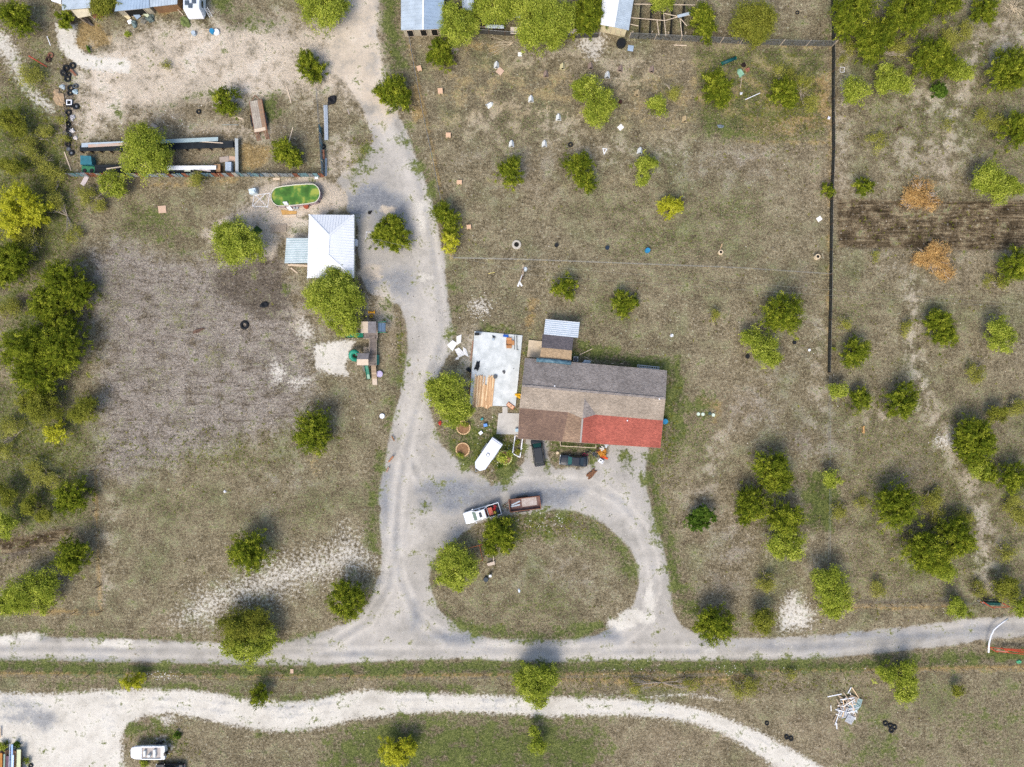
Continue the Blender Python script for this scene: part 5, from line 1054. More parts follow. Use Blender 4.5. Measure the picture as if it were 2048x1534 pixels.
mb = MB(); mb.box((-1.93, -.94, .95), (1.94, .1, .5)).box((-1.93, .94, .95), (1.94, .1, .5)); mb.build('bed_sides', cp('paint_white', ''), pk, bevel=.02)
MB().box((-2.92, 0, .95), (.08, 1.96, .48)).build('tailgate', cp('paint_white', ''), pk, bevel=.02); MB().box((-1.92, 0, .755), (1.9, 1.76, .05)).build('bed_liner', BLACK, pk)
MB().box((.25, 0, 1.815), (.42, .8, .02)).build('sunroof', glass(), pk)
def onobj(root, x, y, z):
    c_, s_ = math.cos(root.rotation_euler.z), math.sin(root.rotation_euler.z); return (root.location.x + x * c_ - y * s_, root.location.y + x * s_ + y * c_, z)
def boxthing(name, label, cat, loc, d, rz, m, bev=.03, group=None):
    o = MB().box((0, 0, d[2] / 2), d).build(name, m, None, bevel=bev); o.location = loc; o.rotation_euler = (0, 0, rz); return tag(o, label, cat, group)
c = onobj(pk, -1.38, .02, .78); t = thing('storage_chest', 'faded red chest behind the cab in the white pickup bed', 'chest', c, R(197)); MB().box((0, 0, .2), (.62, 1.15, .4)).build('body', mat('chest_red', '8d4a40', var=.1), t, bevel=.02); MB().box((0, 0, .43), (.68, 1.2, .07)).build('lid', mat('chest_lid', 'b0604f', var=.08), t, bevel=.02)
def lump(name, label, cat, loc, size, m, seed, n=2, group=None, squash=.6):
    """a crumpled bag or heap: a displaced subdivided sphere"""
    import bmesh
    bm = bmesh.new(); bmesh.ops.create_icosphere(bm, subdivisions=3, radius=1); r_ = random.Random(seed); ph = [r_.uniform(0, 6) for _ in range(6)]
    for v in bm.verts:
        a = v.co.normalized(); k = 1 + .22 * math.sin(3 * a.x + ph[0]) * math.cos(4 * a.y + ph[1]) + .14 * math.sin(7 * a.y + ph[2]) + .1 * math.sin(11 * a.x + 9 * a.z + ph[3]) + r_.uniform(-.06, .06)
        v.co = Vector((a.x * size[0] * k, a.y * size[1] * k, max(0, (a.z * .9 + .45)) * size[2] * k * squash))
    me = bpy.data.meshes.new(name); bm.to_mesh(me); bm.free(); me.materials.append(m); o = bpy.data.objects.new(name, me); COL.objects.link(o); o.location = loc; o.rotation_euler = (0, 0, r_.uniform(0, 6)); return tag(o, label, cat, group)
for i, (x, y, col, lab) in enumerate(((-1.95, .45, 'c9b24a', 'yellow tool bag in the white pickup bed'), (-2.0, -.1, 'a01c1c', 'crumpled red jacket in the middle of the white pickup bed'), (-2.25, -.5, '8a2a30', 'dark red fuel can at the low side of the white pickup bed'), (-2.55, .3, '3a4450', 'tangle of dark tools near the white pickup tailgate'))):
    lump('cargo_bag', lab, 'bag', onobj(pk, x, y, .78), (.24, .24, .3), mat('cargo%d' % i, col, var=.25, vscale=8), i + 50)
car('dark_suv', 'dark green SUV nosed under the brown porch roof', 'car', (*P(1076, 903, .9), 0), R(90 + 8.5), cp('paint_dark', '12191f'), 4.7, 1.8,
  [(2.3, .8, .4, .7), (2.15, .93, .36, .88), (1.5, 1, .34, .96), (0, 1, .34, 1.0), (-1.6, 1, .34, 1.02), (-2.2, .96, .38, 1.0), (-2.33, .88, .42, .8)], (1.35, .72, -1.75, -2.15, 1.0, 1.6), ((1.4, .36), (-1.4, .36)), mat('teal_glass', '2b5550', rough=.1))
car('dark_sedan', 'dark blue sedan parked broadside below the porch beside the bicycles', 'car', (*P(1147.5, 921.5, .8), 0), R(175.5), cp('paint_navy', '101a26'), 4.35, 1.72,
  [(2.15, .74, .35, .6), (2.0, .9, .32, .74), (1.2, 1, .3, .86), (0, 1, .3, .9), (-1.2, 1, .3, .92), (-1.95, .95, .33, .88), (-2.15, .8, .38, .7)], (.95, .28, -.95, -1.6, .9, 1.36), ((1.3, .32), (-1.3, .32)), mat('teal_glass', ''))
car('grey_sedan', 'dark car cut off by the bottom edge below the boat', 'car', (*P(338, 1541, 1), 0), R(180), cp('paint_grey', '23262a'), 4.6, 1.8,
  [(2.25, .74, .35, .6), (2.1, .9, .32, .74), (1.2, 1, .3, .86), (0, 1, .3, .9), (-1.2, 1, .3, .92), (-2.05, .95, .33, .88), (-2.25, .8, .38, .7)], (.95, .28, -.95, -1.6, .9, 1.4), ((1.3, .33), (-1.3, .33)))
# enclosed cargo trailer
t = thing('cargo_trailer', 'white enclosed cargo trailer with a tapered nose and roof vent', 'trailer', (*P(976, 908.5, 1.2), 0), R(235))
hp = [(2.05, -.98), (2.75, -.42), (2.75, .42), (2.05, .98), (-2.65, .98), (-2.65, -.98)]
MB().prism(hp, .45, 2.2).build('body', mat('trailer_white', 'c4c9d0', rough=.35, var=.03), t, bevel=.05)
MB().prism([(x * 1.01, y * 1.02) for x, y in hp], 2.2, 2.25).build('roof', mat('trailer_roof', 'c8cdd6', rough=.4, var=.03), t, bevel=.02)
MB().box((-2.68, 0, 1.3), (.05, 1.8, 1.6)).build('rear_door', mat('trailer_door', 'a9afb6', rough=.4), t); mb = MB(); mb.box((-2.45, 0, 2.27), (.06, 1.86, .04)); mb.build('roof_seam', mat('seam', '7d8289'), t)
o = MB().box((-.05, .0, 2.3), (.46, .46, .1)).build('roof_vent', mat('vent_frame', '4a4a4a'), t); MB().box((-.05, 0, 2.38), (.34, .34, .06)).build('vent_lid', WHITE, o, bevel=.02)
for s in (-1, 1):
    for x in (-.9, -.1): wheel(t, x, s * .98, .32)
    MB().box((-.5, s * 1.08, .78), (1.7, .24, .06)).build('fender', STEEL, t, bevel=.02)
MB().tube([(2.5, -.7, .45), (3.5, 0, .45)], .05).tube([(2.5, .7, .45), (3.5, 0, .45)], .05).cyl(3.4, 0, 0, .6, .05).build('drawbar', STEEL, t)
# rusty box trailer
t = thing('utility_trailer', 'rusty open box trailer hitched behind the white pickup', 'trailer', (*P(1049.5, 1007.5, .8), 0), R(6.8))
RB = mat('trailer_rust', '4e3026', rough=.9, col2='6a463a', vscale=3); MB().box((0, 0, .55), (4.95, 2.0, .06)).build('floor', mat('worn_floor', '5d4038', rough=.9, col2='77605a', vscale=1.5), t)
for n_, c_, d_ in (('side_wall', (0, .98, .85), (4.95, .06, .6)), ('side_wall', (0, -.98, .85), (4.95, .06, .6)), ('front_wall', (-2.45, 0, .85), (.06, 1.9, .6)), ('tailgate', (2.45, 0, .85), (.06, 1.9, .6))):
    o = MB().box(c_, d_).build(n_, RB, t); 
    q = MB(); (q.box((c_[0], c_[1], 1.17), (d_[0] + .06, d_[1] + .04, .05)) if True else 0); q.build('top_rail', RUST, o)
for s in (-1, 1):
    for x in (.1, -.75): wheel(t, x, s * 1.14, .32)
    MB().box((-.3, s * 1.16, .72), (1.9, .26, .05)).build('fender', BLACK, t, bevel=.02)
MB().tube([(-2.4, -.6, .5), (-3.5, 0, .5)], .05).tube([(-2.4, .6, .5), (-3.5, 0, .5)], .05).build('drawbar', RB, t)
boxthing('plywood_sheet', 'pale plywood sheet in the right half of the rusty box trailer', 'board', onobj(t, .75, .2, .6), (2.4, 1.3, .08), R(8), mat('pale_ply', '968880', col2='aea59e', vscale=3), .0)
for i, (x, y, a) in enumerate(((-1.4, .25, 18), (-1.5, -.15, 6))): boxthing('scrap_panel', ('upper' if i == 0 else 'lower') + ' grey metal scrap strip in the left half of the rusty box trailer', 'scrap', onobj(t, x, y, .6), (1.5, .22, .06), R(7 + a), GALV, 0)
# flatbed in the pen yard
t = thing('flatbed_trailer', 'flatbed trailer with weathered planks and two ladder ramps in the pen yard', 'trailer', (*P(516.5, 232, .7), 0), R(100))
for i in range(6): MB().box((0, -.8 + i * .32, .72), (5.0, .3, .05)).build('deck_board', (mat('plank_a', '8a8074', col2='aaa294', vscale=2), mat('plank_b', '94765c', col2='7a6858', vscale=2))[i in (0, 1)], t)
MB().box((-2.2, .1, .77), (.5, 1.8, .05)).build('end_board', PALEW, t)
mb = MB(); mb.box((0, 1.0, .68), (5.2, .08, .14)).box((0, -1.0, .68), (5.2, .08, .14)); [mb.box((x, 0, .62), (.08, 1.96, .1)) for x in (-2.5, -1.2, 0, 1.2, 2.5)]; mb.build('frame', RUST, t)
for s in (-1, 1):
    for x in (-.2, -1.0): wheel(t, x, s * 1.16, .33)
    MB().box((-.6, s * 1.18, .74), (1.8, .26, .05)).build('fender', BLACK, t, bevel=.02)
    mb = MB(); [mb.box((-2.7 - i * .17, s * .7, .58 - i * .1), (.07, .5, .06)) for i in range(6)]; mb.beam((-2.6, s * .7 - .25, .62), (-3.65, s * .7 - .25, .05), .05).beam((-2.6, s * .7 + .25, .62), (-3.65, s * .7 + .25, .05), .05); mb.build('ramp', RUST, t)
MB().tube([(2.5, -.7, .6), (3.4, 0, .6)], .05).tube([(2.5, .7, .6), (3.4, 0, .6)], .05).build('drawbar', RUST, t)
# boat on its trailer
bt = (*P(298, 1504, 1.2), 0); t = thing('motor_boat', 'white deck boat with an open cockpit and outboard motor at the lower left', 'boat', bt, R(180))
def br_(x, w, zb, zt): return [(x, -w * .3, zb), (x, -w * .85, zb + .3), (x, -w, zt), (x, w, zt), (x, w * .85, zb + .3), (x, w * .3, zb)]
HULL = mat('gelcoat', 'cfd3d6', rough=.3, var=.03, spec=.5)
MB().loft([br_(2.75, .55, .95, 1.35), br_(2.6, .85, .7, 1.36), br_(2.0, 1.05, .55, 1.36), (br_(0, 1.12, .5, 1.35)), br_(-2.6, 1.08, .5, 1.33)]).build('hull', HULL, t, fixn=True)
MB().prism([(2.6, -.8), (2.75, -.5), (2.75, .5), (2.6, .8), (2.0, 1.0), (1.0, 1.05), (1.0, -1.05), (2.0, -1.0)], 1.37, 1.5).build('bow_cover', mat('boat_canvas', 'd2d4d8', rough=.7, var=.03), t, bevel=.04)
mb = MB(); mb.box((-.55, .98, 1.45), (3.1, .16, .2)).box((-.55, -.98, 1.45), (3.1, .16, .2)).box((-2.3, 0, 1.42), (.6, 2.1, .14)); mb.build('gunwale', HULL, t, bevel=.03)
MB().box((-.5, 0, 1.365), (3.0, 1.8, .02)).build('cockpit_floor', mat('boat_floor', 'a79f98', var=.1), t)
for x, y, d in ((.45, 0, (.35, .9, .4)), (-1.1, .0, (.4, 1.2, .4)), (-.3, .3, (.4, .4, .55))): MB().box((x, y, 1.38 + d[2] / 2), d).build('seat', mat('boat_seat', 'c8cac8', var=.05), t, bevel=.04)
o = MB().box((-2.75, .15, 1.5), (.5, .42, .45)).box((-2.75, .15, 1.0), (.22, .2, .8)).build('outboard_motor', BLACK, t, bevel=.05)
mb = MB(); [mb.tube([(1.2 + i * .55, -1.08, 1.4), (1.2 + i * .55, -1.05, 1.72)], .02, 5) for i in range(3)]; mb.tube([(1.1, -1.06, 1.72), (2.4, -1.0, 1.72)], .02, 5); mb.build('rail', STEEL, t)
t2 = thing('boat_trailer', 'galvanised trailer carrying the white deck boat', 'trailer', bt, R(180)); MB().box((-.2, .6, .42), (5.4, .1, .12)).box((-.2, -.6, .42), (5.4, .1, .12)).tube([(2.4, .6, .42), (3.4, 0, .42), (2.4, -.6, .42)], .05).build('frame', STEEL, t2)
for s in (-1, 1): wheel(t2, -1.4, s * 1.12, .33); MB().box((-1.4, s * 1.14, .72), (1.0, .3, .05)).build('fender', BLACK, t2, bevel=.02)

# ---------------------------------------------------------------- playset
c = P3(742, 700); t = thing('playset', 'wooden double-tower playset with green slides beside the drive', 'playset', c)
PG, PL = mat('playset_grey', '6f6a68', col2='858080', vscale=3), mat('playset_pale', 'b3a492', var=.08, vscale=3); BR = planks('bridge_planks', '7a706a', '5f5852', 0.0, .16, 3)
def pslab(name, pts, h, m, tk=.06): return MB(c).slab([P3(x, y, hh_) for (x, y), hh_ in zip(pts, h)], tk).build(name, m, t)
r_ = pslab('roof', [(721.6, 643), (736, 643), (736, 666), (721.6, 666)], (2.7, 3.2, 3.2, 2.7), PL); pslab('roof', [(736, 643), (752, 643), (752, 666), (736, 666)], (3.2, 2.7, 2.7, 3.2), PG)
pslab('roof', [(715, 706.5), (738, 706.5), (736.5, 718.5), (714, 718.5)], (2.6, 2.6, 3.1, 3.1), PG); pslab('roof', [(714, 718.5), (736.5, 718.5), (737, 730.5), (713.5, 730.5)], (3.1, 3.1, 2.6, 2.6), PL)
pslab('platform', [(723, 646), (754, 646), (754, 677), (727, 677)], (1.4,) * 4, BR); pslab('platform', [(716, 709), (752, 709), (752, 731), (716, 731)], (1.3,) * 4, BR); pslab('bridge', [(739.5, 677.5), (751.5, 677.5), (751.5, 708.5), (739.5, 708.5)], (1.38, 1.38, 1.32, 1.32), BR)
for x, y, h in ((723, 645, 2.6), (750, 645, 2.6), (723, 664, 2.6), (752, 676, 2.0), (750, 664, 2.6), (716, 708, 2.5), (736, 708, 2.5), (716, 729, 2.5), (736, 729, 2.5), (751, 709, 2.0), (751, 730, 2.0)):
    q = P(x, y, h / 2); MB(c).box((q[0], q[1], h / 2), (.1, .1, h)).build('post', DARKW, t)
for a, b in (((738.5, 677), (738.5, 709)), ((752.5, 677), (752.5, 709)), ((752.5, 709), (752.5, 731)), ((754.5, 646), (754.5, 677)), ((727, 677.5), (738, 677.5))):
    MB(c).beam(P3(*a, 2.0), P3(*b, 2.0), .05, .08).build('rail', PL, t)
def slide(pts, w, m=GREENP, nm='slide'):
    mb = MB(c); P_ = [P3(x, y, h) for x, y, h in pts]; d = (Vector(P_[-1]) - Vector(P_[0])); nx, ny = -d.y, d.x; L = math.hypot(nx, ny); nx, ny = nx / L * w / 2, ny / L * w / 2
    mb.loft([[(p[0] - nx, p[1] - ny, p[2] + .2), (p[0] - nx * .7, p[1] - ny * .7, p[2]), (p[0] + nx * .7, p[1] + ny * .7, p[2]), (p[0] + nx, p[1] + ny, p[2] + .2), (p[0] + nx * .6, p[1] + ny * .6, p[2] - .05), (p[0] - nx * .6, p[1] - ny * .6, p[2] - .05)] for p in P_]); return mb.build(nm, m, t, fixn=True)
slide([(727, 671, 1.4), (718, 671, 1.15), (706, 671, .6), (697, 671, .3), (692, 671.5, .25)], .75); slide([(732.5, 731, 1.3), (734, 738, 1.0), (736, 749, .45), (737.5, 759, .2)], .6)
mb = MB(c); q = P3(709, 711, 1.0); pts = [(q[0] + .68 * math.cos(a), q[1] + .62 * math.sin(a), 1.75 - .32 * (a - .2)) for a in [0.2 + i * .45 for i in range(12)]]; mb.tube(pts, .36, 10); mb.build('tube_slide', mat('tube_green', '1c7a62', rough=.35, var=.1, spec=.5), t, smooth=True)
pslab('rock_wall', [(753, 709), (758.5, 710), (758.5, 729), (753, 730)], (1.3, .2, .2, 1.3), mat('teal_panel', '3d7c70', var=.15)); pslab('ramp', [(742, 731), (751.5, 731), (754, 758), (744, 758)], (1.3, 1.3, .25, .25), planks('ramp_planks', 'a08e78', '7d6c5a', 0, .3, 3)); pslab('ramp_foot', [(744.5, 758), (754, 758), (754.5, 770), (745, 770)], (.25, .25, .15, .15), PL)
pslab('bench_top', [(756.5, 646), (771, 646), (771, 663.5), (756.5, 663.5)], (1.9,) * 4, planks('blue_slats', '5c7288', '46586b', R(90), .14, 3))
for a, b in (((755.5, 644.5), (772, 643.5)), ((755.5, 664.5), (772, 665))):
    MB(c).beam(P3(*a, 1.95), P3(*b, 1.95), .08, .14).build('rail', GREENP, t); q = P(b[0], b[1], 1); MB(c).box((q[0], q[1], .95), (.1, .1, 1.9)).build('post', GREENP, t)
mb = MB(c); 
for i in range(5): mb.box((*P(728 + i * 2.2, 700, .8), .8), (.07, 1.0, .05))
mb.beam(P3(727, 697, .75), P3(738, 697, .75), .06).beam(P3(727, 703.5, .75), P3(738, 703.5, .75), .06); mb.build('ladder', PL, t)
mb = MB(c)
for i in range(6): mb.box((*P(728.5 , 732 + i * 2, .8), 1.2 - i * .18), (.55, .06, .05))
mb.build('ladder', STEEL, t)
o = MB(P3(735, 622)).tube([P3(734.5, 590, 2.9), P3(735, 620, 2.6), P3(736, 645, 3.1)], .02, 4).build('cable', STEEL, None); tag(o, 'thin cable running from the big bright tree to the playset roof', 'cable')
q = P3(760, 748); o = MB(q).cyl(q[0], q[1], .3, .42, .52, .52, 20).cyl(q[0], q[1], 0, .3, .1, .1, 8).build('round_table', mat('purple_pattern', '7c6c96', col2='c8c2d4', vscale=5), None); tag(o, 'round purple and white patterned disc beside the playset ramp', 'table')
q = P3(744, 625); t3 = thing('ride_on_toy', 'yellow ride-on toy under the cable above the playset', 'toy', q); YEL = mat('yellow_plastic', 'c08a10', rough=.4, var=.05)
MB().box((0, 0, .3), (1.05, .22, .16)).build('beam', YEL, t3, bevel=.04); MB().box((.45, 0, .38), (.2, .5, .16)).build('seat', YEL, t3, bevel=.04); MB().box((-.45, 0, .38), (.2, .4, .16)).build('seat', YEL, t3, bevel=.04); MB().box((0, 0, .12), (.3, .3, .24)).build('base', YEL, t3)
q = P3(743, 632.5); tag(MB(q).torus((q[0], q[1], .12), .2, .08).build('ring_toy', mat('dull_yellow', 'a68a20'), None), 'small dull yellow ring just below the yellow ride-on toy', 'toy')

# ---------------------------------------------------------------- yard tyres, shelters, barrels, boards
def tyre(px, py, r, lab, tilt=0, z=0.0, group=None, m=TYRE, hub=False):
    k = r / S; q = P3(px, py, .15); o = thing('tyre', lab, 'tyre', (q[0], q[1], z), random.uniform(0, 6), group)
    MB().torus((0, 0, .13 + abs(math.sin(tilt)) * k * .7), k * .72, k * .3, rx=tilt, sz=.75 if not tilt else .75).build('tread', m, o, smooth=True)
    if hub: MB().cyl(0, 0, .06, .18, k * .45, k * .4, 14).build('hub', STEEL, o)
    return o
TY = [(145, 131, 7, 'topmost right tyre of the long tyre row'), (132, 136, 6.5, 'topmost left tyre of the long tyre row'), (128, 147, 6.5, 'leaning tyre at the left below the top of the tyre row'), (137, 150, 5.5, 'tyre beside the rusty beam in the tyre row'),
  (135, 158, 6.5, 'tyre just below the rusty beam in the tyre row'), (151, 172, 5.5, 'tyre on the right beside the white scraps of the tyre row'), (141, 176, 7, 'wide tyre left of the white scraps in the tyre row'), (140, 186, 6, 'tyre above the dark bags in the tyre row'), (152.5, 213, 6.5, 'pale-hubbed tyre right of the white square frame'),
  (136.5, 225, 6.5, 'large tyre two below the white square frame'), (135, 249, 6.5, 'tyre half hidden in dark litter low in the row'), (136, 258, 6, 'tyre left of the crumpled white bag in the row'), (137, 269, 5.5, 'grey dusty tyre under the crumpled white bag'), (136, 280, 6, 'third tyre from the lower end of the row'), (136, 289, 5.5, 'tyre just above the small white-hubbed one'),
  (137, 298, 4.5, 'small white-hubbed tyre near the lower end of the row'), (143, 306, 6, 'spoked wheel at the lower end of the tyre row')]
DT = mat('dusty_tyre', '4c5054', rough=.9, var=.2)
for i, (x, y, r, lab) in enumerate(TY): tyre(x, y, r, lab, 0.5 if i in (2, 11) else (0.12 * (i % 3)), 0, 'tyres dumped in a row', DT if i in (5, 12, 15) else TYRE, i in (8, 15, 16))
for x, y, lab in ((1771, 1447, 'upper left tyre of the four below the pallet heap'), (1781, 1452, 'pale rimmed second tyre of the four below the pallet heap'), (1789, 1455, 'rightmost tyre of the four below the pallet heap'), (1783, 1461, 'lowest tyre of the four below the pallet heap')): tyre(x, y, 5.5, lab, 0, 0, 'four tyres below the pallet heap')
for x, y, lab in ((1573, 1474, 'left tyre of the pair beside the pale track bend'), (1582, 1477, 'right tyre of the pair beside the pale track bend')): tyre(x, y, 5, lab, .2, 0, 'pair of tyres by the track bend')
tyre(1534, 1447, 4.5, 'single tyre in green weeds above the pale track bend'); tyre(397, 223, 5, 'single tyre on bare ground left of the small yard cedar'); tyre(1141, 289, 5, 'black tyre in the dog yard between two white shelters'); tyre(61, 1532, 5, 'tyre at the bottom edge beside the junk trailer')
tyre(489, 650, 9, 'large blue-black tyre in the rugged field'); tyre(647, 293, 5, 'tyre at the foot of the white metal sheets'); tyre(101, 110, 6, 'upper rusty wheel near the red pole', 0, 0, None, RUST); tyre(97, 119, 6.5, 'lower dark rusty wheel near the red pole', .2, 0, None, mat('dark_rust', '33201a'))
tyre(1595, 25, 4, 'dark tyre near the top edge left of the long fence')

def hut(px, py, m, lab, rz=0.0, s=1.0):
    q = P3(px, py + 2, .2); t = thing('animal_shelter', lab, 'shelter', (q[0], q[1], 0), rz, 'small shelters in the dog yard')
    s *= 1.22; w, l, h = .36 * s, .40 * s, .6 * s
    for sg in (-1, 1):
        a = [(sg * w, -l, 0), (0, -l, h), (0, l * .75, h * .86), (sg * w * .86, l * .55, 0)]; b = [(x - sg * .03, y, z) for x, y, z in a]; MB().loft([a, b]).build('roof_panel', m, t, fixn=True)
    MB().loft([[(-w * .86, l * .55, 0), (w * .86, l * .55, 0), (0, l * .75, h * .84)], [(-w * .3, l * 1.3, 0), (w * .3, l * 1.3, 0), (0, l * 1.28, .06)]]).build('back', m, t, fixn=True)
    MB().add([(-w * .9, -l + .06, 0), (w * .9, -l + .06, 0), (0, -l + .06, h * .92)], [(0, 1, 2)]).build('opening', DARKG, t)
    MB().box((0, -l - .02, .05), (w * 2, .03, .1)).build('sill', m, t); return t
HW, HC, HB, HT = mat('hut_white', 'd6d8d4', var=.05), mat('hut_cream', 'c4ba90', var=.08), mat('hut_brown', '8f7c70', var=.15), mat('hut_tan', 'b7a27c', var=.12)
for x, y, m, lab, a in ((993, 127, HW, 'white shelter directly above the tilted tan board', 0), (1125, 130, HC, 'cream shelter in the top row left of centre', 0), (1181, 129, HB, 'brown shelter between the cream one and the largest tree', 0), (1241, 134, HB, 'brown shelter below the black tank', -10), (1304, 136, HB, 'pinkish shelter furthest right in the top row', -10),
  (1215, 147, HW, 'white shelter just above the largest dog yard tree', -5), (1092, 145, HB, 'weathered shelter left of and below the cream one', 0), (1275, 183, HT, 'grey-tan shelter above the small pale round tree', -15), (1062, 195, HW, 'white shelter alone left of the largest dog yard tree', 0), (1117, 232, HW, 'white shelter just left of the foot of the largest tree', 0),
  (1370, 235, HT, 'tan shelter below the bushy cedar of the dog yard', -5), (1280, 299, HW, 'white shelter at the right end of the lowest row', -8), (1089, 285, HW, 'white shelter next to the black tyre in the lowest row', 0), (1023, 285, HW, 'white shelter at the left end of the lowest row', 0), (979, 207, HW, 'white shelter turned sideways left of the isolated white one', -55), (1482, 143, mat('hut_green', '7fa890', var=.06), 'pale green shelter beside the dark drain pipe', 32)):
    hut(x, y, m, lab, R(a), 1.15 if 'green' in lab else 1.0)
q = P3(1209, 302); t = thing('animal_shelter', 'white shelter fallen flat and showing its triangular front', 'shelter', q, R(-8), 'small shelters in the dog yard'); MB().add([(-.42, .4, .1), (.42, .4, .1), (0, -.7, .2), (-.42, .4, .0), (.42, .4, .0), (0, -.7, .0)], [(0, 2, 1), (3, 4, 5), (0, 1, 4, 3), (1, 2, 5, 4), (2, 0, 3, 5)]).build('front', HW, t); MB().add([(-.2, .25, .14), (.2, .25, .14), (0, -.3, .19)], [(0, 2, 1)]).build('opening', HB, t)

def board(px, py, lx, ly, a, m, lab, name='board', cat='board', tilt=.04, z=.03, group=None):
    q = P3(px, py); o = MB().box((0, 0, 0), (lx, ly, .05)).build(name, m, None); o.location = (q[0], q[1], z + .04 + abs(math.sin(tilt)) * ly / 2); o.rotation_euler = (tilt, 0, R(a)); return tag(o, lab, cat, group)
TANB = mat('tan_board', 'b59a84', var=.1, vscale=4); GREYB = mat('grey_board', '9a8e84', var=.15, vscale=3); WB = mat('white_board', 'd4d2cc', var=.05)
for a in ((1040, 109, .65, .65, 0, WB, 'square white board near the top left of the dog yard'), (1000, 143, 1.0, 1.0, -40, TANB, 'tilted tan board below the white shelter'), (909, 101, 1.15, .8, -15, GREYB, 'grey board beside the sparse cedar at the yard corner'), (1241, 255, .85, .75, 42, WB, 'white square sheet turned on its corner below the largest tree'),
  (1638, 438, .8, .7, 35, WB, 'white square sheet beside the long fence'), (1261, 97, .9, .9, -8, GALVB, 'pale blue-grey sheet next to the black tank'), (325, 419, 1.25, 1.15, 4, TANB, 'square tan board in the field left of the pool'), (584, 1342, .5, .7, 0, TANB, 'tan board standing at the verge between the two roads'), (309, 252, 1.1, .5, -28, GREYB, 'grey board above the tree in the pen'),
  (449, 319, 1.5, .85, 8, GREYB, 'left concrete-grey slab at the end of the pen'), (465, 318, 1.0, .8, -5, TANB, 'right tan slab at the end of the pen'), (474, 234, 1.9, .12, -18, PALEW, 'thin plank at the foot of the small yard cedar'), (478, 237, 1.6, .12, -12, PALEW, 'second thin plank just under the first by the yard cedar'),
  (461, 250, 2.6, .08, 0, GALVD, 'long thin grey bar above the pen'), (582, 270, 2.5, .14, 75, PALEW, 'long plank leaning against the pen cedar'), (578, 190, 2.8, .14, 105, PALEW, 'thin pole lying below the drive fork cedar'), (98, 82, 1.6, .1, 110, WHITE, 'bent white pipe in the top left scrub'), (76, 123, 3.4, .16, -31, mat('orange_red_pole', 'a04432'), 'orange-red pole lying in the top left scrub'),
  (136, 323, 3.2, .16, 110, PALEW, 'long pale beam at the lower end of the tyre row'), (170, 362, 1.6, .7, 62, mat('pinkish_sheet', 'b8aeae', var=.06), 'crumpled pale sheet just below the pen wall corner'), (1360, 91, 2.1, .14, -2, PALEW, 'short pale rail on the ground below the wire pens'), (1505, 193, 2.6, .1, 24, WHITE, 'long white pipe in the weeds right of the bushy cedar'),
  (1482, 165, 1.9, .06, 82, PALEW, 'thin straw-coloured rod below the pale green shelter'), (697, 224, .9, .18, 110, GREYB, 'grey stick post beside the drive above the green patch'), (1441, 496, 1.5, .15, 70, mat('straw_pile', 'a98e6c'), 'thin straw bundle above the white ring barrel'), (983, 546, 1.0, .08, 12, mat('pale_yellow', 'c8ba70'), 'short pale yellow stick left of the power pole'),
  (1171, 704, 2.3, .09, 26, PALEW, 'white pole leaning out from the air conditioner corner'), (1178, 718, 1.7, .07, -28, PALEW, 'second white pole angled down behind the brown-roofed house'), (553, 358, 1.1, .35, 0, PALEW, 'pale plank at the foot of the pen wall above the pool'), (633, 356, .55, .35, 0, WHITE, 'small white box lid at the right foot of the pen wall'), (1700, 1420, 1.9, 1.3, 40, WB, 'pale board on the pallet heap')):
    board(*a)
for a in ((839, 139, .65, .75, 15, 'open tan crate left of the sparse cedar'), (881, 184, .72, .8, 5, 'tan box under the row of shelters at the left'), (897, 272, .72, .7, 0, 'tan box in the middle left of the dog yard'), (919, 366, .75, .6, 0, 'pale box near the side fence above the fence cedar'), (938, 455, .65, .6, 5, 'orange-tan box right of the fence cedar')):
    q = P3(a[0], a[1]); t = thing('nest_box', a[5], 'box', q, R(a[4]), 'wooden boxes in the dog yard'); MB().box((0, 0, .2), (a[2], a[3], .4)).build('body', HT, t); MB().box((0, .02, .43), (a[2] + .06, a[3] + .06, .05)).build('lid', mat('box_lid', 'c4a284', var=.08), t); MB().box((0, -a[3] / 2 - .01, .18), (.2, .02, .22)).build('opening', DARKG, t)

def barrel(px, py, r, h, m, lab, name='barrel', cat='barrel', openm=None):
    q = P3(px, py, h); t = thing(name, lab, cat, (q[0], q[1], 0)); k = r / S
    mb = MB(); n = 18; mb.loft([[(k * s * math.cos(2 * math.pi * i / n), k * s * math.sin(2 * math.pi * i / n), h * z) for i in range(n)] for z, s in ((0, .9), (.05, .96), (.3, 1), (.32, 1.04), (.35, 1), (.65, 1), (.68, 1.04), (.71, 1), (.96, .97), (1, .93))]); mb.build('body', m, t, smooth=False)
    if openm: MB().cyl(0, 0, h, h + .012, k * .55, k * .55, 14).build('hole', openm, t)
    else: MB().torus((0, 0, h), k * .9, .02, n=18, k=6).build('rim', m, t)
    return t
BLU = mat('blue_plastic', '2878a0', rough=.4, var=.06); CRM = mat('cream_ring', 'c0ae90', var=.08)
barrel(1296, 500, 5, .8, BLU, 'bright blue barrel in the dog yard near the lower wire'); barrel(1113, 490, 4, .4, BLACK, 'black bucket left of the lower dog yard wire middle', 'bucket', 'bucket'); barrel(1215, 495, 4, .45, mat('dark_blue_plastic', '1c2c3c'), 'dark blue bucket between the black bucket and the blue barrel', 'bucket', 'bucket')
barrel(1442, 504, 5, .5, CRM, 'white ring barrel with a dark hole in the lower dog yard', openm=DARKG); barrel(1636, 513, 5.5, .8, CRM, 'cream barrel with a dark opening beside the long fence', openm=DARKG); barrel(1496, 713, 4, .4, BLACK, 'black bucket left of the pale green tree by the dirt ring', 'bucket', 'bucket')
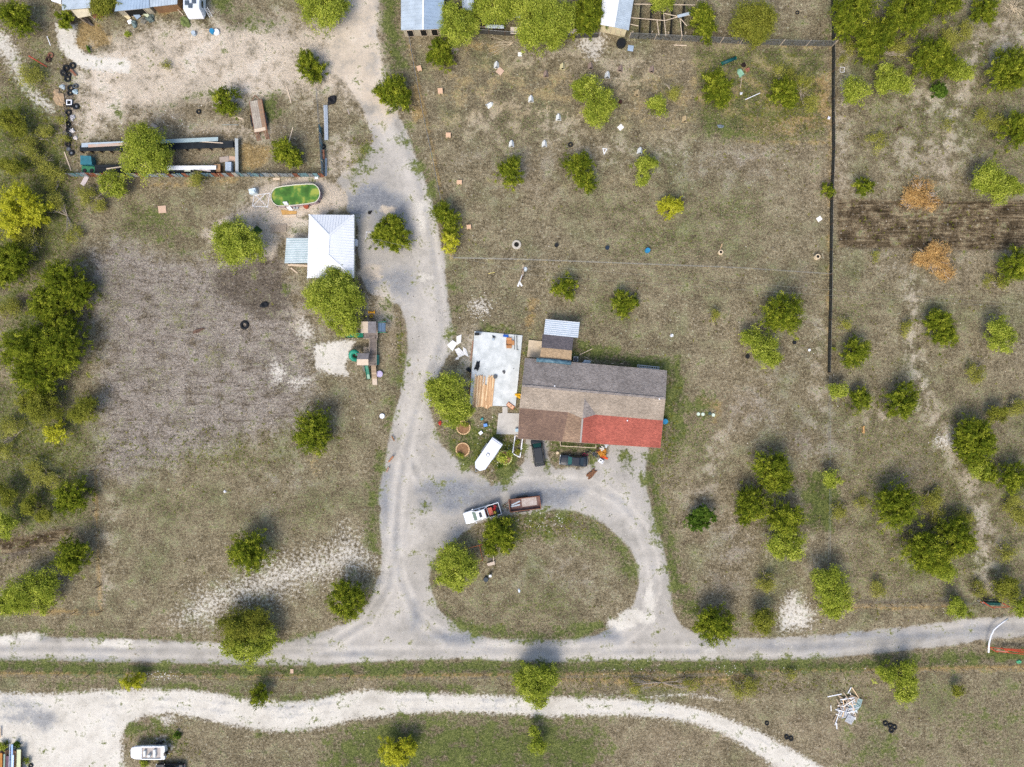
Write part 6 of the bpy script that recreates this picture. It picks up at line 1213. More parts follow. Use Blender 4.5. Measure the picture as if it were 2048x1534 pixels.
barrel(1590, 685, 3.5, .4, BLACK, 'black bucket inside the dirt ring', 'bucket', 'bucket'); barrel(1619, 700, 2.5, .12, WHITE, 'small white pan in the middle of the dirt ring', 'pan', 'pan'); barrel(1331, 843, 5.5, .9, BLU, 'blue barrel at the right end wall of the brown-roofed house'); barrel(1033, 489, 9, .25, mat('conc_disc', 'a8a296', var=.1, vscale=3), 'round concrete disc with a hole in the dog yard', 'concrete_disc', 'disc', DARKG)
barrel(1243, 84, 9, .9, BLACK, 'black round tank in front of the small barn', 'water_tank', 'tank'); barrel(423, 61, 5, .6, BLU, 'blue drum below the camper'); barrel(432, 63, 6, .4, WHITE, 'white oval tub touching the blue drum below the camper', 'tub', 'tub'); barrel(386, 65, 4.5, .6, GALV, 'grey pail left of the blue drum below the camper', 'bucket', 'bucket')
barrel(1115, 906, 3, .35, CRM, 'cream bucket left of the dark sedan', 'bucket', 'bucket'); barrel(764, 832, 5, .25, WHITE, 'white basin at the drive verge below the playset', 'basin', 'basin'); barrel(1241, 203, 3.5, .35, mat('stump', '3a2018'), 'dark brown stump right of the largest dog yard tree', 'stump', 'stump')
for i, (x, y, m) in enumerate(((1397, 828, CRM), (1406, 828.5, CRM), (1420, 827, BLACK), (1427, 830, CRM))): barrel(x, y, 3.4, .12, mat('septic_lid', 'b8c4b4', var=.05) if m is CRM else mat('septic_dark', '3c4a44'), ('leftmost pale septic lid', 'second pale septic lid from the left', 'dark septic lid beside the rightmost pale one', 'rightmost pale septic lid')[i] + ' on bare earth right of the house', 'septic_lid', 'lid')['group'] = 'septic lids'
barrel(971.8, 1159.5, 5, .5, mat('dark_blue_pot', '1b2c38', rough=.3), 'dark blue pot in the grass below the swing frame', 'pot', 'pot'); barrel(914.5, 1112, 3.5, 1.9, mat('teal', '3a8a8a'), 'teal feeder standing in the bright loop island tree', 'bird_feeder', 'feeder')
barrel(986, 679, 2.6, .35, GALV, 'small pail on the concrete slab beside the black bracket', 'bucket', 'bucket').location.z = .22; barrel(990.5, 753.5, 4, .3, mat('coil', '54585c'), 'dark hose coil right of the lumber on the slab', 'hose_coil', 'hose').location.z = .22
# drain pipe, gray log, washing machine and other yard pieces
a, b = P3(1444, 127, .2), P3(1471, 116, .2); t = thing('drain_pipe', 'dark teal pipe trough left of the pale green shelter', 'pipe', ((a[0] + b[0]) / 2, (a[1] + b[1]) / 2, 0)); mb = MB(t.location[:]); mb.tube([a, b], .28, 12); mb.build('pipe', mat('dark_teal', '14484a', rough=.5, var=.2), t, smooth=True)
for q, nm in ((a, 'end_cap'), (b, 'end_cap')): d = Vector(b) - Vector(a); d.normalize(); d = d if q is b else -d; MB(t.location[:]).tube([q, tuple(Vector(q) + d * .05)], .31, 12).build(nm, GREENP, t)
for x, y, s_, lab, col in ((1487, 131, (.4, .35, .5), 'dark charred stump behind the pale green shelter', '241816'), (1495, 140, (.3, .4, .4), 'small reddish burner beside the pale green shelter', '8a5a4a'), (528, 610, (.42, .75, .4), 'black rubbish bag in the tilled soil', '0e1218'), (397, 661, (.9, .3, .35), 'brown log in the rugged field', '5a463a'), (955, 731.6, (.75, .4, .35), 'black tarp bundle on the slab above the lumber', '12181e'), (938, 740, (.3, .5, .4), 'black sack at the left slab edge', '14181c'),
  (140, 208, (.5, .6, .5), 'black bag below the white square frame in the tyre row', '0f1114'), (146, 236, (.45, .4, .4), 'pale plastic bag in the middle of the tyre row', 'a8a6a8'), (145, 262, (.4, .35, .4), 'crumpled white bag low in the tyre row', 'c0bcba'), (152, 184, (.4, .4, .4), 'light blue bag beside the upper tyres', '93a6ae'), (126, 174, (.35, .45, .3), 'pale wrap bag left of the wide tyre', '9aa4a8'), (152, 276, (.35, .3, .3), 'small white rag right of the grey dusty tyre', 'bdb6b2'),
  (118, 195, (.8, 1.3, .45), 'heap of tan rubble left of the tyre row', '9a8468'), (1183, 947, (.9, .55, .35), 'small heap of brown brush below the dark sedan', '6a4830'), (1213, 888, (.35, .5, .5), 'pale sack pile by the porch end', 'aab0b4'), (1204, 897, (.4, .35, .4), 'white bags beside the porch steps', 'c2beb4'), (664, 202, (.55, .8, .7), 'black covered grill outside the pen wall corner', '16161a'), (740, 425, (.35, .25, .25), 'black lump on the drive above the ragged cedar', '0e0e10'),
  (1040, 109 + 30, (.01, .01, .01), '', ''), (880, 846, (.25, .3, .25), 'small red toy at the drive side of the slab tree', 'a83228'), (1037, 791, (.35, .7, .4), 'bright yellow bag between the slab and the house', 'c89a18'), (1343, 671, (.25, .25, .2), 'crumpled white bag in the grass north of the house', 'c4c8cc'), (2037, 1323, (.35, .3, .25), 'green and white bag below the orange gate rails', '4a9a70'), (1658, 236, (.25, .25, .2), 'white litter bag at the long fence by the weeds', 'c4c8d4'),
  (1482, 187, (.2, .2, .15), 'small white lump below the bushy cedar', 'c8ccd0'), (1441, 253, (.5, .3, .1), 'grey rock at the end of the muddy scour', '5c666e'), (1038, 1181, (.3, .15, .15), 'white scrap on the loop island', 'c4ccd4'), (1085, 659, (.25, .2, .2), '', ''), (1173, 724, (.7, .3, .25), 'heap of white pots behind the brown-roofed house', 'b8c0c4'), (450, 983, (.2, .25, .2), 'small white bag in the left field', 'd0d0d0'), (1026, 738, (.35, .3, .25), 'dark tool bag near the right slab edge', '3a3c40'), (1008, 744, (.3, .2, .2), 'grey power tool in the middle of the slab', '5c5c5e'),
  (270, 50, (.4, .6, .7), 'grey chair heap in front of the long lean-to', '6a7a78'), (288, 42, (.5, .5, .5), 'mixed junk heap right of the white panel at the lean-to', '6d6a60'), (302, 38, (.6, .7, .5), 'heap of bikes and scrap at the right of the lean-to', '54605c'), (178, 44, (.9, .35, .5), 'dark scrap below the beige awning', '4a4440'), (371, 45, (.9, .7, .5), 'leafy litter pile below the camper nose', '5d6838')):
    if lab: q = P3(x, y); lump('bundle' if 'bag' not in lab else 'bag', lab, 'bag' if 'bag' in lab else ('heap' if 'heap' in lab or 'pile' in lab else 'bundle'), (q[0], q[1], .22 if 'slab' in lab and 'edge' not in lab.split('slab')[1][:6] and 'between' not in lab and 'drive side' not in lab else 0), s_, mat('lump_' + col, col, var=.35, vscale=4), int(x))

# ---------------------------------------------------------------- lumber on the slab
LB = [mat('pine_a', 'c4a078', var=.12, vscale=3), mat('pine_b', 'd6ba94', var=.1, vscale=3), mat('pine_c', 'b08c66', var=.15, vscale=3), mat('pine_grey', '94806a', var=.15, vscale=3)]
rg = random.Random(3)
def plank(x0, y0, x1, y1, z, m, lab, w=.17, group='loose lumber on the concrete slab'):
    a, b = P3(x0, y0, z), P3(x1, y1, z); c = ((a[0] + b[0]) / 2, (a[1] + b[1]) / 2, z); L = math.hypot(b[0] - a[0], b[1] - a[1])
    o = MB().box((0, 0, 0), (L, w, .06)).build('lumber_board', m, None); o.location = c; o.rotation_euler = (0, rg.uniform(-.005, .005), math.atan2(b[1] - a[1], b[0] - a[0])); return tag(o, lab, 'board', group)
for k in range(26):
    u = k % 13; x = 948 + u * 1.55 + rg.uniform(-.5, .5); g = k // 13; y0 = 748 + rg.uniform(0, 9) + (18 if u in (9, 10, 11) else 0)
    plank(x + 3.5 + rg.uniform(-.8, .8), y0, x - 1.5 + rg.uniform(-1, 1), 810 + rg.uniform(-3, 5), .27 + .09 * g, LB[3] if u < 3 and g == 0 else rg.choice(LB[:3]), 'long ' + ('grey weathered' if u < 3 and g == 0 else ('upper-layer pale' if g else 'lower-layer pale')) + ' board in the left loose stack of lumber on the slab')
for k in range(26):
    u = k % 13; x = 967 + u * 1.55 + rg.uniform(-.5, .5); g = k // 13; y0 = 750 + rg.uniform(0, 6) + (18 if u < 4 else 0)
    plank(x + 3.5 + rg.uniform(-.8, .8), y0, x - 2 + rg.uniform(-1, 1), 812 + rg.uniform(-3, 6), .27 + .09 * g, rg.choice(LB[:3]), 'long ' + ('upper-layer' if g else 'lower-layer') + ' pale board in the right loose stack of lumber on the slab')
plank(943, 747, 937.5, 812, .1, mat('rusty_beam', '7a4a34', var=.2), 'long rust-brown beam along the left slab edge', .2, 'beams')
plank(946, 682, 941, 722, .1, mat('old_beam', '8c6c58', var=.2), 'old brown plank outside the upper left slab edge', .2, 'beams')
# slab clutter
q = P3(954, 668, .6); t = thing('grill', 'black grill at the upper left corner of the slab', 'grill', (q[0], q[1], .22)); MB().box((0, 0, .5), (.75, .45, .3)).build('body', BLACK, t, bevel=.05); MB().box((.5, 0, .55), (.3, .4, .04)).build('side_shelf', STEEL, t)
for sx in (-1, 1):
    for sy in (-1, 1): MB().box((sx * .3, sy * .18, .18), (.05, .05, .36)).build('leg', BLACK, t)
o = MB(P3(988, 674)).beam(P3(985, 671.5, .3), P3(991, 675, .3), .14).beam(P3(985, 671, .3), P3(986.5, 675.5, .3), .12).build('bracket', BLACK, None); tag(o, 'black angled bracket on the upper slab', 'bracket')
boxthing('tool_box', 'bright blue tool box at the top of the slab', 'box', (*P(1011.6, 672), .22), (.85, .35, .25), R(-5), mat('tool_blue', '1c4fa0', var=.1)); 
q = P(1018, 686); t = thing('cardboard_box', 'open cardboard box on the upper right of the slab', 'box', (q[0], q[1], .22)); CB = mat('cardboard', 'a97a50', var=.08)
MB().box((0, 0, .02), (.9, .8, .03)).box((0, .4, .16), (.9, .03, .3)).box((0, -.4, .16), (.9, .03, .3)).box((.44, 0, .16), (.03, .78, .3)).box((-.44, 0, .16), (.03, .78, .3)).build('body', CB, t)
for a, d, r_ in (((0, .62, .3), (.86, .4, .02), (.15, 0)), ((0, -.65, .28), (.86, .45, .02), (-.2, 0)), ((.66, 0, .3), (.4, .74, .02), (0, .15))): MB().box(a, d, rx=r_[0], ry=r_[1]).build('flap', CB, t)
mb = MB(P3(1031, 685)); mb.tube([P3(1028.5, 671, .3), P3(1029, 699, .3)], .035, 5).tube([P3(1033.5, 671, .3), P3(1034, 700, .3), P3(1037, 700, .3)], .05, 5); tag(mb.build('pipe', BLACK, None), 'thin black pipes along the right side of the slab', 'pipe')
q = P(1021, 811.5); t = thing('toy_cabinet', 'orange-framed board with dark knobs on the lower right slab corner', 'cabinet', (q[0], q[1], .22), R(-37)); MB().box((0, 0, .08), (1.3, .65, .16)).build('frame', mat('orange_wood', '9a5a34', var=.1), t, bevel=.02); MB().box((0, 0, .17), (1.12, .5, .03)).build('top', mat('peach', 'd0a688', var=.05), t)
for i, (x, y) in enumerate(((-.3, .05), (.0, -.05), (.1, .08), (.2, -.06))): MB().cyl(x, y, .18, .23, .06, .05, 8).build('knob', BLACK, t)
for i, (pts, lab) in enumerate(((((896, 690), (905, 682), (913, 687), (905, 700)), 'leftmost white sheet left of the slab'), (((914, 674), (922, 671), (921, 684), (914, 688)), 'uppermost narrow white sheet left of the slab'), (((911, 700), (918, 697), (929, 708), (918, 713)), 'lower white sheet left of the slab'), (((927, 696), (932, 699), (936, 712), (927, 707)), 'right upright white sheet left of the slab'), (((912, 716), (918, 712), (917, 718), (912, 719)), 'smallest white scrap sheet left of the slab'))):
    mx_, my_ = sum(p[0] for p in pts) / 4, sum(p[1] for p in pts) / 4; pts = [(mx_ + (x - mx_) * 1.25, my_ + (y - my_) * 1.25) for x, y in pts]; ps = [P3(x, y, .1 + .12 * ((j + i) % 2)) for j, (x, y) in enumerate(pts)]; tag(MB(ps[0]).slab(ps, .04).build('white_sheet', WB, None), lab, 'sheet')
# air conditioner, porch things
q = P3(1151.5, 718, .8); t = thing('air_conditioner', 'square grey air conditioner behind the brown-roofed house', 'air conditioner', (q[0], q[1], 0), HA); MB().box((0, 0, .4), (.8, .8, .8)).build('body', mat('ac_grey', 'a4a8a8', rough=.5, var=.05), t, bevel=.04); MB().cyl(0, 0, .8, .815, .33, .33, 20).build('fan_grille', BLACK, t); MB().box((0, 0, .83), (.6, .06, .02)).box((0, 0, .85), (.06, .6, .02)).build('fan_guard', STEEL, t)
q = P3(1334, 735)
for i, x in enumerate((1223, 1242)): q = P3(x, 727, 1); mb = MB(q); mb.box((q[0], q[1], .6), (.08, .08, 1.2)).box((q[0] + .25, q[1], .6), (.08, .08, 1.2)).box((q[0] + .12, q[1], 1.1), (.4, .08, .06)); tag(mb.build('gate_post', PALEW, None), ('left' if i == 0 else 'right') + ' pale post pair behind the brown-roofed house', 'post')
mb = MB(P3(1296, 737)); a, b = P3(1275, 734, .2), P3(1318, 738.5, .2)
for s in (0, .35): mb.tube([(a[0], a[1] + s, .2), (b[0], b[1] + s, .2)], .04, 5)
for i in range(13): q = lerp3(a, b, i / 12); mb.tube([q, (q[0], q[1] + .35, .2)], .03, 4)
tag(mb.build('ladder', WHITE, None), 'long white ladder lying along the back wall of the house', 'ladder')
mb = MB(P3(1155, 890)); PR = [P3(x, y, .9) for x, y in ((1120, 882), (1121, 892), (1192, 896), (1192, 890))]
for i in range(3): mb.beam(PR[i], PR[i + 1], .07); mb.beam((PR[i][0], PR[i][1], .4), (PR[i + 1][0], PR[i + 1][1], .4), .05)
for i in range(9): q = lerp3(PR[1], PR[2], i / 8); mb.box((q[0], q[1], .45), (.07, .07, .9))
tag(mb.build('porch_railing', PALEW, None), 'pale wooden railing in front of the porch above the dark sedan', 'railing')
q = P3(1037, 861, .5); boxthing('plastic_chair', 'pale blue chair where the patio meets the porch roof', 'chair', (*P(1034, 860), .12), (.55, .5, .45), .1, mat('pale_blue', '9fb8c4', var=.06)); boxthing('blue_bin', 'light blue bin in the grass left of the patio', 'bin', (*P(971, 850), 0), (.6, .5, .5), .2, mat('bin_blue', '5f8cc8', var=.05)); boxthing('white_bin', 'white box in the grass above the cargo trailer', 'box', (*P(961.6, 865.5), 0), (.6, .5, .35), R(40), WHITE); boxthing('green_tub', 'small teal tub left of the patio top', 'tub', (*P(964, 838), 0), (.45, .3, .3), .6, mat('teal', ''))
q = P3(1202, 922, .4); t = thing('washing_machine', 'white washing machine lying on the gravel right of the sedan', 'machine', (q[0], q[1], 0), R(-35)); MB().box((0, 0, .3), (.85, .6, .6)).build('body', WHITE, t, bevel=.03); MB().box((-.1, .05, .61), (.3, .2, .02)).build('opening', DARKG, t); MB().box((.3, 0, .61), (.1, .5, .03)).build('panel', STEEL, t)
def bike(px, py, rz, col, lab):
    q = P3(px, py); t = thing('bicycle', lab, 'bicycle', q, rz, 'bicycles lying by the porch'); m = mat('bike_' + col, col, rough=.4, var=.05)
    for x in (-.48, .48): MB().torus((x, 0, .1), .3, .03, n=18, k=6).build('wheel', TYRE, t)
    MB().tube([(-.48, 0, .14), (-.1, -.28, .2), (.32, -.2, .2), (-.02, .2, .2), (-.1, -.28, .2)], .035, 5).tube([(-.02, .2, .2), (-.48, 0, .14)], .03, 5).tube([(.3, -.3, .24), (.48, 0, .14)], .03, 5).build('frame', m, t); MB().tube([(.26, -.5, .25), (.36, -.3, .25), (.12, -.36, .32)], .03, 5).build('handlebar', STEEL, t); MB().box((-.14, -.36, .22), (.24, .1, .06)).build('saddle', BLACK, t)
bike(1170, 908, .2, 'b0285c', 'pink bicycle lying at the tail of the dark sedan'); bike(1175, 901, .6, '2c2c30', 'black bicycle just above the pink one'); bike(1190, 908, -.5, '3c4a6a', 'blue-grey bicycle between the pink one and the orange junk'); bike(1194, 899, 1.3, '6a3a3a', 'dull red bicycle against the porch corner')
lump('brush', 'orange-brown heap of junk right of the bicycles', 'heap', (*P(1205, 906), 0), (.7, .6, .45), mat('amber_junk', 'a06a20', var=.3, vscale=5), 9)
o = MB(P3(1210, 915)).beam(P3(1200, 913, .1), P3(1215, 918, .1), .2, .1).beam(P3(1204, 911, .12), P3(1216, 917, .12), .12, .1).build('orange_ramp', mat('orange_plastic', 'c4481c', var=.05), None); tag(o, 'orange plastic track just above the washing machine', 'toy')

# garden rings and the timber bed
def gring(px, py, r, lab, m, plant=True):
    q = P3(px, py); t = thing('garden_ring', lab, 'garden bed', q); k = r / S; n = 22
    for i in range(n):
        a = 2 * math.pi * i / n; MB().box((k * math.cos(a), k * math.sin(a), .11), (.2, .27, .2 + .03 * (i % 3)), rz=a + rg.uniform(-.1, .1)).build('edging_block', m, t, bevel=.02)
    MB().cyl(0, 0, 0, .1, k - .1, k - .12, 24).build('soil', mat('mulch', '6a4a30', var=.35, vscale=4, col2='8a6a4a'), t)
EB = mat('edging_block', 'c0a078', var=.15, vscale=2)
gring(927, 855, 13, 'upper cream block ring bed beside the slab tree', EB); gring(925.5, 899, 13, 'lower cream block ring bed left of the cargo trailer', EB); gring(1010, 915, 13.5, 'thin ring bed around the small tree right of the cargo trailer', mat('ring_pale', 'a8a868', var=.1))
def plant(px, py, r, kind, lab, nm='garden_plant', cat='plant', z=0.1):
    q = P3(px, py, .3); rr = np.random.default_rng(int(px * 7 + py)); V, tn = leaves([(q[0], q[1], z + r / S * .4, r / S)], kind, rr); t = thing(nm, lab, cat, (q[0], q[1], 0)); quadmesh('foliage', V, tn, LM[kind], t, (q[0], q[1], 0)); MB().tube([(0, 0, 0), (.03, 0, z + r / S * .4)], .03, 5).build('stem', BARK, t); return t
plant(921, 908, 6, 'M', 'yellow-green plant inside the lower cream ring bed'); plant(929, 849, 7, 'O', 'olive plant inside the upper cream ring bed'); plant(1000, 932, 4, 'B', 'small dark weed between the ring bed and the drive')
t = thing('timber_bed', 'white timber-edged bed with pots beside the porch corner', 'garden bed', P3(1033, 893)); TB = [(1030.5, 870), (1025, 907), (1040, 914.5), (1045, 877)]
for i in range(4): a, b = TB[i], TB[(i + 1) % 4]; MB(t.location[:]).beam(P3(*a, .15), P3(*b, .15), .16, .2).build('edging_timber', WHITE if i != 3 else PALEW, t)
MB(t.location[:]).prism([P(x, y) for x, y in ((1031, 871), (1025.5, 906.5), (1039.5, 914), (1044.5, 878))], 0, .07).build('soil', mat('dark_soil', '4a4038', var=.4, vscale=5, col2='6a6258'), t)
for i, (x, y) in enumerate(((1032, 890), (1036, 884), (1033, 900), (1037, 904), (1034, 907))): plant(x, y, 3.5, 'O' if i % 2 else 'S', ('pale', 'dark', 'grey', 'low', 'last')[i] + ' little plant ' + ('left of middle', 'near the top', 'at mid length', 'in the lower right', 'at the lower end')[i] + ' of the white timber bed', z=.1)

# ---------------------------------------------------------------- fences
def fence(name, label, pts, h, post, sp=5.0, wires=3, mesh=None, rail=None, pm=None, cat='fence', pr=.05, kink=0):
    W_ = [P3(x, y) for x, y in pts]; c = W_[len(W_) // 2]; t = thing(name, label, cat, c); pm = pm or DARKW; np_ = 0
    for i in range(len(W_) - 1):
        a, b = W_[i], W_[i + 1]; L = math.hypot(b[0] - a[0], b[1] - a[1]); n = max(1, round(L / sp))
        for k in range(n + (1 if i == len(W_) - 2 else 0)):
            q = lerp3(a, b, k / n); hh_ = h * rg.uniform(1.0, 1.15); dx, dy = rg.uniform(-.06, .06), rg.uniform(-.06, .06)
            if np_ < 95: MB(c).tube([(q[0], q[1], 0), (q[0] + dx, q[1] + dy, hh_)], pr * rg.uniform(.8, 1.2), 5).build('post', pm, t); np_ += 1
    for k in range(wires):
        z = h * (k + 1) / wires * .97; MB(c).tube([(p[0], p[1], z) for p in W_], .012, 3).build('wire', STEEL, t)
    if mesh:
        mb = MB(c)
        for i in range(len(W_) - 1): a, b = W_[i], W_[i + 1]; mb.beam((a[0], a[1], h * .46), (b[0], b[1], h * .46), .015, h * .9)
        mb.build('mesh_screen', mesh, t)
    if rail: MB(c).tube([(p[0], p[1], h) for p in W_], .035, 5).build('top_rail', rail, t)
    return t
def meshmat(key, col, dens):
    m = bpy.data.materials.new(key); m.use_nodes = True; T_ = m.node_tree; N = T_.nodes; b = N['Principled BSDF']; b.inputs['Base Color'].default_value = lin(col); b.inputs['Roughness'].default_value = .9
    tr = N.new('ShaderNodeBsdfTransparent'); mx = N.new('ShaderNodeMixShader'); nz = N.new('ShaderNodeTexNoise'); nz.inputs['Scale'].default_value = 3; nz.inputs['Detail'].default_value = 6; nz.inputs['Roughness'].default_value = .8; tc = N.new('ShaderNodeTexCoord'); T_.links.new(tc.outputs['Object'], nz.inputs['Vector'])
    g = N.new('ShaderNodeMath'); g.operation = 'LESS_THAN'; g.inputs[1].default_value = dens; T_.links.new(nz.outputs[0], g.inputs[0]); o = [n for n in N if n.type == 'OUTPUT_MATERIAL'][0]
    T_.links.new(g.outputs[0], mx.inputs[0]); T_.links.new(tr.outputs[0], mx.inputs[1]); T_.links.new(b.outputs[0], mx.inputs[2]); T_.links.new(mx.outputs[0], o.inputs[0]); return m
M1, M2 = meshmat('dark_mesh', '1c1e16', .58), meshmat('grey_mesh', '5c5c58', .52)
fence('mesh_fence', 'long dark mesh fence running down the right of the dog yard', [(1662, -30), (1664, 90), (1663, 200), (1664, 300), (1660, 400), (1659, 500), (1658, 600), (1656, 680), (1655, 745)], 1.2, 0, 4.2, 2, M1, None, DARKW)
fence('mesh_fence', 'grey mesh fence with pale leaning posts along the top of the dog yard', [(1258, 77), (1360, 82), (1440, 86), (1560, 91), (1664, 93)], 1.9, 0, 3.4, 1, M2, None, PALEW)
fence('mesh_fence', 'dark mesh fence below the low pens at the top centre', [(946, 66), (1010, 71), (1100, 74), (1160, 76), (1196, 75)], 1.4, 0, 3.2, 1, meshmat('pen_mesh', '3c3a34', .58), None, DARKW)
fence('wire_fence', 'wire fence along the drive side of the dog yard', [(818, 70), (832, 150), (846, 225), (862, 300), (878, 380), (893, 450), (907, 516)], 1.2, 0, 4.0, 4, None, STEEL, mat('grey_post', '7e7668', var=.1), pr=.035)
fence('wire_fence', 'wire fence across the bottom of the dog yard', [(907, 517), (1040, 520), (1200, 526), (1330, 531), (1480, 537), (1656, 549)], 1.2, 0, 4.5, 3, None, None, mat('grey_post', ''), pr=.03)
fence('wire_fence', 'wire fence on the left boundary of the lower left field', [(189, 940), (192, 1020), (197, 1120), (203, 1222), (100, 1224), (-60, 1223)], 1.2, 0, 4.0, 3, None, None, DARKW, pr=.06)
fence('wire_fence', 'long wire fence between the gravel road and the pale track', [(-60, 1346), (300, 1348), (700, 1352), (1100, 1350), (1500, 1343), (1800, 1338), (2100, 1333)], 1.2, 0, 5.0, 3, None, None, DARKW, pr=.05)
fence('wire_fence', 'wire fence above the gravel road at the lower right', [(1650, 1208), (1780, 1209), (1900, 1206), (1955, 1203)], 1.2, 0, 4.0, 3, None, None, DARKW, pr=.05)
fence('wire_fence', 'old wire fence through the lower right trees', [(1656, 750), (1655, 870), (1656, 980), (1655, 1080), (1652, 1200)], 1.1, 0, 5.0, 2, None, None, mat('grey_post', ''), pr=.03)
# wire pens at the top right of the small barn
t = thing('wire_pens', 'block of wire-covered pens with pale crossing poles right of the small barn', 'pen', P3(1330, 50))
c = t.location[:]
for a, b in (((1258, 35), (1330, 41)), ((1330, 41), (1355, 34)), ((1355, 34), (1392, 28)), ((1326, 15), (1332, 72)), ((1314, 41), (1318, 70)), ((1360, 36), (1364, 72)), ((1326, 26), (1356, 33)), ((1362, 38), (1374, 52)), ((1260, 48), (1277, 52)), ((1268, 8), (1390, 10))): MB(c).tube([P3(*a, 1.8), P3(*b, 1.8)], .06, 5).build('pole', PALEW, t)
for x in (1282, 1303, 1326, 1345, 1368): MB(c).beam(P3(x, 6, 1.0), P3(x - 4, 74, 1.0), .02, 1.7).build('partition', M1, t)
for x, y in ((1262, 12), (1262, 74), (1300, 74), (1332, 76), (1366, 76), (1330, 12), (1390, 12)): q = P(x, y); MB(c).box((q[0], q[1], .95), (.1, .1, 1.9)).build('post', PALEW, t)
MB(c).beam(P3(1355, 33, 1.9), P3(1382, 26, 1.9), .45, .05).build('roof_sheet', GALV, t)
# low pens under the trees at top centre: pole and bars
board(968, 60, 2.9, .1, -3, PALEW, 'long pale bar along the front of the low pens', z=.9)

# pen yard: corrugated patchwork wall
def patchwall(label, pts, h, seed):
    r_ = random.Random(seed); W_ = [P3(*p) for p in pts]; t = thing('sheet_metal_wall', label, 'wall', W_[0]); ms = [mat('sheet_teal', '6f8f94', var=.15, rough=.6), mat('sheet_grey', '8b9294', var=.12, rough=.6), mat('sheet_rust', '8c5a44', var=.25), mat('sheet_pale', 'a9a59b', var=.12), mat('sheet_blue', '5e7888', var=.12, rough=.6)]; cnt = 0
    for i in range(len(W_) - 1):
        a, b = W_[i], W_[i + 1]; L = math.hypot(b[0] - a[0], b[1] - a[1]); n = max(1, round(L / .82)); ux, uy = (b[0] - a[0]) / L, (b[1] - a[1]) / L
        for k in range(n):
            q0, q1 = lerp3(a, b, k / n + .004), lerp3(a, b, (k + 1) / n - .004); hh_ = h * r_.uniform(.88, 1.06); lean = r_.uniform(.02, .12); mb = MB(W_[0]); m8 = 6; A, B = [], []
            for j in range(m8 + 1):
                p = lerp3(q0, q1, j / m8); o = .03 * (1 if j % 2 else -1); A.append((p[0] - uy * o, p[1] + ux * o, 0)); B.append((p[0] - uy * (o + lean), p[1] + ux * (o + lean), hh_))
            mb.add(A + B + [(x - uy * .02, y + ux * .02, z) for x, y, z in A + B], [(j, j + 1, m8 + 2 + j, m8 + 1 + j) for j in range(m8)] + [(2 * m8 + 2 + j + 1, 2 * m8 + 2 + j, 3 * m8 + 3 + j, 3 * m8 + 4 + j) for j in range(m8)])
            mb.build('panel', r_.choice(ms if k % 3 else ms[:2]), t); cnt += 1
            if k % 2 == 0 and cnt < 80: MB(W_[0]).beam((q0[0] + uy * .06, q0[1] - ux * .06, .05), (q0[0] + uy * .06 + ux * .35, q0[1] - ux * .06 + uy * .35, h), .06, .04).build('brace', PALEW if k % 4 else RUST, t)
    return t
patchwall('long patchwork metal wall along the bottom of the pen yard', [(141, 353), (300, 354), (480, 353), (650, 354)], 1.7, 4)
patchwall('patchwork metal wall on the right side of the pen yard', [(650, 352), (646, 300), (643, 255)], 1.7, 5)
fence('wire_fence', 'thin pipe fence at the top right of the pen yard', [(641, 250), (639, 215), (636, 182)], 1.3, 0, 2.0, 3, None, STEEL, STEEL, pr=.03)
t = thing('metal_sheets', 'stack of long white roofing sheets leaning outside the pen yard', 'sheets', P3(651, 245)); MB(t.location[:]).slab([P3(647, 210, .9), P3(655, 210, .25), P3(656.5, 280, .25), P3(649, 280, .9)], .04).build('sheet', ROOFW, t); mb = MB(t.location[:]); ribs(mb, [P3(647, 210, .9), P3(655, 210, .25), P3(656.5, 280, .25), P3(649, 280, .9)], R(90), .16, .04, .05); mb.build('ribs', GALV, t)
t = thing('metal_sheets', 'shorter blue-grey sheets leaning at the lower right pen corner', 'sheets', P3(653, 335)); MB(t.location[:]).slab([P3(650, 316, .9), P3(654, 316, .3), P3(654, 352, .3), P3(650, 352, .9)], .04).build('sheet', GALVB, t)
o = MB(P3(646, 315)).beam(P3(647, 300, .8), P3(648, 318, .8), .25, .3).build('red_board', RUST, None); tag(o, 'rust-red board on the right pen wall', 'board')
# long pen inside
def pen(label, roofq, h, m, body, bm, name='long_pen', posts=8):
    q = [P3(x, y, h) for x, y in roofq]; c = (sum(p[0] for p in q) / 4, sum(p[1] for p in q) / 4, 0); t = thing(name, label, 'pen', c); MB(c).slab(q, .05).build('roof', m, t)
    if body:
        bq = [P(x, y, h * .5) for x, y in body]; mb = MB(c); mb.prism(bq, h * .80, h * .84); mb.build('shade_cloth', bm, t)
        for i in range(posts):
            u = i / (posts - 1); p = (bq[3][0] + (bq[2][0] - bq[3][0]) * u, bq[3][1] + (bq[2][1] - bq[3][1]) * u); MB(c).box((p[0], p[1], h * .4), (.1, .1, h * .8)).build('post', DARKW, t)
            r_ = (bq[0][0] + (bq[1][0] - bq[0][0]) * u, bq[0][1] + (bq[1][1] - bq[0][1]) * u); MB(c).beam((p[0], p[1], h * .42), (r_[0], r_[1], h * .42), .03, h * .7).build('partition', bm, t)
    return t
SHD = mat('shade_cloth', '1d2226', rough=.9, var=.3, vscale=1.5)
pen('left half of the long strip-roofed pen', [(163, 286), (300, 280), (300, 288), (163, 294.5)], 1.4, GALV, [(163, 293), (300, 288), (300, 303), (163, 304)], SHD); pen('right half of the long strip-roofed pen ending at the upright grey wall', [(300, 280), (436, 274), (436, 282), (300, 287.5)], 1.4, mat('strip_roof', '93a4a6', rough=.5, var=.1), [(300, 287), (468, 284), (469, 297), (300, 302)], SHD)
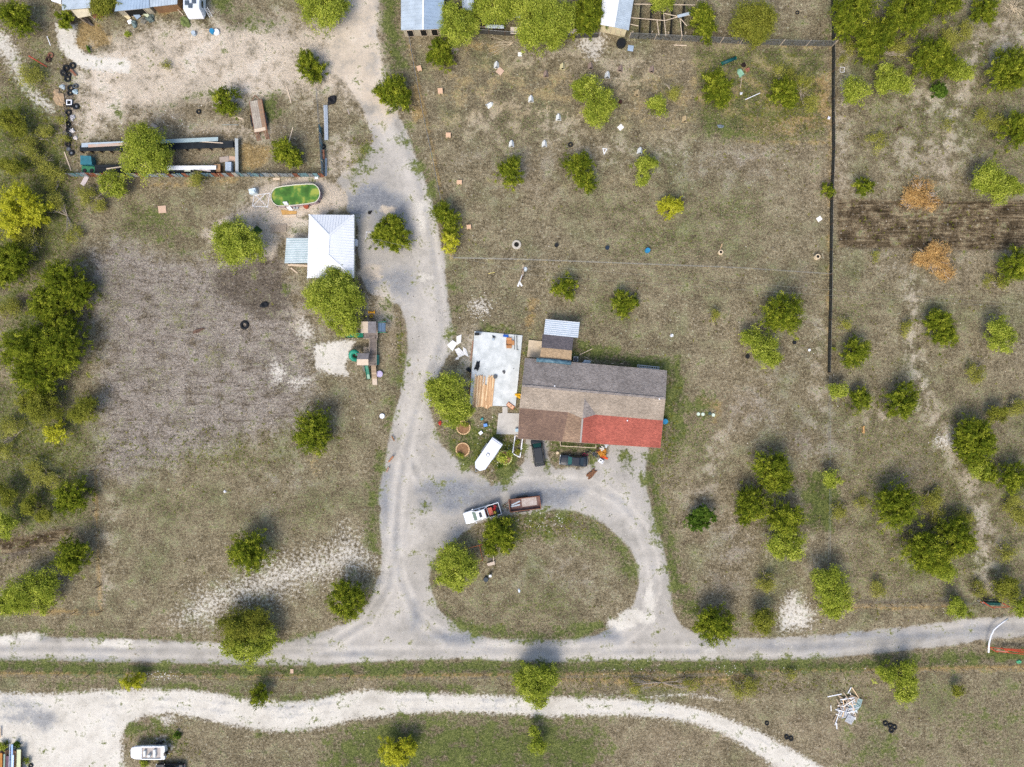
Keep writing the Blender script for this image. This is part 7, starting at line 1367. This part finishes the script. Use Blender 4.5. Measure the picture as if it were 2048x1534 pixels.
pen('lower white strip-roofed pen against the bottom wall', [(332, 331.5), (432, 331), (432, 339), (332, 340)], 1.3, ROOFW, [(332, 340), (432, 340), (432, 350), (332, 350)], SHD); pen('dark covered pen left of the tree on the bottom wall', [(192, 336), (262, 334), (262, 336), (192, 338)], 1.1, SHD, [(192, 331), (264, 331), (264, 349), (192, 349)], SHD)
tag(MB(P3(473, 312)).beam(P3(473, 277, 1.0), P3(474, 347, 1.0), .5, .06).beam(P3(472.5, 277, .5), P3(473.5, 347, .5), .06, .95).build('grey_wall', mat('weathered_grey', '9aa0a0', var=.12), None), 'upright grey board wall closing the right end of the long pen', 'wall')
board(240, 295, 8.5, .45, 3, mat('peach_board', 'b08c78', col2='a8a49c', vscale=.4), 'long peach and grey plank on the left part of the long pen', z=1.35); board(425, 290, 4.5, .13, -4, PALEW, 'thin pale rail lying on the right pen roof', z=1.3); board(236, 340, 2.4, .2, 8, PALEW, 'pale plank on the dark covered pen left of the tree', z=1.1); board(408, 344, 3.2, .25, -8, mat('rosy_board', 'a89c98'), 'rosy grey plank below the lower white strip roof', z=1.2); board(382, 344, 1.0, .6, 0, mat('greenish_board', 'a4a898'), 'pale square panel below the lower white strip roof', z=1.2)
t = thing('crate', 'slatted orange-brown crate right of the lower white strip roof', 'crate', P3(439, 339)); MB().box((0, 0, .4), (.9, 1.15, .8)).build('body', mat('crate_dark', '5a4030'), t)
for i in range(6): MB().box((0, -.5 + i * .2, .83), (.95, .14, .04)).build('slat', LB[2], t)
t = thing('metal_box', 'pale blue ribbed metal box beside the slatted crate', 'box', P3(461, 336)); MB().box((0, 0, .45), (.95, 1.4, .9)).build('body', GALVB, t); mb = MB(); [mb.box((-.36 + i * .18, 0, .92), (.04, 1.38, .04)) for i in range(5)]; mb.build('ribs', ROOFW, t)
t = thing('water_tote', 'teal panelled coop at the left end of the long pen', 'coop', P3(175, 328)); c = t.location[:]; MB(c).prism([P(163, 312, 1), P(184, 313, 1), P(186, 330, 1), P(163, 330, 1)], .1, 1.3).build('body', mat('teal_coop', '2c6470', var=.25, vscale=1.5, rough=.5), t); MB(c).prism([P(163, 331, .8), P(190, 333, .8), P(190, 345, .8), P(163, 344, .8)], .1, .8).build('green_base', mat('green_coop', '2f6a4a', var=.2), t, bevel=.04); MB(c).prism([P(162, 345.5, .4), P(187, 345.5, .4), P(185, 350, .4), P(162, 349, .4)], 0, .5).build('white_step', WHITE, t)
for x in (169, 183): q = P(x, 341, .9); MB(c).cyl(q[0], q[1], .8, .95, .28, .28, 14).build('drum_lid', BLACK, t)
# tyre row extras
q = P3(137, 204, .5); t = thing('window_frame', 'white square frame with a round black centre on the tyre row', 'frame', (q[0], q[1], .2)); MB().box((0, .36, .1), (.85, .14, .2)).box((0, -.36, .1), (.85, .14, .2)).box((.36, 0, .1), (.14, .58, .2)).box((-.36, 0, .1), (.14, .58, .2)).build('frame', WHITE, t); MB().torus((0, 0, .12), .2, .07).build('ring', BLACK, t)
board(149, 147, 1.3, .35, -48, RUST, 'rusty beam across the upper tyre row', z=.3)
# wire frame in the right field
t = thing('cage_frame', 'small white rectangular frame lying right of the long fence', 'frame', P3(1684, 139.5)); a = [P3(1680, 134.5), P3(1688.5, 135), P3(1688, 145), P3(1680, 144.5)]
for i in range(4): MB(t.location[:]).tube([(a[i][0], a[i][1], .05), (a[(i + 1) % 4][0], a[(i + 1) % 4][1], .05)], .035, 5).build('bar', WHITE, t)

# ---------------------------------------------------------------- power pole and lines
q = P3(1046, 540, 8.6); t = thing('utility_pole', 'wooden utility pole with a pale transformer below the dog yard wire', 'pole', (q[0], q[1], 0)); MB().tube([(0, 0, 0), (0, 0, 9)], .16, 10, .11).build('pole', DARKW, t)
MB().cyl(.35, .2, 7.6, 8.5, .3, .3, 14).cyl(.35, .2, 8.5, 8.6, .3, .2, 14).build('transformer', mat('transformer_grey', 'b4bcc0', rough=.4, var=.04), t); MB().box((0, 0, 8.7), (.1, 1.6, .1)).build('crossarm', PALEW, t)
for y in (-.7, .7): MB().cyl(0, y, 8.75, 8.95, .06, .04, 8).build('insulator', CRM, t)
MB().tube([(-.1, -.5, 7.4), (-.5, -1.6, 7.5), (-.7, -1.9, 7.35)], .05, 6).box((-.62, -1.9, 7.3), (.22, .75, .12), rz=-.35).box((-.3, -1.95, 7.3), (.22, .6, .12), rz=.6).build('lamp_arm', WHITE, t)
for dy, lab in ((-.7, 'lower of the two power lines running right from the pole'), (.7, 'upper of the two power lines running right from the pole')):
    a = (q[0], q[1] + dy, 8.9); b = P3(2120, 617, 8.6); b = (b[0], b[1] + dy * .3, 8.9); pts = [tuple(lerp3(a, b, i / 20)[j] - (0 if j < 2 else .9 * 4 * (i / 20) * (1 - i / 20)) for j in range(3)) for i in range(21)]
    tag(MB(a).tube(pts, .009, 4).build('power_line', mat('cable_grey', '8c8a80'), None), lab, 'cable')
a = (q[0], q[1], 7.8); b = P3(712, 470, 2.6); tag(MB(a).tube([tuple(lerp3(a, b, i / 10)[j] - (0 if j < 2 else .5 * 4 * (i / 10) * (1 - i / 10)) for j in range(3)) for i in range(11)], .012, 4).build('service_cable', mat('cable_grey', ''), None), 'single cable from the pole to the hip-roofed house', 'cable')

# ---------------------------------------------------------------- loop island: swing frame, stone seat, chair
t = thing('swing_frame', 'rusty pipe swing frame between the two loop island trees', 'frame', P3(948, 1105)); c = t.location[:]; OR = mat('orange_rust', 'a05a30', var=.2)
F = [P3(938, 1096, 1.9), P3(969.5, 1088, 1.9), P3(959, 1090, 1.9), P3(965.5, 1121, 1.9), P3(935, 1128.5, 1.9), P3(929, 1098, 1.9)]
for a, b in ((0, 1), (2, 3), (3, 4), (4, 5), (5, 0)): MB(c).tube([F[a], F[b]], .04, 6).build('bar', OR, t)
for k in (1, 3, 4, 5): MB(c).tube([F[k], (F[k][0], F[k][1], 0)], .04, 6).build('post', OR, t)
t = thing('stone_seat', 'beige stone arch seat below the dark loop island cedar', 'seat', P3(981, 1120)); c = t.location[:]; BE = mat('beige_stone', 'b4a696', var=.12, vscale=4)
MB(c).prism([P(974, 1126), P(989, 1121), P(990, 1128), P(976, 1131)], 0, .4).build('seat', BE, t); MB(c).tube([P3(971, 1110, .3), P3(979, 1108.5, .35), P3(985, 1110, .35), P3(987.5, 1116, .35), P3(987, 1121, .3)], .09, 7).build('back', BE, t); MB(c).prism([P(975, 1112), P(983, 1112), P(985, 1120), P(976, 1122)], .02, .06).build('ash_pit', mat('ash', '5a544c', var=.2), t)
t = thing('garden_chair', 'small white chair below the beige stone seat', 'chair', P3(980.5, 1148)); MB().box((0, -.2, .42), (.4, .4, .05)).build('seat', WHITE, t); MB().box((0, .05, .68), (.42, .05, .5)).build('backrest', WHITE, t)
for x in (-.18, .18):
    for y in (-.38, 0): MB().box((x, y, .2), (.05, .05, .4)).build('leg', WHITE, t)
# gates
OG = mat('gate_orange', 'a8452a', rough=.5, var=.1)
t = thing('pipe_gate', 'orange pipe gate panel with a dark teal screen beside the right edge fence', 'gate', P3(1985, 1208)); c = t.location[:]
for a, b in (((1960, 1203), (1983.5, 1214)), ((1983.5, 1214), (2020, 1214)), ((2020, 1214), (2004, 1206)), ((2036, 1229), (2060, 1240)), ((1983.5, 1214.5), (1966, 1203))): MB(c).tube([P3(*a, 1.2), P3(*b, 1.2)], .05, 6).build('rail', OG, t)
for p_ in ((1960, 1203), (1983.5, 1214), (2020, 1214), (2004, 1206)): q = P(*p_, .6); MB(c).tube([(q[0], q[1], 0), (q[0], q[1], 1.3)], .05, 6).build('post', OG if p_[0] != 1960 else WHITE, t)
a, b = P3(1967, 1207, .7), P3(2001, 1208, .7); MB(c).beam(a, b, .5, .06).beam((a[0], a[1] + .25, .6), (b[0], b[1] + .25, .6), .04, 1.0).build('screen', mat('teal_screen', '1c4a44', var=.3, vscale=3), t)
t = thing('pipe_gate', 'stack of orange pipe rails at the lower right edge', 'gate', P3(2015, 1301)); c = t.location[:]
for a, b, m_ in (((1978, 1294), (2060, 1304), OG), ((1981, 1296), (1990, 1302), OG), ((1990, 1302), (2060, 1310), OG), ((2007, 1297), (2060, 1300), OG), ((1992, 1301), (2015, 1303.5), mat('gate_pink', 'c08a74')), ((2007, 1297), (2018, 1305), OG), ((2010, 1299), (2060, 1307), OG)): MB(c).tube([P3(*a, 1.0), P3(*b, 1.0)], .07, 6).build('rail', m_, t)
for p_ in ((1978, 1294), (1990, 1302), (2007, 1297), (2040, 1303)): q = P(*p_, .5); MB(c).tube([(q[0], q[1], 0), (q[0], q[1], 1.1)], .06, 6).build('post', OG, t)
tag(MB(P3(1990, 1265)).tube([P3(x, y, z) for x, y, z in ((1977, 1305, .9), (1978, 1287, 1.0), (1982, 1271, 1.0), (1988, 1259, 1.0), (1997, 1251, 1.0), (2006, 1244, .9), (2015.5, 1237, .7))], .12, 8).build('curved_pipe', WHITE, None, smooth=True), 'long curved white pipe spanning the gravel road at the right', 'pipe')
# debris: pallets and timber heap
t0 = None; PA = [mat('pallet_grey', 'b0b4ba', var=.15, vscale=4), mat('pallet_teal', '8aa4a4', var=.12), mat('pallet_tan', 'a08e7a', var=.15)]
for i, (x, y, a, z, lab) in enumerate(((1687, 1425, 15, .2, 'large slatted grey pallet at the lower left of the heap'), (1706, 1412, 52, .3, 'teal-grey pallet at the right of the heap'), (1704, 1398, 65, .25, 'dark-gapped teal pallet at the top right of the heap'), (1697, 1436, 60, .35, 'tilted pallet at the bottom of the heap'), (1713, 1403, 75, .15, 'outer pallet half fallen off the right of the heap'))):
    q = P3(x, y); t = thing('pallet', lab, 'pallet', (q[0], q[1], z), R(a), 'broken pallets in a heap'); t.rotation_euler[0] = rg.uniform(-.2, .2)
    for k in range(7): MB().box((0, -.6 + k * .2, .12), (1.3, .12, .03)).build('slat', PA[(i % 3)], t)
    for k in (-.55, 0, .55): MB().box((k, 0, .05), (.1, 1.3, .1)).build('runner', PA[2], t)
for k in range(60):
    x, y = 1694 + rg.gauss(0, 11), 1414 + rg.gauss(0, 14); a = rg.uniform(0, 3.14); l = rg.uniform(4, 16); z = rg.uniform(.1, .6)
    plank(x - l * math.cos(a), y - l * math.sin(a), x + l * math.cos(a), y + l * math.sin(a), z, rg.choice([PALEW, PA[0], WHITE, WB, LB[1] if k % 3 == 0 else PA[2]]), 'loose broken timber lying across the heap of pallets', .13, 'broken timber in the pallet heap')
# fallen branches near the top fence and brush pile
def brush(px, py, r, n, lab, m, seed, spread=None, name='brush_pile', cat='branches'):
    r_ = random.Random(seed); q = P3(px, py); mb = MB(q)
    for i in range(n):
        a = r_.uniform(0, 6.28) if spread is None else r_.gauss(spread[0], spread[1]); l = r / S * r_.uniform(.5, 1.1); p0 = (q[0] + r_.gauss(0, .15), q[1] + r_.gauss(0, .15), .1); e = (q[0] + l * math.cos(a), q[1] + l * math.sin(a), r_.uniform(.05, .5)); mid = ((p0[0] + e[0]) / 2 + r_.gauss(0, .15), (p0[1] + e[1]) / 2 + r_.gauss(0, .15), r_.uniform(.1, .5)); mb.tube([p0, mid, e], .045, 4, .012)
        for k in range(2): e2 = (e[0] + r_.gauss(0, .3), e[1] + r_.gauss(0, .3), r_.uniform(.05, .4)); mb.tube([mid, e2], .02, 4, .008)
    return tag(mb.build(name, m, None), lab, cat)
DB = mat('pale_branch', 'b0a288', var=.1)
brush(1023, 86, 55, 9, 'bare forked branches lying below the low pens', DB, 1, (3.45, .22)); brush(963, 85, 9, 3, 'short snapped branch left of the forked branches', DB, 2); brush(2025, 18, 26, 40, 'pale brush pile in the top right corner', DB, 3); brush(1985, 1178, 16, 14, 'bare grey twigs left of the dark olive gate bush', BARKP, 4); brush(1868, 500, 20, 18, 'bare branches on the lower orange heap', DB, 5, (.6, .8)); brush(1843, 378, 18, 14, 'bare branches on the upper orange dead tree', DB, 6, (1.4, .9)); brush(1790, 262, 20, 5, 'dark fallen branch in the right field', DARKW, 7, (.5, .2)); brush(1885, 660, 14, 10, 'bare branches leaning in the right field cedar', DB, 8); brush(2003, 568, 16, 22, 'pale dry twig ball near the right edge', DB, 9)
# bottom left junk trailer
t = thing('junk_trailer', 'trailer heaped with long boards and panels in the lower left corner', 'trailer', P3(20, 1530)); c = t.location[:]
MB(c).prism([P(-20, 1502, .6), P(43, 1500, .6), P(43, 1600, .6), P(-20, 1600, .6)], .45, .6).build('deck', DARKW, t); 
for s, yy in ((-1, 1540), (-1, 1560)): q = P(44, yy); MB(c).torus((q[0], q[1], .33), .25, .1, rx=R(90), rz=R(90)).build('wheel', TYRE, t)
for x0, x1, y0, w, z, m_, lab in ((38, 36, 1499, .62, 1.1, mat('cream_panel', 'b8bc98', var=.05), 'long cream panel on the right side of the junk trailer'), (24, 23, 1489, .3, 1.2, mat('blue_panel', '93b0d8', var=.06), 'blue-white panel standing highest on the junk trailer'), (26, 23, 1510, .3, 1.3, mat('white_blue', 'b8c8e0', var=.04), 'white strip beside the blue-white panel on the junk trailer'), (20, 15, 1488, .08, 1.4, GALV, 'thin metal bar on the junk trailer'), (30, 30, 1503, .3, .9, mat('orange_ply', 'a8805c', var=.1), 'orange-brown board between the cream and white panels'), (15, 13, 1512, .5, .9, mat('mauve', '5a4450', var=.3), 'mauve cloth roll on the junk trailer'), (9, 7, 1508, .25, 1.0, mat('sage', '7c9084', var=.1), 'sage green bar on the junk trailer'), (1, 1, 1506, .6, .9, mat('ochre_ply', 'a06c30', var=.15), 'ochre board at the left edge on the junk trailer'), (19, 18, 1520, .3, .85, mat('grey_pipe', '6a6670', var=.2), 'grey pipe bundle in the middle of the junk trailer')):
    a, b = P3(x0, y0, z), P3(x1, 1600, z); tag(MB(a).beam(a, b, w, .08).build('scrap_panel', m_, None), lab, 'scrap')
board(2, 1464, .3, 1.6, 0, LB[0], 'orange board upright at the left edge above the junk trailer', z=.3)
plant(10, 1490, 10, 'M', 'green bush at the head of the junk trailer', 'bush', 'bush'); plant(34, 1490, 8, 'B', 'dark weeds behind the cream panel', 'bush', 'bush'); plant(54, 1521, 6, 'M', 'small green weed right of the junk trailer', 'bush', 'bush'); plant(355, 1470, 8, 'B', 'dark weed above the boat stern', 'bush', 'bush'); plant(290, 1526, 9, 'M', 'bright weed below the boat', 'bush', 'bush'); plant(254, 68, 5, 'M', 'green weed in the pale yard below the long lean-to', 'bush', 'bush'); plant(177, 98, 5.5, 'B', 'green weed on the ochre straw patch', 'bush', 'bush')
# lean-to spill
for x0, y0, x1, y1, w, m_, lab in ((240, 22, 260, 38, .5, CREAM, 'cream panel sliding from the left end of the lean-to'), (276, 17, 297, 33, .5, mat('pale_green_panel', 'b4bca0'), 'pale green panel sliding from the right of the lean-to'), (266, 22, 278, 36, .8, GALVB, 'grey-blue chair-like frame in front of the lean-to'), (258, 40, 262, 47, .7, WHITE, 'small white cabinet in front of the lean-to'), (186, 32, 205, 30, .7, mat('brick_mat', '8a5a48', var=.1), 'brick-red mat right of the beige awning'), (188, 24, 200, 22, .7, mat('dark_crate', '2e3436', var=.2), 'dark crate above the brick-red mat'), (345, 8, 366, 30, .1, PALEW, 'thin pole leaning between the carport and the camper'), (402, 58, 420, 59, .08, PALEW, 'thin straw bar left of the blue drum')):
    a, b = P3(x0, y0, .5), P3(x1, y1, .25); tag(MB(a).beam(a, b, w, .12).build('panel' if w > .2 else 'pole', m_, None), lab, 'panel' if w > .2 else 'pole')

# ---------------------------------------------------------------- dogs
def dog(px, py, rz, col, lab, s=1.0, lying=False):
    z = .16 if lying else .42
    V = [(-.32, 0, z), (-.1, 0, z + .01), (.15, 0, z + .02), (.3, 0, z + .03), (.42, 0, z + .13), (.52, 0, z + .18), (.63, 0, z + .13)]; Rr = [.10, .105, .12, .11, .07, .085, .04]; E = [(i, i + 1) for i in range(6)]
    def ch(i, pts, rs):
        for p, r in zip(pts, rs): V.append(p); Rr.append(r); E.append((i, len(V) - 1)); i = len(V) - 1
    for sy in (-1, 1):
        if lying: ch(3, [(.34, sy * .13, .08), (.55, sy * .14, .05)], [.045, .03]); ch(0, [(-.28, sy * .16, .1), (-.05, sy * .2, .05)], [.06, .03])
        else: ch(3, [(.27, sy * .09, .3), (.29, sy * .09, .16), (.30, sy * .09, .03)], [.045, .028, .03]); ch(0, [(-.28, sy * .09, .32), (-.38, sy * .09, .18), (-.34, sy * .09, .03)], [.06, .028, .03])
        ch(5, [(.49, sy * .08, z + .24)], [.028])
    ch(0, [(-.45, .02, z + .05), (-.6, .06, z + .08)], [.03, .015])
    me = bpy.data.meshes.new('dog'); me.from_pydata([tuple(k * s for k in v) for v in V], E, []); me.materials.append(mat('fur_' + col, col, var=.2, vscale=6)); o = bpy.data.objects.new('dog', me); COL.objects.link(o)
    md = o.modifiers.new('skin', 'SKIN'); md.use_smooth_shade = True
    for i, r in enumerate(Rr): me.skin_vertices[0].data[i].radius = (r * s, r * s)
    me.skin_vertices[0].data[1].use_root = True; me.skin_vertices[0].data[0].use_root = False
    o.modifiers.new('sub', 'SUBSURF').render_levels = 1; q = P3(px, py); o.location = q; o.rotation_euler = (0, 0, rz); tag(o, lab, 'dog')
dog(786.5, 876, R(-60), '8a5a2c', 'brown dog at the left edge of the drive, uppermost of three', .9); dog(782.5, 918, R(50), '9c6a48', 'tan dog on the left side of the drive, middle of three', 1.25); dog(776, 939, R(65), 'a07c68', 'smallest pinkish tan dog on the drive edge, lowest of three', .9); dog(1726, 860, R(95), 'b08a58', 'sandy dog lying alone on bare ground in the right field', 1.2, True)

# small stones and litter, too many to count
def specks(name, label, areas, n, m, smin, smax, seed):
    r_ = np.random.default_rng(seed); mb = MB()
    for i in range(n):
        a = areas[r_.integers(0, len(areas))]; x, y = P(a[0] + r_.normal() * a[2] * .5, a[1] + r_.normal() * a[3] * .5); s = r_.uniform(smin, smax); h = s * .5; t_ = r_.uniform(0, 6.28); k = r_.integers(4, 7)
        vs = [(x + s * r_.uniform(.6, 1) * math.cos(t_ + 6.283 * j / k), y + s * r_.uniform(.6, 1) * math.sin(t_ + 6.283 * j / k), 0) for j in range(k)] + [(x, y, h)]; mb.add(vs, [(j, (j + 1) % k, k) for j in range(k)])
    return tag(mb.build(name, m, None), label, name.replace('_', ' '), kind='stuff')
specks('white_stones', 'white stones and litter flecks scattered over the yards', [(1024, 767, 900, 600), (1090, 1045, 60, 20), (1888, 880, 26, 24), (1590, 1225, 50, 55), (150, 210, 30, 150), (320, 240, 200, 40), (1400, 1340, 400, 14), (325, 1352, 30, 8), (1000, 890, 60, 60), (960, 620, 30, 24)], 620, mat('white_stone', 'c8c4ba', var=.1), .05, .13, 11)
specks('dark_clods', 'dark clods of soil over the cracked ground', [(980, 610, 120, 70), (470, 1500, 200, 60), (400, 720, 250, 200), (1340, 1510, 160, 60), (1024, 767, 1000, 700)], 700, mat('clod', '3c342a', var=.2), .05, .12, 12)
